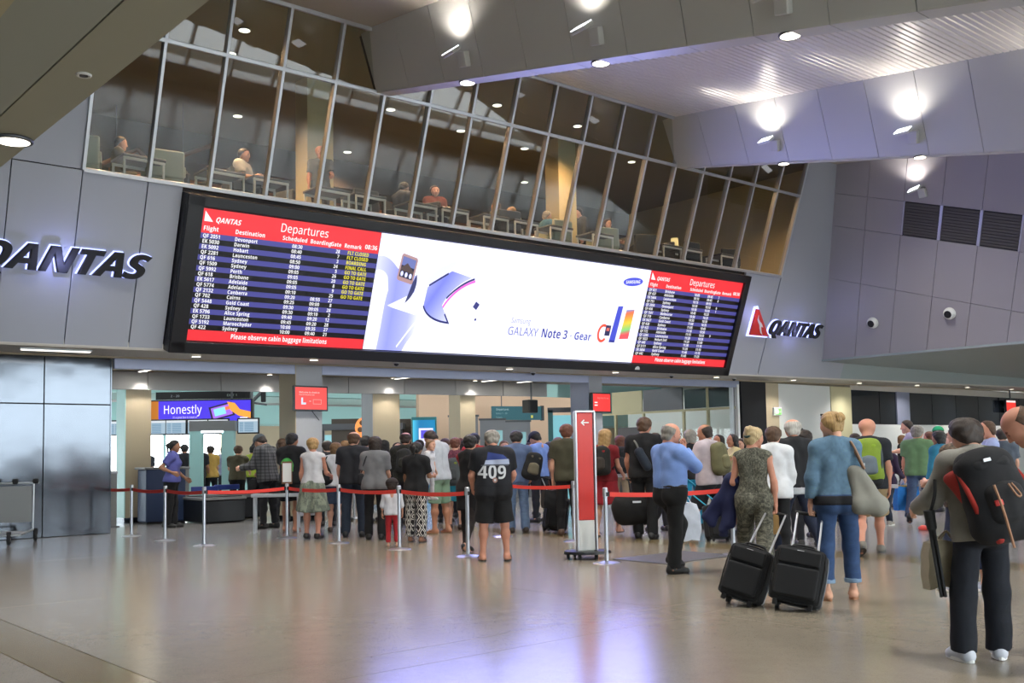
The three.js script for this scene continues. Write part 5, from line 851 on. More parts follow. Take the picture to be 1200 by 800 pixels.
  if (o.bottom) {
    const b = o.bottom, gw = 0.009 + (b.loose ?? 0), bs = [];
    if (b.type === 'skirt') for (const s of [-1, 1]) bs.push(cone([s * 0.055 * B, Y(0.99), 0], [s * 0.078 * B, Y(0.88), -0.008], 0.1 * B, 0.112 * B), cone([s * 0.078 * B, Y(0.88), -0.008], [s * (0.08 + (b.flare ?? 0.02)), Y(b.len), 0], 0.112 * B, 0.115 * B + (b.flare ?? 0.02), { flat: true }));
    else {
      bs.push(...pelvis, ...chest.filter((c) => c.rb > 0.095 && c.a[1] < Y(1.12)));
      legs.forEach((l) => { const t = b.len ?? 1, r0 = (fem ? 0.088 : 0.09) * (0.55 + 0.45 * B), cuff = b.cuff ?? 0.048; if (t <= 0.5) { bs.push(cone(l.H, lerp3(l.H, l.K, t * 2), r0, r0 - (r0 - 0.068) * t * 2 + (b.flare ?? 0) * 0.75, { flat: true, k: 0.008 })); } else { bs.push(cone(l.H, l.K, r0, Math.max(0.06, cuff * 0.98), { k: 0.012 })); const e = lerp3(l.K, l.A, (t - 0.5) * 2); bs.push(cone(l.K, e, Math.max(0.058, cuff), cuff, { flat: true })); if ((b.cuff ?? 0) < 0.055) bs.push(ball(...add3(lerp3(l.K, l.A, 0.3), [0, 0, -0.012]), 0.053)); } });
    }
    const p = tor([0, Y(b.waist ?? 1.0), 0]), w = mesh(g, { skirt: 'skirt', shorts: 'shorts', tights: 'tights' }[b.type] ?? 'trousers', uvWrap(netMesh(sc(bs, gw), clothOpt({ clips: [[0, upv[1], upv[2], (p[1] * upv[1] + p[2] * upv[2]) * S]], noise: (b.type === 'tights' ? 0.0005 : 0.0045) * S }))), mk(b.m));
    if (b.turnup) legs.forEach((l) => mesh(w, 'turn_up', uvWrap(netMesh(sc([cone(lerp3(l.K, l.A, (b.len - 0.5) * 2 - 0.10), lerp3(l.K, l.A, (b.len - 0.5) * 2 + 0.01), (b.cuff ?? 0.05) + 0.004, (b.cuff ?? 0.05) + 0.005, { flat: true, flat0: true })], gw), { cell: lod.cloth * 0.8 })), mk(b.turnup)));
    if (b.belt) mesh(w, 'belt', uvWrap(netMesh(sc(bs.filter((c) => c.a[1] > Y(0.87)), gw + 0.004), { cell: lod.cloth, k: 0.04 * S, clips: [[0, upv[1], upv[2], (p[1] * upv[1] + p[2] * upv[2]) * S - 0.002], [0, -upv[1], -upv[2], -(p[1] * upv[1] + p[2] * upv[2]) * S + 0.042 * S]] })), mk(['shoe', b.belt]));
  }
  const out = { g, S, arms, handM, hand: (i) => V3(...arms[i].hand).multiplyScalar(S), world: (v) => v.clone().applyAxisAngle(UP, Math.PI - th).add(o.at), tor: (x, y, z) => V3(...tor([x, Y(y), z])).multiplyScalar(S), lean, yawQ: Math.PI - th };
  if (o.under) topPart('undershirt', o.under);
  if (o.top) out.top = topPart(o.top.name ?? ((o.top.sl ?? 0.55) > 1.5 ? 'jacket' : (o.top.sl ?? 0.55) === 0 ? 'vest' : 'shirt'), o.top);
  // footwear
  if (o.shoes) legs.forEach((l) => {
    const kind = o.shoeKind ?? 'shoe', m = new THREE.Matrix4().makeRotationFromEuler(new THREE.Euler(l.foot, l.yaw, 0, 'YXZ')).scale(V3(S, S, S)), p = V3(...l.rot([0, -0.08, 0])).multiplyScalar(S); if (p.y < 0.001 && l.foot < 0.02) p.y = 0.001; m.setPosition(p);
    const q = mesh(g, kind === 'sandal' ? 'sandal' : 'shoe', (kind === 'sandal' ? soleGeo : shoeGeo(o.lod || 'mid', kind)).clone().applyMatrix4(m), mk(['shoe', o.shoes]));
    if (kind === 'shoe' && o.sole) { const s = new THREE.Shape(); s.absellipse(0, 0.05, 0.052, 0.15, 0, Math.PI * 2); mesh(q, 'sole', new THREE.ExtrudeGeometry(s, { depth: 0.024, bevelEnabled: false, curveSegments: 8 }).rotateX(Math.PI / 2).translate(0, 0.024, 0).applyMatrix4(m), mk(['shoe', o.sole])); }
  });
  if (o.sunglasses) mesh(g, 'sunglasses', merge(T(new THREE.TorusGeometry(0.094, 0.006, 5, 24).scale(0.9, 1, 1).rotateX(Math.PI / 2 - 0.5), 0, 0.06, -0.01), rbox(0.05, 0.035, 0.01, 0.004, -0.032, 0.1, 0.055), rbox(0.05, 0.035, 0.01, 0.004, 0.032, 0.1, 0.055)).applyMatrix4(HM), M.black);
  if (o.band) mesh(g, 'hair_band', T(new THREE.TorusGeometry(0.05, 0.014, 6, 18).rotateX(0.9), 0, 0.035, -0.085).applyMatrix4(HM), mk(['shoe', o.band]));
  if (o.glasses) mesh(g, 'glasses', merge(T(new THREE.TorusGeometry(0.02, 0.003, 5, 14), -0.032, 0.006, 0.1), T(new THREE.TorusGeometry(0.02, 0.003, 5, 14), 0.032, 0.006, 0.1), bar([-0.052, 0.008, 0.098], [-0.086, 0.012, -0.01], 0.003, 5), bar([0.052, 0.008, 0.098], [0.086, 0.012, -0.01], 0.003, 5)).applyMatrix4(HM), M.black);
  return out;
}
// place by pixel column and floor distance: direct world coordinates
const at = (x, z) => V3(x, 0, z);
// ---- bags
function backpack(pr, name, label, o) {
  const w = o.w ?? 0.32, h = o.h ?? 0.48, d = o.d ?? 0.2, S = pr.S, c = pr.tor(o.x ?? 0, o.y ?? 1.22, -(o.off ?? 0.115));
  const g = root(name, pr.world(c)); g.rotation.order = 'YXZ'; g.rotation.y = pr.yawQ; g.rotation.x = pr.lean + (o.tip ?? 0.04); g.rotation.z = o.roll ?? 0; tag(g, label, 'backpack');
  const m = o.m, m2 = o.m2 ?? m, cell = o.cell ?? 0.02;
  const shell = [cone([-w * 0.26, -h * 0.34, -d * 0.5], [-w * 0.22, h * 0.30, -d * 0.42], d * 0.52, d * 0.46), cone([w * 0.26, -h * 0.34, -d * 0.5], [w * 0.22, h * 0.30, -d * 0.42], d * 0.52, d * 0.46), cone([0, -h * 0.3, -d * 0.5], [0, h * 0.32, -d * 0.45], d * 0.56, d * 0.5)];
  mesh(g, 'shell', uvWrap(netMesh(shell, { cell, k: 0.06, noise: 0.004, clips: [[0, 0, 1, 0.02]] })), m);
  mesh(g, 'front_pocket', uvWrap(netMesh([cone([-w * 0.2, -h * 0.26, -d * 0.95], [-w * 0.18, -h * 0.02, -d * 0.92], d * 0.24), cone([w * 0.2, -h * 0.26, -d * 0.95], [w * 0.18, -h * 0.02, -d * 0.92], d * 0.24), cone([0, -h * 0.26, -d * 0.97], [0, 0, -d * 0.94], d * 0.25)], { cell, k: 0.05, noise: 0.003 })), m2);
  mesh(g, 'lid', uvWrap(netMesh([cone([-w * 0.24, h * 0.36, -d * 0.35], [w * 0.24, h * 0.36, -d * 0.35], d * 0.36), cone([-w * 0.2, h * 0.30, -d * 0.75], [w * 0.2, h * 0.30, -d * 0.75], d * 0.22)], { cell, k: 0.06, noise: 0.003 })), o.lid ?? m2);
  for (const s of [-1, 1]) { mesh(g, 'strap', tube([[s * 0.09, h * 0.28, 0.02], [s * 0.105, h * 0.30 + 0.07, 0.1], [s * 0.12, h * 0.16, 0.235], [s * 0.135, -h * 0.1, 0.21], [s * 0.15, -h * 0.3, 0.05]].map(([x, y, z]) => [x * S, y, z * S]), 0.017, 6), o.strap ?? m); if (o.trim) mesh(g, 'side_trim', tube([[s * w * 0.46, h * 0.3, -d * 0.4], [s * w * 0.5, 0, -d * 0.75], [s * w * 0.42, -h * 0.36, -d * 0.7]], 0.018, 6), o.trim); }
  mesh(g, 'haul_loop', tube([[-0.03, h * 0.44, 0], [0, h * 0.5, 0.01], [0.03, h * 0.44, 0]], 0.008, 5), m);
  if (o.badge) mesh(g, 'badge', rbox(0.05, 0.035, 0.012, 0.004, w * 0.22, -h * 0.12, -d * 1.2), o.badge);
  return g;
}
function suitcase(pos, yaw, tilt, roll, w, h, d, label, o = {}) {
  const g = root('suitcase', pos); g.rotation.set(-tilt, yaw, roll, 'YXZ'); tag(g, label, 'suitcase');
  const m = o.m ?? matMemo('cloth', 0x16181c);
  mesh(g, 'shell', rbox(w, h, d, 0.05, 0, h / 2 + 0.055, 0, 5), m); mesh(g, 'front_pocket', rbox(w * 0.86, h * 0.56, 0.05, 0.024, 0, h * 0.36 + 0.055, d / 2 + 0.008, 4), m); mesh(g, 'upper_pocket', rbox(w * 0.84, h * 0.27, 0.036, 0.017, 0, h * 0.81 + 0.055, d / 2 + 0.004, 4), m);
  const ring = (z, k) => tube([[-w / 2 * k, 0.14, z], [-w / 2 * k, h * 0.95, z], [-w * 0.36, h + 0.05, z], [w * 0.36, h + 0.05, z], [w / 2 * k, h * 0.95, z], [w / 2 * k, 0.14, z], [w * 0.4, 0.06, z], [-w * 0.4, 0.06, z]], 0.007, 5, 70, true);
  mesh(g, 'zip_edge', ring(d / 2 - 0.03, 1.0), M.rubber); mesh(g, 'zip_edge', ring(-d / 2 + 0.035, 1.0), o.trim ?? M.aluDark);
  for (const x of [-1, 1]) { const q = mesh(g, 'wheel', T(new THREE.CylinderGeometry(0.036, 0.036, 0.03, 16).rotateZ(Math.PI / 2), x * (w / 2 - 0.05), 0.036, -d / 2 + 0.03), M.rubber); mesh(q, 'wheel_housing', rbox(0.06, 0.08, 0.08, 0.02, x * (w / 2 - 0.05), 0.07, -d / 2 + 0.04), M.blackMatte); mesh(g, 'foot', rbox(0.04, 0.055, 0.03, 0.01, x * (w / 2 - 0.06), 0.035, d / 2 - 0.03), M.rubber); }
  mesh(g, 'top_grip', tube([[-0.1, h + 0.055, 0.02], [-0.07, h + 0.085, 0.02], [0.07, h + 0.085, 0.02], [0.1, h + 0.055, 0.02]], 0.012, 6), M.rubber); mesh(g, 'badge', rbox(0.06, 0.02, 0.008, 0.003, 0, h * 0.97 + 0.03, d / 2 + 0.015), M.alu);
  if (o.tag) mesh(g, 'name_tag', rbox(0.1, 0.045, 0.006, 0.002, 0.06, h * 0.72, d / 2 + 0.038), M.white);
  if (o.hold) { g.updateMatrixWorld(true); const H = g.worldToLocal(o.hold.clone()), gx = Math.min(0.11, w * 0.28); for (const x of [-gx, gx]) mesh(g, 'handle_tube', bar([x, h + 0.03, -d / 2 + 0.05], [H.x + x, H.y, H.z], 0.010), o.tube ?? M.alu); mesh(g, 'handle_grip', bar([H.x - gx - 0.02, H.y, H.z], [H.x + gx + 0.02, H.y, H.z], 0.016), o.grip ?? M.rubber); }
  return g;
}
function hangBag(name, hold, yaw, w, h, d, m, label, cat, o = {}) {   // a soft carrier hanging from a hand
  const g = root(name, hold.clone().setY(Math.max(hold.y - h - (o.drop ?? 0.18), 0.012)), yaw); tag(g, label, cat); const top = hold.y - g.position.y;
  const G = new THREE.BoxGeometry(w, h, d, 10, 10, 6), p = G.attributes.position; for (let i = 0; i < p.count; i++) { const y = p.getY(i) / h + 0.5, k = (o.soft ?? 0.1); p.setXYZ(i, p.getX(i) * (1 - k * y + k * 0.6 * Math.sin(y * 3.1)), p.getY(i) + h / 2 + (o.sag ?? 0.01) * Math.sin(p.getX(i) * 30), p.getZ(i) * (1 + k * 2 * Math.sin(y * 3.1)) + 0.008 * Math.sin(p.getX(i) * 25 + y * 14)); }
  G.computeVertexNormals(); mesh(g, 'bag', uvWrap(flat(G)), m);
  for (const z of [-1, 1]) mesh(g, 'handle', tube([[-w * 0.22, h * 0.97, z * d * 0.3], [-0.03, top - 0.03, z * 0.012], [0, top, 0], [0.03, top - 0.03, z * 0.012], [w * 0.22, h * 0.97, z * d * 0.3]], o.hr ?? 0.008, 5), o.hm ?? m);
  if (o.lip) mesh(g, 'rim', box(w * 0.94, 0.03, d * 0.9, 0, h + 0.005, 0), o.lip); return g;
}
const C = (c) => matMemo('cloth', c);
function printPatch(pr, x0, x1, y0, y1, mat, label) {   // flat print on the back of a shirt: its own cloth, lifted a hair
  const g = pr.top.geometry, p = g.attributes.position, ix = g.index.array, pos = [], uv = [], n = g.attributes.normal;
  for (let i = 0; i < ix.length; i += 3) { const v = [ix[i], ix[i + 1], ix[i + 2]], ok = v.every((k) => n.getZ(k) < -0.25 && p.getX(k) > x0 - 0.02 && p.getX(k) < x1 + 0.02 && p.getY(k) > y0 - 0.02 && p.getY(k) < y1 + 0.02); if (ok) for (const k of v) { pos.push(p.getX(k) + n.getX(k) * 0.003, p.getY(k) + n.getY(k) * 0.003, p.getZ(k) + n.getZ(k) * 0.003); uv.push(1 - (p.getX(k) - x0) / (x1 - x0), (p.getY(k) - y0) / (y1 - y0)); } }
  const q = new THREE.BufferGeometry(); q.setAttribute('position', new THREE.Float32BufferAttribute(pos, 3)); q.setAttribute('uv', new THREE.Float32BufferAttribute(uv, 2)); q.computeVertexNormals(); mesh(pr.top, 'print', q, mat, label);
}
const walkA = { ll: { f: 20, k: 6 }, rl: { f: -16, k: 24 } }, walkB = { ll: { f: -16, k: 24 }, rl: { f: 20, k: 6 } }, still = { ll: { f: 3, k: 4 }, rl: { f: -3, k: 5 } };

// ================================================================ FOREGROUND FIGURES
{ // woman in denim with grey tote and suitcase
  const p = person({ at: at(2.90, -9.25), h: 1.68, lod: 'near', fem: 1, face: 4, label: 'woman in denim jacket and cuffed jeans with a grey tote, pulling a black suitcase', hair: 'updo', hairCol: 'blonde', sunglasses: 1, girth: 1.0, yaw: 34, lean: 2, ll: { f: 2, k: 5, a: 3 }, rl: { f: 6, k: 4, a: 4, yaw: 14 }, la: { f: -2, a: 13, e: 10, hand: 'grip' }, ra: { f: 12, a: 12, e: 34, in: -6 }, top: { sl: 1.95, hem: 0.93, m: ['denim', 0x6f8ca3], collar: 1, grow: 0.006, name: 'jacket' }, under: { sl: 0, hem: 0.87, m: 0x12131a, grow: 0.009, ymax: 0.955 }, bottom: { type: 'trousers', len: 0.9, cuff: 0.06, loose: 0.004, waist: 0.97, m: ['denim', 0x3a5580], turnup: ['denim', 0x93a9c4] }, shoes: 0x9a6a48, shoeKind: 'sandal' });
  for (const [s, n] of [[1, 0], [-1, 1]]) 0;
  const hold = p.world(p.hand(0));
  suitcase(V3(2.33, 0, -8.72), -0.40, 0.28, -0.17, 0.41, 0.46, 0.26, 'large black cabin suitcase on wheels beside the woman in jeans, nearer the camera', { hold });
  const c = p.world(p.tor(-0.215, 1.02, -0.05)), g = root('tote_bag', c); g.rotation.set(0, p.yawQ, -0.10, 'YXZ'); tag(g, 'large soft grey shoulder tote on the woman in denim', 'tote bag');
  mesh(g, 'bag', uvWrap(netMesh([cone([0.05, -0.15, -0.05], [0.07, 0.16, -0.03], 0.07, 0.045), cone([-0.1, -0.18, -0.05], [0.0, 0.14, -0.04], 0.075, 0.05), cone([-0.14, -0.16, -0.03], [0.06, -0.13, -0.06], 0.075, 0.07)], { cell: 0.015, k: 0.07, noise: 0.006, freq: 0.6 })), C(0x8e8d84));
  for (const z of [0.0, -0.06]) mesh(g, 'strap', tube([[-0.03, 0.17, -0.05 + z * 0.4], [0.02, 0.34, z * 0.8 - 0.02], [0.045, 0.425, 0.02 + z * 0.5], [0.03, 0.33, 0.09], [0.06, 0.17, -0.0]], 0.012, 6), C(0x9a7a64));
}
{ // woman in the grey patterned outfit
  const p = person({ at: at(2.50, -10.73), h: 1.62, lod: 'near', fem: 1, face: 14, label: 'woman in sleeveless grey patterned outfit with navy jacket over her arm, pulling a suitcase', hair: 'bun', hairCol: 'pale', band: 0x1d3a34, yaw: -45, girth: 1.0, skin: 'red', lean: 2, ...walkA, ra: { f: -6, a: 12, e: 8, hand: 'grip' }, la: { f: 8, a: 12, e: 75, in: 12, hand: 'relax' }, top: { sl: 0, hem: 0.90, m: ['camo', 0xe2e2d8], name: 'vest' }, bottom: { type: 'trousers', len: 0.95, cuff: 0.07, loose: 0.012, m: ['camo', 0xe2e2d8] }, shoes: 0xc05a30, shoeKind: 'sandal' });
  suitcase(V3(1.94, 0, -9.05), -0.5, 0.28, -0.26, 0.36, 0.46, 0.25, 'black cabin suitcase with grey side edge pulled by the woman in grey pattern', { hold: p.world(p.hand(1)), trim: M.alu });
  const c = p.world(V3(0.21, 0.93, 0.15)), g = root('draped_jacket', c, p.yawQ); tag(g, 'navy jacket draped over the forearm of the woman in grey pattern', 'jacket');
  mesh(g, 'cloth', uvWrap(netMesh([cone([-0.04, 0.11, -0.1], [0.03, 0.12, 0.12], 0.05), cone([0.0, 0.1, -0.06], [0.02, -0.36, -0.07], 0.035, 0.035), cone([0.01, 0.1, 0.0], [0.12, -0.42, -0.03], 0.04, 0.04), cone([0.02, 0.1, 0.06], [0.24, -0.36, 0.02], 0.04, 0.04), cone([0.02, 0.1, 0.0], [0.31, -0.28, 0.05], 0.035, 0.035)], { cell: 0.015, k: 0.09, noise: 0.008, freq: 0.7 })), C(0x1b2350));
  mesh(g, 'cuff', uvWrap(netMesh([cone([0.10, -0.36, -0.02], [0.12, -0.49, -0.02], 0.045, 0.05, { flat: true })], { cell: 0.012 })), C(0x141b40));
}
{ // backpacker at the right
  const p = person({ at: at(2.95, -6.53), h: 1.54, lod: 'near', face: -3, label: 'person in dark jeans and grey top wearing a huge black and red backpack', hair: 'thick', hairCol: 'dark', lean: 9, bow: 18, girth: 0.95, ll: { f: 6, k: 6, a: 5 }, rl: { f: 9, k: 5, a: 5, yaw: 22 }, la: { f: 22, a: 20, e: 48, in: 8 }, ra: { f: 20, a: 16, e: 60, in: 10 }, top: { sl: 1.9, hem: 0.84, m: 0x8d8b84, grow: 0.018, name: 'sweater' }, bottom: { type: 'trousers', len: 1.02, cuff: 0.078, loose: 0.002, m: ['denim', 0x161a26] }, shoes: 0xb9bdc8, sole: 0xdcdcdc });
  const g = backpack(p, 'backpack', 'huge black travel backpack with red side panels and a light cord', { w: 0.37, h: 0.56, d: 0.23, y: 1.15, off: 0.12, x: 0.0, roll: -0.2, cell: 0.016, m: C(0x14151a), m2: C(0x191a1e), strap: C(0x8a2018), trim: C(0xa52a20), badge: M.red });
  mesh(g, 'red_panel', uvWrap(netMesh([cone([0.165, 0.15, -0.05], [0.10, -0.27, -0.17], 0.045, 0.035), cone([0.19, 0.15, 0.0], [0.15, -0.05, -0.1], 0.035)], { cell: 0.014, k: 0.04, noise: 0.003 })), C(0xa02c24));
  mesh(g, 'cord', tube([[0.08, 0.04, -0.285], [0.085, -0.12, -0.30], [0.07, -0.34, -0.25]], 0.009, 6), C(0xb08468)); mesh(g, 'buckle', rbox(0.05, 0.022, 0.014, 0.004, 0.04, 0.2, -0.23), M.alu);
  mesh(g, 'zip_loop', tube([[-0.02, 0.03, -0.30], [-0.045, -0.05, -0.315], [-0.02, -0.05, -0.315], [0.0, 0.03, -0.30]], 0.006, 5), C(0xb08468));
  // rolled tripod carried at the left side
  const t = root('carry_case', p.world(V3(0.235, 0.42, 0.06)), p.yawQ); t.rotation.z = -0.13; tag(t, 'thin black folded tripod hanging at the backpacker\'s left side', 'tripod'); mesh(t, 'legs', merge([0, 2.1, 4.2].map((a) => bar([0.014 * Math.cos(a), -0.02, 0.014 * Math.sin(a)], [0.014 * Math.cos(a), 0.42, 0.014 * Math.sin(a)], 0.011, 8))), M.rubber); mesh(t, 'head', cyl(0.035, 0.03, 0.12, 0, 0.47, 0), M.blackMatte); mesh(t, 'strap', tube([[0, 0.5, 0], [-0.03, 0.62, -0.05], [-0.06, 0.72, -0.03]], 0.012, 6), M.rubber);
  hangBag('shoulder_bag', p.world(V3(0.13, 0.80, 0.2)), p.yawQ, 0.3, 0.3, 0.1, C(0xb0a58c), 'small beige cloth bag hanging before the backpacker\'s thigh', 'bag', { drop: 0.06 });
}
{ // man leaning in from the right edge
  const p = person({ at: at(3.66, -6.61), h: 1.71, lod: 'near', face: -72, label: 'balding man in black shirt bending forward at the right edge of the picture', hair: 'ring', hairCol: 'brown', lean: 26, bow: 30, skin: 'red', belly: 1.0, girth: 1.15, ...still, la: { f: -4, a: 8, e: 20 }, ra: { f: -4, a: 8, e: 20 }, top: { sl: 1.9, hem: 0.86, m: 0x101114, grow: 0.01 }, bottom: { type: 'trousers', len: 1, cuff: 0.06, loose: 0.008, m: 0x14151a }, shoes: 0xc8ccd2 });
}
{ // man in the light blue shirt
  const p = person({ at: at(1.75, -11.53), h: 1.66, lod: 'near', face: 62, label: 'grey-haired man in light blue shirt and black trousers, hand at his mouth', hair: 'ring', hairCol: 'grey', skin: 'red', girth: 1.2, belly: 0.95, glasses: 1, yaw: -8, bow: 8, lean: 1, ll: { f: 32, k: 50, a: 2, p: 14 }, rl: { f: -2, k: 4, a: 2 }, ra: { f: 8, a: 10, e: 130, in: 20, hand: 'grip', to: [-0.05, 1.40, 0.2], pole: [-0.5, -0.8, 0.1] }, la: { f: 8, a: 10, e: 40, hand: 'grip' }, top: { sl: 1.92, hem: 0.97, m: 0x7f9fe0, collar: 1, grow: 0.012 }, bottom: { type: 'trousers', len: 1.02, cuff: 0.062, loose: 0.008, waist: 1.03, m: 0x0f1013, belt: 0x1b1411 }, shoes: 0x0d0e10 });
  hangBag('plastic_bag', p.world(p.hand(0)).add(V3(0.08, 0.0, 0.05)), 0.5, 0.3, 0.42, 0.14, C(0xd4dae6), 'white plastic carrier held by the man in the light blue shirt', 'carrier bag', { soft: 0.2, drop: 0.1 });
}
{ // man in the printed black shirt
  const p = person({ at: at(-0.26, -13.15), h: 1.67, lod: 'near', face: -8, label: 'stout grey-haired man in printed black shirt, black shorts and flip-flops', hair: 'crop', hairCol: 'grey', girth: 1.22, belly: 0.9, bow: 18, lean: 3, skin: 'red', ll: { f: 3, k: 3, a: 6 }, rl: { f: 0, k: 3, a: 7, yaw: 20 }, la: { f: 14, a: 16, e: 34, in: 14 }, ra: { f: 14, a: 16, e: 40, in: 14 }, top: { sl: 0.72, hem: 0.84, m: 0x14151c, grow: 0.016 }, bottom: { type: 'shorts', len: 0.47, flare: 0.045, loose: 0.018, m: 0x131317 }, shoes: 0x2a2420, shoeKind: 'sandal' });
  printPatch(p, -0.235, 0.215, 0.98, 1.44, std(0xffffff, 0.9, { map: canvas(256, 240, (c, w, h) => { c.fillStyle = '#14151c'; c.fillRect(0, 0, w, h); c.fillStyle = '#26356e'; c.beginPath(); c.moveTo(80, 30); c.lineTo(190, 50); c.lineTo(240, 90); c.lineTo(60, 110); c.fill(); c.fillStyle = '#9aa4bc'; c.beginPath(); c.moveTo(60, 84); c.lineTo(230, 78); c.lineTo(236, 112); c.lineTo(50, 112); c.fill(); c.save(); c.rotate(0.05); txt(c, '409', 14, 200, 124, '#b9bcc0', 'left', 'bold', 232); c.restore(); c.strokeStyle = '#5a5f68'; c.lineWidth = 3; c.strokeRect(30, 116, 196, 4); c.fillStyle = '#8a6a62'; c.beginPath(); c.arc(126, 216, 18, 0, 7); c.fill(); c.fillStyle = '#b9bcc0'; c.beginPath(); c.arc(126, 216, 8, 0, 7); c.fill(); }) }), 'blue and silver motor print with the number 409');
}
{ // woman behind him in tights and heels
  person({ at: at(-0.62, -14.48), h: 1.63, fem: 1, face: 35, label: 'woman in black dress, dark tights and heels, half hidden by the stout man', hair: 'short', hairCol: 'black', yaw: 20, ll: { f: 4, k: 4 }, rl: { f: -14, k: 10 }, la: { f: 30, e: 60 }, ra: { f: 20, e: 70 }, top: { sl: 0.6, hem: 0.9, m: 0xa8242a, collar: 1 }, under: { sl: 0, hem: 0.6, m: 0x121216, grow: 0.012 }, bottom: { type: 'tights', len: 1.02, cuff: 0.036, loose: -0.006, m: 0x26201f }, shoes: 0x101012, shoeKind: 'heel' });
}
// ================================================================ THE RIGHT-HAND GROUP
{
  const p = person({ at: at(2.99, -15.73), h: 1.79, face: -48, label: 'man in pale pink shirt and dark shorts with olive backpack, wheeling a suitcase', hair: 'ring', hairCol: 'dark', girth: 1.12, belly: 0.8, skin: 'tan', yaw: 8, ll: { f: 22, k: 8 }, rl: { f: -20, k: 30 }, ra: { f: -4, e: 20 }, la: { f: 24, a: 14, e: 44, hand: 'grip' }, top: { sl: 0.75, hem: 0.84, m: 0xc9bcc2, collar: 1, grow: 0.016 }, bottom: { type: 'shorts', len: 0.48, flare: 0.04, loose: 0.015, m: 0x23262e }, shoes: 0x24262a });
  backpack(p, 'backpack', 'olive daypack on the man in the pale pink shirt', { w: 0.3, h: 0.46, d: 0.2, m: C(0x6d6a4c), m2: C(0x767252) });
  suitcase(V3(3.05, 0, -15.3), 0.2, 0.16, 0.02, 0.40, 0.50, 0.24, 'small black suitcase with turquoise handle and white tag, wheeled by the pink-shirted man', { hold: p.world(p.hand(0)), tube: std(0x2aa8c8, 0.4), grip: std(0x2aa8c8, 0.4), tag: 1 });
}
{ const p = person({ at: at(3.19, -12.57), h: 1.63, fem: 1, face: 12, label: 'woman in white shirt and slim black trousers with orange sandals', hair: 'short', hairCol: 'brown', yaw: -12, girth: 0.98, ...still, la: { f: 10, e: 40 }, ra: { f: 6, e: 22 }, top: { sl: 1.6, hem: 0.80, m: 0xe2e4e8, grow: 0.018, collar: 1 }, bottom: { type: 'trousers', len: 0.93, cuff: 0.045, m: 0x121317 }, shoes: 0xd2552c, shoeKind: 'sandal' }); }
{ const p = person({ at: at(3.57, -13.02), h: 1.76, face: -20, label: 'white-haired man in black jacket over jeans carrying a brown paper bag', hair: 'ring', hairCol: 'white', skin: 'red', yaw: -20, girth: 1.12, ...walkA, la: { f: 6, a: 8, e: 20, hand: 'grip' }, ra: { f: 2, e: 16 }, top: { sl: 1.95, hem: 0.88, m: 0x17181d, collar: 1, grow: 0.02, name: 'jacket' }, under: { sl: 0, hem: 0.80, m: 0xbfc3c8, grow: 0.012, ymax: 0.9 }, bottom: { type: 'trousers', len: 1, cuff: 0.062, m: ['denim', 0x232c44] }, shoes: 0x1a1a1c });
  hangBag('paper_bag', p.world(p.hand(0)).add(V3(0.03, 0, 0.05)), -0.25, 0.32, 0.40, 0.14, C(0xb48f58), 'brown paper carrier held by the white-haired man in the black jacket', 'paper bag', { soft: 0.02, drop: 0.1 }); }
person({ at: at(4.09, -14.36), h: 1.61, fem: 1, face: 5, label: 'dark-haired woman in green top behind the denim-jacketed woman', hair: 'long', hairCol: 'dark', ...still, top: { sl: 0.6, hem: 0.85, m: 0x6c8a4a }, bottom: { type: 'trousers', len: 1, m: 0x20222a }, shoes: 0x222222 });
person({ at: at(4.40, -15.75), h: 1.67, face: -10, label: 'black-haired man mostly hidden behind the white-haired man', hair: 'short', hairCol: 'black', skin: 'tan', ...still, top: { sl: 0.6, hem: 0.86, m: 0x3b4048 }, bottom: { type: 'trousers', len: 1, m: 0x1c1e24 }, shoes: 0x222222 });
{ const p = person({ at: at(4.55, -13.18), h: 1.76, lod: 'mid', face: 18, label: 'bald man in khaki shorts with lime and grey backpack, walking away', hair: 'none', skin: 'red', girth: 1.12, yaw: -10, bow: 10, ...walkB, la: { f: 10, e: 20 }, ra: { f: -8, e: 18 }, top: { sl: 0.7, hem: 0.84, m: 0x1c1f28, grow: 0.012, collar: 1 }, bottom: { type: 'shorts', len: 0.47, flare: 0.04, loose: 0.014, m: 0xa08a66 }, shoes: 0x6b675f, sole: 0x3a3a3a });
  const g = backpack(p, 'backpack', 'lime green and grey daypack on the bald man in khaki shorts', { w: 0.32, h: 0.56, d: 0.2, y: 1.20, m: C(0x839c34), m2: C(0x6c7882), lid: C(0x8fae34), strap: C(0x8fae34), trim: C(0x4c555c), badge: M.alu }); mesh(g, 'base', uvWrap(netMesh([cone([-0.09, -0.26, -0.1], [0.09, -0.26, -0.1], 0.085)], { cell: 0.02 })), C(0x1e2126)); }
{ const p = person({ at: at(6.39, -17.65), h: 1.53, fem: 1, face: 48, label: 'brown-haired person with red daypack striding to the right in dark jeans', hair: 'short', hairCol: 'brown', ll: { f: 24, k: 4 }, rl: { f: -26, k: 34 }, la: { f: -14, e: 30 }, ra: { f: 16, e: 40 }, top: { sl: 1.9, hem: 0.86, m: 0x3c2c4a }, under: { sl: 0, hem: 0.80, m: 0xc8c4c8, grow: 0.01, ymax: 0.88 }, bottom: { type: 'trousers', len: 1, cuff: 0.052, m: ['denim', 0x252c3c] }, shoes: 0x8a857a, sole: 0xd0cfc8 }); backpack(p, 'backpack', 'rounded red daypack on the person striding right', { w: 0.3, h: 0.44, d: 0.2, m: C(0x9a2126), m2: C(0xa8282c) }); }
person({ at: at(10.45, -27.68), h: 1.67, lod: 'far', fem: 1, face: 100, label: 'distant fair-haired woman dressed all in black standing by the white wall', hair: 'bob', hairCol: 'light', ...still, top: { sl: 0.7, hem: 0.85, m: 0x14151a }, bottom: { type: 'trousers', len: 1, cuff: 0.055, m: 0x14151a }, shoes: 0x161616 });
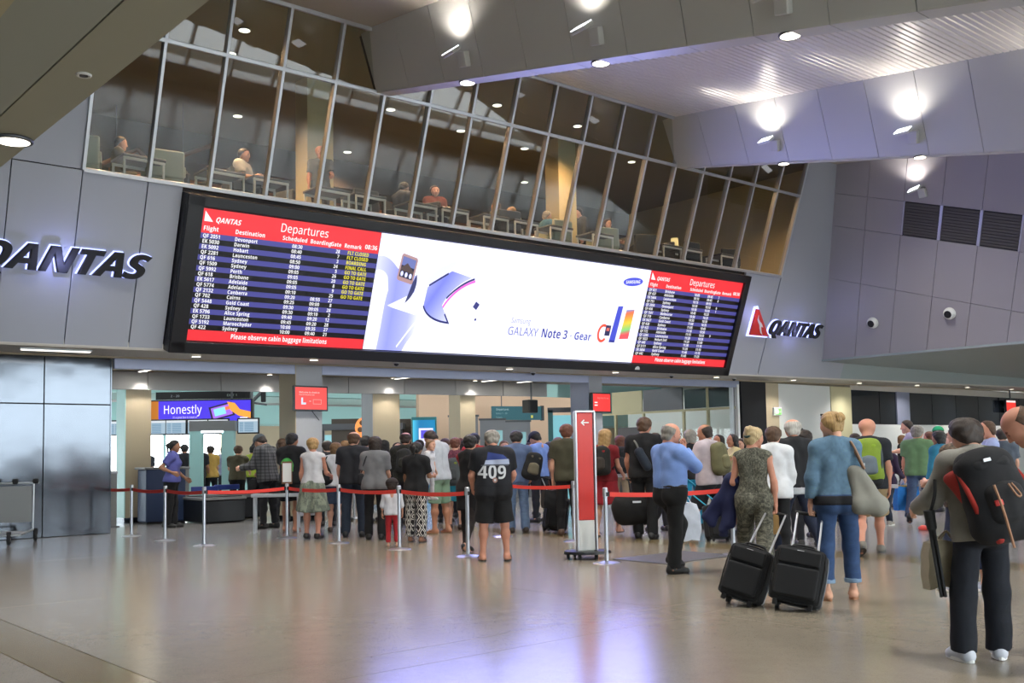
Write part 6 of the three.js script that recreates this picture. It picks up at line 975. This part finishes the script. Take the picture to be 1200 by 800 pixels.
{ const p = person({ at: at(7.21, -18.31), h: 1.76, face: 30, label: 'grey-haired man in green polo and jeans with a bright blue bag', hair: 'short', hairCol: 'grey', skin: 'red', girth: 1.1, yaw: -10, ll: { f: -18, k: 22 }, rl: { f: 20, k: 6 }, la: { f: 0, a: 8, e: 6, hand: 'grip' }, ra: { f: 4, e: 20 }, top: { sl: 0.7, hem: 0.86, m: 0x6d8f66, grow: 0.014, collar: 1 }, bottom: { type: 'trousers', len: 1.02, cuff: 0.068, m: ['denim', 0x4a5a78] }, shoes: 0x1b1b1d });
  hangBag('shopping_bag', p.world(p.hand(0)).add(V3(-0.02, 0, 0.06)), 0.15, 0.42, 0.42, 0.16, C(0x2a80d0), 'bright blue shopping bag held by the man in the green polo', 'shopping bag', { soft: 0.04, drop: 0.1, lip: C(0xc0a050) }); }
person({ at: at(9.01, -23.28), h: 1.99, face: -70, label: 'dark-haired man in lavender shirt just behind the green-polo man', hair: 'short', hairCol: 'dark', ...walkA, la: { f: 30, e: 50 }, top: { sl: 0.7, hem: 0.86, m: 0x9c98b4 }, bottom: { type: 'trousers', len: 1, m: 0xa8a8b0 }, shoes: 0x333333 });
{ const p = person({ at: at(6.91, -16.56), h: 1.63, fem: 1, face: -28, label: 'black-haired woman in teal blue jacket, jeans and red shoes', hair: 'bob', hairCol: 'black', skin: 'tan', yaw: 10, ...walkA, la: { f: 4, a: 10, e: 12 }, ra: { f: 4, e: 20 }, top: { sl: 1.95, hem: 0.86, m: 0x2f7f9e, grow: 0.02, collar: 1, name: 'jacket' }, under: { sl: 0, hem: 0.8, m: 0xd8d8da, grow: 0.014, ymax: 0.88 }, bottom: { type: 'trousers', len: 1, cuff: 0.055, m: ['denim', 0x22304e] }, shoes: 0xd0483c }); }
person({ at: at(8.69, -21.33), h: 1.66, lod: 'mid', face: -30, label: 'pink-faced person in lime top between the green polo and the teal jacket', hair: 'thin', hairCol: 'auburn', skin: 'red', ...still, top: { sl: 0.6, hem: 0.86, m: 0x9aae34 }, bottom: { type: 'trousers', len: 1, m: 0x1e2026 }, shoes: 0x2a2a2a });
person({ at: at(9.32, -22.45), h: 1.78, lod: 'mid', face: 10, label: 'person in a flat green cap behind the teal-jacketed woman', hair: 'short', hairCol: 'dark', cap: 0x1f9a68, ...still, top: { sl: 0.6, hem: 0.86, m: 0xb08a80 }, bottom: { type: 'trousers', len: 1, m: 0x2a2c32 }, shoes: 0x2a2a2a });
person({ at: at(4.23, -9.65), h: 1.61, lod: 'mid', fem: 1, face: -8, label: 'woman with thick dark hair and white shoes hidden beyond the big backpack', hair: 'thick', hairCol: 'dark', girth: 1.05, ...still, ll: { f: 6, k: 4, a: 9 }, la: { f: 20, e: 60 }, ra: { f: 20, e: 60 }, top: { sl: 0.7, hem: 0.84, m: ['camo', 0xd8b8a8] }, bottom: { type: 'trousers', len: 0.82, cuff: 0.055, m: ['denim', 0x222b48] }, shoes: 0xc9d4e4, sole: 0xffffff });
person({ at: at(8.69, -20.15), h: 1.68, lod: 'mid', fem: 1, face: -60, label: 'dark-haired woman in pale pink with sunglasses beyond the teal-jacketed woman', hair: 'bob', hairCol: 'dark', ...still, top: { sl: 1.5, hem: 0.85, m: 0xc8a8a0 }, bottom: { type: 'trousers', len: 1, m: 0x9a9488 }, shoes: 0x4a3a32 });
person({ at: at(6.48, -13.90), h: 1.68, lod: 'mid', face: -75, label: 'man in lavender shirt and striped tie left of the bending man', hair: 'thin', hairCol: 'brown', skin: 'red', ...still, la: { f: 20, e: 40 }, top: { sl: 1.9, hem: 0.95, m: 0xa8b4e0, collar: 1 }, bottom: { type: 'trousers', len: 1, m: 0x1c1e26 }, shoes: 0x1a1a1a });
person({ at: at(5.37, -11.92), h: 1.57, lod: 'mid', face: 20, label: 'person in olive shirt behind the woman with thick dark hair', hair: 'short', hairCol: 'auburn', ...still, top: { sl: 0.7, hem: 0.86, m: 0x6a7048 }, bottom: { type: 'trousers', len: 1, m: 0x20232a }, shoes: 0x222222 });
// between pylon and blue shirt
{ const p = person({ at: at(1.49, -16.71), h: 1.73, fem: 1, face: 25, label: 'blonde woman in red skirt with red and black daypack beside the pylon', hair: 'long', hairCol: 'blonde', ll: { f: -6, k: 6 }, rl: { f: 22, k: 6 }, la: { f: 10, e: 60 }, ra: { f: 10, e: 50 }, top: { sl: 0.5, hem: 0.88, m: 0x8a2028 }, bottom: { type: 'skirt', len: 0.52, m: 0xa82632 }, shoes: 0x3a2a22, shoeKind: 'sandal' }); backpack(p, 'backpack', 'red and black daypack on the blonde woman in the red skirt', { w: 0.3, h: 0.44, d: 0.18, m: C(0x20201f), m2: C(0x3a342e), lid: C(0xa02428) }); }
{ const p = person({ at: at(2.18, -20.90), h: 1.68, fem: 1, face: 10, label: 'brown-haired woman in khaki trousers with a black daypack', hair: 'bob', hairCol: 'auburn', ...still, top: { sl: 1.5, hem: 0.86, m: 0xd8d8d8 }, bottom: { type: 'trousers', len: 1, m: 0xa8987c }, shoes: 0x3a3a3a }); backpack(p, 'backpack', 'black daypack on the woman in khaki trousers', { w: 0.36, h: 0.5, d: 0.22, m: C(0x17191c), m2: C(0x2a2c30) }); }
person({ at: at(2.62, -23.21), h: 1.63, lod: 'far', fem: 1, face: 20, label: 'fair-haired woman in navy behind the daypacks right of the pylon', hair: 'short', hairCol: 'blonde', ...still, top: { sl: 0.7, hem: 0.86, m: 0x26345c }, bottom: { type: 'trousers', len: 1, m: 0x2a2c34 }, shoes: 0x333333 });
{ const p = person({ at: at(2.05, -16.09), h: 1.88, face: 22, label: 'tall man in black shirt with strap across his back, carrying a black duffel', hair: 'short', hairCol: 'brown', skin: 'red', girth: 1.12, yaw: -10, ...still, la: { f: 6, a: 14, e: 24, hand: 'grip' }, ra: { f: 10, e: 30 }, top: { sl: 0.6, hem: 0.86, m: 0x101115, grow: 0.012 }, bottom: { type: 'trousers', len: 1.02, cuff: 0.07, m: 0x14161a }, shoes: 0x17181a });
  const h = p.world(p.hand(0)), g = root('duffel_bag', V3(h.x + 0.06, h.y - 0.42, h.z + 0.25), 0.25); tag(g, 'large black duffel bag carried by the tall man in the black shirt', 'duffel bag'); mesh(g, 'body', uvWrap(netMesh([cone([-0.2, 0.02, 0], [0.22, 0.02, 0], 0.2), cone([-0.2, -0.1, 0], [0.22, -0.1, 0], 0.17)], { cell: 0.02, k: 0.06, noise: 0.006 })), C(0x121316)); for (const x of [-0.12, 0.14]) mesh(g, 'handle', tube([[x, 0.16, 0.1], [x * 0.3 - 0.03, 0.4, -0.12], [-0.06, 0.44, -0.22]], 0.014, 6), C(0x1b1c20)); mesh(g, 'badge', rbox(0.14, 0.03, 0.01, 0.003, -0.06, 0.1, 0.19), M.alu);
  const c = p.world(p.tor(-0.03, 1.12, -0.2)), b = root('sling_bag', c, p.yawQ); tag(b, 'dark blue sling bag on the back of the tall man in black', 'bag'); mesh(b, 'body', uvWrap(netMesh([cone([-0.07, -0.1, -0.02], [0.05, 0.12, -0.02], 0.075)], { cell: 0.02, noise: 0.004 })), C(0x1d2836)); mesh(b, 'strap', tube([[0.05, 0.14, -0.01], [0.12, 0.26, 0.06], [0.2, 0.32, 0.18]], 0.016, 6), C(0x6a6c68)); }
person({ at: at(2.46, -17.60), h: 1.66, lod: 'mid', face: -30, label: 'dark-haired man in white behind the blue-shirted man\'s shoulder', hair: 'short', hairCol: 'dark', ...still, top: { sl: 0.7, hem: 0.86, m: 0xc8c8c8 }, bottom: { type: 'trousers', len: 1, m: 0x22242a }, shoes: 0x222222 });
person({ at: at(3.10, -17.84), h: 1.71, lod: 'mid', fem: 1, face: -25, label: 'grey-haired woman in black top between the blue and pink shirts', hair: 'bob', hairCol: 'grey', ...still, top: { sl: 1.6, hem: 0.86, m: 0x15161a }, bottom: { type: 'trousers', len: 1, m: 0x1a8fb4 }, shoes: 0x222222 });
person({ at: at(3.92, -19.40), h: 1.64, lod: 'mid', fem: 1, face: -120, label: 'dark-haired woman in purple top behind the olive daypack', hair: 'long', hairCol: 'black', skin: 'tan', ...still, la: { f: 40, e: 70 }, top: { sl: 0.7, hem: 0.86, m: 0x3c3148 }, bottom: { type: 'trousers', len: 1, m: 0x22242a }, shoes: 0x222222 });
{ const p = person({ at: at(4.08, -18.89), h: 1.64, lod: 'mid', fem: 1, face: -100, label: 'black-haired woman in pale yellow top holding up a phone', hair: 'long', hairCol: 'black', skin: 'tan', ...still, la: { f: 50, e: 80, hand: 'grip' }, ra: { f: 50, e: 84, hand: 'grip' }, top: { sl: 0.7, hem: 0.86, m: 0xd0c690 }, bottom: { type: 'trousers', len: 1, m: 0x2c2e38 }, shoes: 0x222222 });
  const g = root('phone', p.world(p.hand(1)).add(V3(0, 0.05, 0.03)), p.yawQ); tag(g, 'pale phone held up by the woman in the yellow top', 'phone'); mesh(g, 'case', rbox(0.075, 0.15, 0.012, 0.006), std(0xd8c8e0, 0.4)); mesh(g, 'glass', box(0.066, 0.13, 0.003, 0, 0, -0.007), M.black); }
// ================================================================ THE QUEUE
person({ at: at(-6.88, -20.70), h: 1.75, lod: 'mid', fem: 1, face: 82, label: 'attendant in purple polo with dark ponytail, hand on hip, beside the blue counter', hair: 'tail', hairCol: 'black', skin: 'olive', girth: 1.08, ...still, ra: { to: [-0.2, 1.02, 0.06], pole: [-0.3, 0.0, -1] }, la: { f: 6, e: 46, in: 14 }, top: { sl: 0.65, hem: 0.90, m: 0x6468b4, collar: 1, grow: 0.014 }, bottom: { type: 'trousers', len: 1.02, cuff: 0.068, m: 0x101115 }, shoes: 0x121212 });
person({ at: at(-6.62, -24.63), h: 1.67, lod: 'mid', face: -5, label: 'man in olive shirt leaning forward at the counter below the purple display', hair: 'short', hairCol: 'brown', girth: 1.1, lean: 10, ...still, la: { f: 35, e: 40 }, ra: { f: 30, e: 40 }, top: { sl: 0.7, hem: 0.86, m: 0x55523e }, bottom: { type: 'trousers', len: 1, m: 0x1b1c20 }, shoes: 0x222222 });
{ const p = person({ at: at(-4.77, -19.95), h: 1.85, lod: 'mid', face: -70, label: 'man in baseball cap and grey checked jacket looking down, carrying a dark bag', hair: 'short', hairCol: 'dark', cap: 0x4a525a, bow: 30, lean: 8, girth: 1.1, ...still, la: { f: 25, e: 55, hand: 'grip' }, ra: { f: 10, e: 50, hand: 'grip' }, top: { sl: 1.95, hem: 0.84, m: ['plaid', 0x6a6c70], grow: 0.018, name: 'jacket' }, bottom: { type: 'trousers', len: 1, m: 0x15161b }, shoes: 0x1c1c1c }); hangBag('hand_bag', p.world(p.hand(1)), p.yawQ, 0.3, 0.24, 0.14, C(0x18191d), 'dark soft bag held by the man in the checked jacket', 'bag', { drop: 0.06, soft: 0.16 }); }
{ const p = person({ at: at(-4.10, -18.92), h: 1.80, lod: 'mid', face: 12, label: 'man in black shirt with big green print and black shorts behind the notice frame', hair: 'short', hairCol: 'black', skin: 'tan', yaw: -15, ...still, la: { f: 20, e: 50 }, ra: { f: 10, e: 34 }, top: { sl: 0.7, hem: 0.84, m: 0x131418, grow: 0.018 }, bottom: { type: 'shorts', len: 0.42, flare: 0.04, m: 0x131417 }, shoes: 0x7a5a4a, shoeKind: 'sandal' }); printPatch(p, -0.14, 0.16, 1.08, 1.4, std(0xffffff, 0.9, { map: canvas(128, 128, (c, w, h) => { c.fillStyle = '#131418'; c.fillRect(0, 0, w, h); c.strokeStyle = '#4fae54'; c.lineWidth = 24; c.beginPath(); c.arc(58, 76, 44, 3.4, 6.6); c.stroke(); c.fillStyle = '#4fae54'; c.fillRect(14, 56, 14, 60); c.fillRect(90, 64, 22, 54); }) }), 'green block print'); }
person({ at: at(-4.95, -22.01), h: 1.77, lod: 'mid', face: -20, fem: 1, label: 'brown-haired person half hidden left of the green-print shirt', hair: 'short', hairCol: 'brown', ...still, top: { sl: 0.6, hem: 0.86, m: 0x8a8478 }, bottom: { type: 'trousers', len: 1, m: 0x24262c }, shoes: 0x222222 });
person({ at: at(-3.37, -17.24), h: 1.68, lod: 'mid', fem: 1, face: 8, label: 'blonde woman in white sleeveless top and grey-green skirt', hair: 'short', hairCol: 'blonde', girth: 1.08, skin: 'red', yaw: 30, ...still, la: { f: 2, e: 20 }, ra: { f: 16, e: 60 }, top: { sl: 0, hem: 0.94, m: 0xd8d8dc }, bottom: { type: 'skirt', len: 0.46, flare: 0.045, m: ['wash', 0xcfd4ca] }, shoes: 0x1e1c1c });
{ const p = person({ at: at(-3.24, -18.72), h: 1.61, lod: 'mid', fem: 1, face: 0, label: 'woman with light brown hair, white shirt and denim skirt with black shoulder bag', hair: 'bob', hairCol: 'light', ...still, la: { f: 4, e: 30 }, ra: { f: 2, e: 20 }, top: { sl: 0.6, hem: 0.88, m: 0xdadce2, grow: 0.012 }, bottom: { type: 'skirt', len: 0.55, flare: 0.03, m: ['denim', 0x34425a] }, shoes: 0x4a3a30 });
  const g = root('shoulder_bag', p.world(p.tor(0.19, 1.16, -0.08)), p.yawQ); tag(g, 'round black shoulder bag on the woman in the denim skirt', 'bag'); mesh(g, 'body', uvWrap(netMesh([cone([-0.03, -0.12, -0.05], [0.05, 0.12, -0.04], 0.12, 0.1), cone([0.08, -0.1, -0.05], [0.08, 0.06, -0.05], 0.1)], { cell: 0.02, k: 0.06, noise: 0.005 })), C(0x17181c)); mesh(g, 'strap', tube([[0.0, 0.2, -0.06], [-0.03, 0.28, 0.02], [-0.01, 0.2, 0.14], [0.04, 0.0, 0.12]], 0.013, 6), C(0x1b1c20)); mesh(g, 'label_patch', box(0.04, 0.06, 0.006, 0.02, 0.05, -0.155), M.alu); }
person({ at: at(-2.72, -17.46), h: 1.77, lod: 'mid', face: 2, label: 'balding man in charcoal shirt and dark jeans in the middle of the queue', hair: 'ring', hairCol: 'brown', girth: 1.15, ...still, ll: { f: 3, k: 3, a: 5 }, rl: { f: 0, k: 3, a: 6 }, la: { f: 6, a: 11, e: 24 }, ra: { f: 8, e: 30 }, top: { sl: 0.7, hem: 0.86, m: 0x22242b, grow: 0.014, collar: 1 }, bottom: { type: 'trousers', len: 1.02, cuff: 0.07, m: ['denim', 0x333d4e] }, shoes: 0x1e1e20 });
{ const p = person({ at: at(-2.27, -16.84), h: 1.67, lod: 'mid', fem: 1, face: 0, label: 'woman with round dark hair, grey top and black trousers with a shoulder strap', hair: 'bob', hairCol: 'dark', girth: 1.1, ...still, la: { f: 4, e: 16 }, ra: { f: 10, e: 40 }, top: { sl: 0.8, hem: 0.84, m: 0x7a7b7e, grow: 0.014 }, bottom: { type: 'trousers', len: 1.02, cuff: 0.062, m: 0x131418 }, shoes: 0x141414 });
  const g = root('shoulder_bag', p.world(p.tor(0.24, 1.02, 0.06)), p.yawQ); tag(g, 'small dark bag on a long strap beside the woman in the grey top', 'bag'); mesh(g, 'body', rbox(0.1, 0.2, 0.24, 0.04), C(0x26262b)); mesh(g, 'strap', tube([[0, 0.1, 0.05], [-0.09, 0.38, 0.02], [-0.12, 0.405, -0.06], [-0.09, 0.34, -0.15], [0, 0.09, -0.05]], 0.011, 6), C(0x2a2a30)); }
person({ at: at(-1.82, -15.37), h: 0.95, lod: 'mid', face: -4, label: 'toddler in white shirt and red trousers with a dark knitted hat', hair: 'short', hairCol: 'dark', cap: 0x2c2426, head: 1.5, girth: 1.05, la: { f: 4, a: 16, e: 20 }, ra: { f: 6, a: 14, e: 24 }, ...still, top: { sl: 1.0, hem: 0.86, m: 0xe0e2ea, grow: 0.02 }, bottom: { type: 'trousers', len: 0.93, cuff: 0.06, m: 0xc42c36 }, shoes: 0xb8a090, shoeKind: 'sandal' });
person({ at: at(-1.54, -16.20), h: 1.57, lod: 'mid', fem: 1, face: 14, label: 'woman in black shirt and black-and-white patterned trousers', hair: 'tail', hairCol: 'black', skin: 'olive', ...still, la: { f: 8, a: 10, e: 24 }, ra: { f: 20, e: 70 }, top: { sl: 0.75, hem: 0.84, m: 0x131418, grow: 0.018 }, bottom: { type: 'trousers', len: 0.98, cuff: 0.068, loose: 0.014, m: ['zebra', 0xffffff] }, shoes: 0x2a2422, shoeKind: 'sandal' });
person({ at: at(-1.29, -17.88), h: 1.83, lod: 'mid', face: -55, label: 'man in pale shirt and green shorts looking down, in sandals', hair: 'short', hairCol: 'dark', bow: 36, lean: 8, skin: 'tan', girth: 1.05, ...still, ra: { f: 20, e: 70 }, la: { f: 30, e: 70 }, top: { sl: 0.7, hem: 0.86, m: 0xc2c8d0, grow: 0.014 }, bottom: { type: 'shorts', len: 0.48, flare: 0.035, m: 0x86a48a }, shoes: 0x8a6a4c, shoeKind: 'sandal' });
person({ at: at(-1.39, -16.99), h: 1.53, lod: 'mid', fem: 1, face: 120, h: 0.95, head: 1.4, label: 'small fair child carried between the patterned trousers and the pale shirt', hair: 'short', hairCol: 'light', ...still, top: { sl: 0.9, hem: 0.84, m: 0xd8d8de }, bottom: { type: 'trousers', len: 0.9, m: 0xc8c8cc }, shoes: 0xb0b0b0, lift: 0.62 });
{ const p = person({ at: at(-2.05, -19.51), h: 1.79, lod: 'mid', face: 4, label: 'man with thinning hair in camouflage jacket behind the woman in black', hair: 'ring', hairCol: 'dark', skin: 'red', girth: 1.12, ...still, top: { sl: 1.8, hem: 0.84, m: ['camo', 0x6a6c64], grow: 0.016, name: 'jacket' }, bottom: { type: 'trousers', len: 1, m: 0x1c1d22 }, shoes: 0x222222 }); backpack(p, 'backpack', 'dark daypack with pale straps on the camouflage-jacketed man', { w: 0.28, h: 0.42, d: 0.16, m: C(0x2b2d2c), m2: C(0x34362f), strap: C(0x8a8472) }); }
{ const p = person({ at: at(-1.07, -18.84), h: 1.67, lod: 'mid', fem: 1, face: 10, label: 'woman in pink patterned top and turquoise skirt with a green-grey daypack', hair: 'short', hairCol: 'auburn', ...still, top: { sl: 0.7, hem: 0.88, m: ['camo', 0xff8ac0] }, bottom: { type: 'skirt', len: 0.55, flare: 0.03, m: 0x2f9cb4 }, shoes: 0x3a2a24 }); backpack(p, 'backpack', 'grey and lime daypack on the woman in the turquoise skirt', { w: 0.32, h: 0.46, d: 0.2, y: 1.08, m: C(0x4a5052), m2: C(0x3f4446), lid: C(0x7c8c2e) }); }
{ const p = person({ at: at(0.06, -17.76), h: 1.75, lod: 'mid', face: -14, label: 'dark-haired man in slate blue shirt and light jeans beside a black suitcase', hair: 'short', hairCol: 'black', skin: 'tan', yaw: -22, bow: 16, ...still, la: { f: 10, a: 10, e: 30 }, ra: { f: 6, a: 16, e: 30, hand: 'grip' }, top: { sl: 0.65, hem: 0.84, m: 0x5a6c90, grow: 0.012 }, bottom: { type: 'trousers', len: 1.02, cuff: 0.068, m: ['denim', 0x7488a8] }, shoes: 0x2c2420 });
  backpack(p, 'backpack', 'black and khaki daypack slung on the right of the slate-shirted man', { x: -0.25, y: 1.12, w: 0.3, h: 0.46, d: 0.18, roll: 0.3, off: 0.06, m: C(0x1a1c20), m2: C(0x6a6452) }); suitcase(V3(0.66, 0, -17.55), 0.3, 0.12, -0.2, 0.38, 0.55, 0.24, 'black suitcase standing right of the man in light jeans', { hold: V3(0.58, 0.92, -17.75) }); }
person({ at: at(0.52, -20.29), h: 1.80, lod: 'mid', face: -50, label: 'man in pale blue shirt and dark cap looking down, right of the slate-shirted man', hair: 'short', hairCol: 'black', cap: 0x24283a, bow: 28, ...still, la: { f: 30, e: 60 }, ra: { f: 30, e: 60 }, top: { sl: 0.7, hem: 0.86, m: 0x7e9ce0 }, bottom: { type: 'trousers', len: 1, m: 0x24262e }, shoes: 0x222222 });
person({ at: at(0.90, -20.45), h: 1.66, lod: 'mid', fem: 1, face: 5, label: 'brown-haired woman in grey-mauve top left of the red pylon', hair: 'bob', hairCol: 'brown', ...still, top: { sl: 0.4, hem: 0.86, m: 0x8c8494 }, bottom: { type: 'trousers', len: 1, m: 0x17181d }, shoes: 0x222222 });
{ const p = person({ at: at(0.89, -17.02), h: 1.82, lod: 'mid', face: 5, label: 'man in dark olive shirt half hidden behind the red pylon with a black holdall', hair: 'short', hairCol: 'auburn', ...still, la: { f: 2, a: 10, e: 10, hand: 'grip' }, top: { sl: 0.7, hem: 0.84, m: 0x43412f, grow: 0.014 }, bottom: { type: 'trousers', len: 1.02, m: 0x15161b }, shoes: 0x4a3428 }); hangBag('holdall', p.world(p.hand(0)), 0.2, 0.36, 0.3, 0.2, C(0x141519), 'black holdall carried by the man behind the pylon', 'bag', { soft: 0.14, drop: 0.08 }); }
// farther heads in and behind the queue
const FAR = [
  [-2.38, -21.06, 1.62, 'dark', 'long', 1, 0x4a4650, 'woman with long dark hair in slate top left of the camouflage jacket', 160], [-2.71, -21.68, 1.69, 'black', 'long', 1, 0x2f3a52, 'black-haired woman in navy seen between the grey top and the camouflage', -30], [-3.06, -21.23, 1.77, 'black', 'short', 0, 0x9aa0ae, 'black-haired man in pale shirt above the grey-topped woman', 10], [-3.61, -21.93, 1.70, 'light', 'short', 1, 0xb4a890, 'fair person in beige left of the balding man', 20], [-3.69, -20.39, 1.67, 'dark', 'short', 0, 0x3a3c40, 'dark-haired man seen between the two white tops', -20],
  [-1.39, -20.80, 1.68, 'brown', 'short', 0, 0x5a5450, 'brown-haired man in taupe behind the pale-shirted man', 15], [-1.00, -21.22, 1.65, 'dark', 'long', 1, 0x3c3234, 'woman with long dark hair left of the stout man', 0], [-0.77, -20.63, 1.77, 'black', 'short', 0, 0xb83430, 'man in red shirt whose head shows over the stout man\'s shoulder', -20], [-0.20, -22.14, 1.63, 'light', 'short', 0, 0xa09890, 'fair-haired man behind the stout man\'s right shoulder', 170], [0.36, -22.58, 1.61, 'brown', 'short', 1, 0x7a6c60, 'brown-haired person between the slate and pale blue shirts', 150], [0.80, -22.77, 1.60, 'dark', 'short', 0, 0x3c4450, 'dark-haired man in slate behind the mauve top', 0], [-1.18, -22.42, 1.71, 'auburn', 'short', 0, 0x8c5a50, 'auburn-haired man behind the pink patterned top', 20],
  [-10.37, -28.92, 1.72, 'black', 'short', 0, 0x2e3038, 'black-haired man sitting behind the nearest blue counter', 180], [-9.13, -28.52, 1.77, 'black', 'short', 0, 0x22242a, 'black-haired man in dark top right of the attendant', -30], [-8.42, -27.43, 1.77, 'black', 'short', 0, 0x2c2c34, 'man in black before the bright window under the third monitor', 0], [-8.18, -27.77, 1.72, 'dark', 'short', 1, 0xc8a050, 'dark-haired woman in yellow beside the teal kiosk post', -40], [-8.52, -30.20, 1.72, 'black', 'short', 0, 0x8a90a8, 'man in pale lilac shirt inside the kiosk portal', 20], [-7.07, -27.84, 1.70, 'black', 'short', 0, 0xb0c040, 'man in a lime vest left of the cap', 30], [-5.39, -23.61, 1.74, 'brown', 'short', 1, 0xa0988c, 'brown-haired woman in beige before the left column', 60],
  [-2.14, -23.31, 1.70, 'dark', 'bob', 1, 0x55504e, 'dark-haired woman before the tall blue screen', 10], [-0.55, -23.84, 1.68, 'brown', 'bob', 1, 0x6a5a60, 'brown-haired woman in plum behind the stout man', 0], [1.57, -22.23, 1.65, 'dark', 'short', 0, 0x4a4c50, 'dark-haired man hidden behind the red pylon', 10], [3.23, -21.16, 1.64, 'dark', 'bob', 1, 0x5a4a6a, 'dark-haired woman in violet beyond the blue shirt', 0], [4.63, -20.76, 1.58, 'dark', 'bob', 1, 0x40424a, 'dark-haired woman right of the phone holder', -140], [5.83, -18.90, 1.62, 'brown', 'short', 0, 0x6c6460, 'brown-haired man behind the denim-jacketed woman', 10], [6.73, -20.17, 1.63, 'dark', 'short', 0, 0x303238, 'dark-haired man just left of the bald man', 10], [10.03, -23.69, 1.65, 'brown', 'short', 1, 0x9a8a84, 'brown-haired woman beyond the green cap', 40], [8.66, -18.15, 1.64, 'dark', 'short', 0, 0x58606c, 'dark-haired man in grey beyond the bending man', 20],
];
for (const [x, z, h, hc, hs, fem, col, label, face] of FAR) { const q = person({ at: at(x, z), h, lod: 'far', fem, face, label, hair: hs, hairCol: hc, skin: hc === 'black' ? 'tan' : 'fair', ...still, la: { f: 8, e: 26 }, ra: { f: 8, e: 30 }, top: { sl: fem ? 0.7 : 0.75, hem: 0.86, m: col, grow: 0.012 }, bottom: { type: 'trousers', len: 1, m: 0x20222a }, shoes: 0x222222 }); }
// ================================================================ PEOPLE IN THE LOUNGE
function sitter(s, d, faceDeg, h, label, o) { return person({ at: LP(s, d, 0), h, lod: 'far', face: faceDeg, label, seated: 0.44 - 0.9 + 0.9, ...o }); }
const seatLegs = { ll: { f: 86, k: 86 }, rl: { f: 84, k: 84 } };
{
  const L = (s, d, face, h, label, o) => person({ at: LP(s, d, 0), h, lod: 'far', face, label, ...o });
  const sit = (s, d, face, label, o) => { const p = person({ at: LP(s, d, 0), h: 1.72, lod: 'far', face, label, ...seatLegs, la: { f: 20, e: 60 }, ra: { f: 24, e: 62 }, bottom: { type: 'trousers', len: 1, m: 0x22252c }, shoes: 0x222222, ...o }); return p; };
  sit(0.05, -0.72, 70, 'black-haired person in olive seated behind the first lounge pane', { hair: 'short', hairCol: 'black', top: { sl: 1.9, m: 0x5a5238, grow: 0.02 } });
  L(0.15, -2.6, 30, 1.75, 'standing person in brown at the far left of the lounge', { hair: 'short', hairCol: 'brown', ...still, top: { sl: 1.9, hem: 0.8, m: 0x5a3a26, grow: 0.02 }, bottom: { type: 'trousers', len: 1, m: 0x3a2a20 }, shoes: 0x222222 });
  sit(2.2, -0.12, 100, 'dark-haired man in white shirt seated in the third lounge pane', { hair: 'short', hairCol: 'dark', top: { sl: 0.8, m: 0xc8ccd0, grow: 0.02 } });
  L(4.1, -0.42, 170, 1.78, 'bald man in grey shirt before the pale lounge column', { hair: 'none', skin: 'tan', ...still, lean: 12, la: { f: 20, e: 50 }, top: { sl: 0.7, hem: 0.84, m: 0x5c6468 }, bottom: { type: 'trousers', len: 1, m: 0x2a2c34 }, shoes: 0x222222 });
  { const g = root('rolled_flag', LP(4.05, -0.1, 0.25), QF); tag(g, 'small green and orange bag beside the bald man in the lounge', 'bag'); mesh(g, 'body', rbox(0.24, 0.42, 0.1, 0.04, 0, 0, 0), C(0xc86a24)); mesh(g, 'stripe', rbox(0.08, 0.40, 0.11, 0.03, -0.06, 0, 0), C(0x3a8a3a)); }
  sit(6.05, -0.32, 40, 'dark-haired person in grey seated with bare neck in the lounge', { hair: 'short', hairCol: 'dark', bow: 20, top: { sl: 0.8, m: 0x4a4c54, grow: 0.02 } });
  sit(6.9, -0.25, 160, 'person in dark red seated right of the grey sitter in the lounge', { hair: 'short', hairCol: 'dark', top: { sl: 1.8, m: 0x6a2f2c, grow: 0.02 } });
  sit(9.0, -0.55, -60, 'person in olive brown seated in the middle of the lounge', { hair: 'short', hairCol: 'brown', top: { sl: 1.8, m: 0x5c5848, grow: 0.02 } });
  sit(9.6, -0.75, 20, 'person in pale top seated near the orange lounge wall', { hair: 'bob', hairCol: 'light', fem: 1, top: { sl: 0.8, m: 0xb8b49a, grow: 0.02 } });
  sit(10.6, -0.6, 60, 'person in blue seated before the orange lounge wall', { hair: 'short', hairCol: 'grey', top: { sl: 1.8, m: 0x3a6f94, grow: 0.02 } });
  L(12.25, -0.9, -120, 1.7, 'person in grey standing right of the pale lounge column on the right', { hair: 'short', hairCol: 'dark', ...still, lean: 14, top: { sl: 1.8, hem: 0.8, m: 0x4f5256 }, bottom: { type: 'trousers', len: 1, m: 0x2a2c34 }, shoes: 0x222222 });
  sit(12.6, -0.4, 150, 'person in brown seated near the right end of the lounge', { hair: 'bob', hairCol: 'brown', fem: 1, top: { sl: 1.8, m: 0x7a5a4a, grow: 0.02 } });
}
renderer.render(scene, camera);
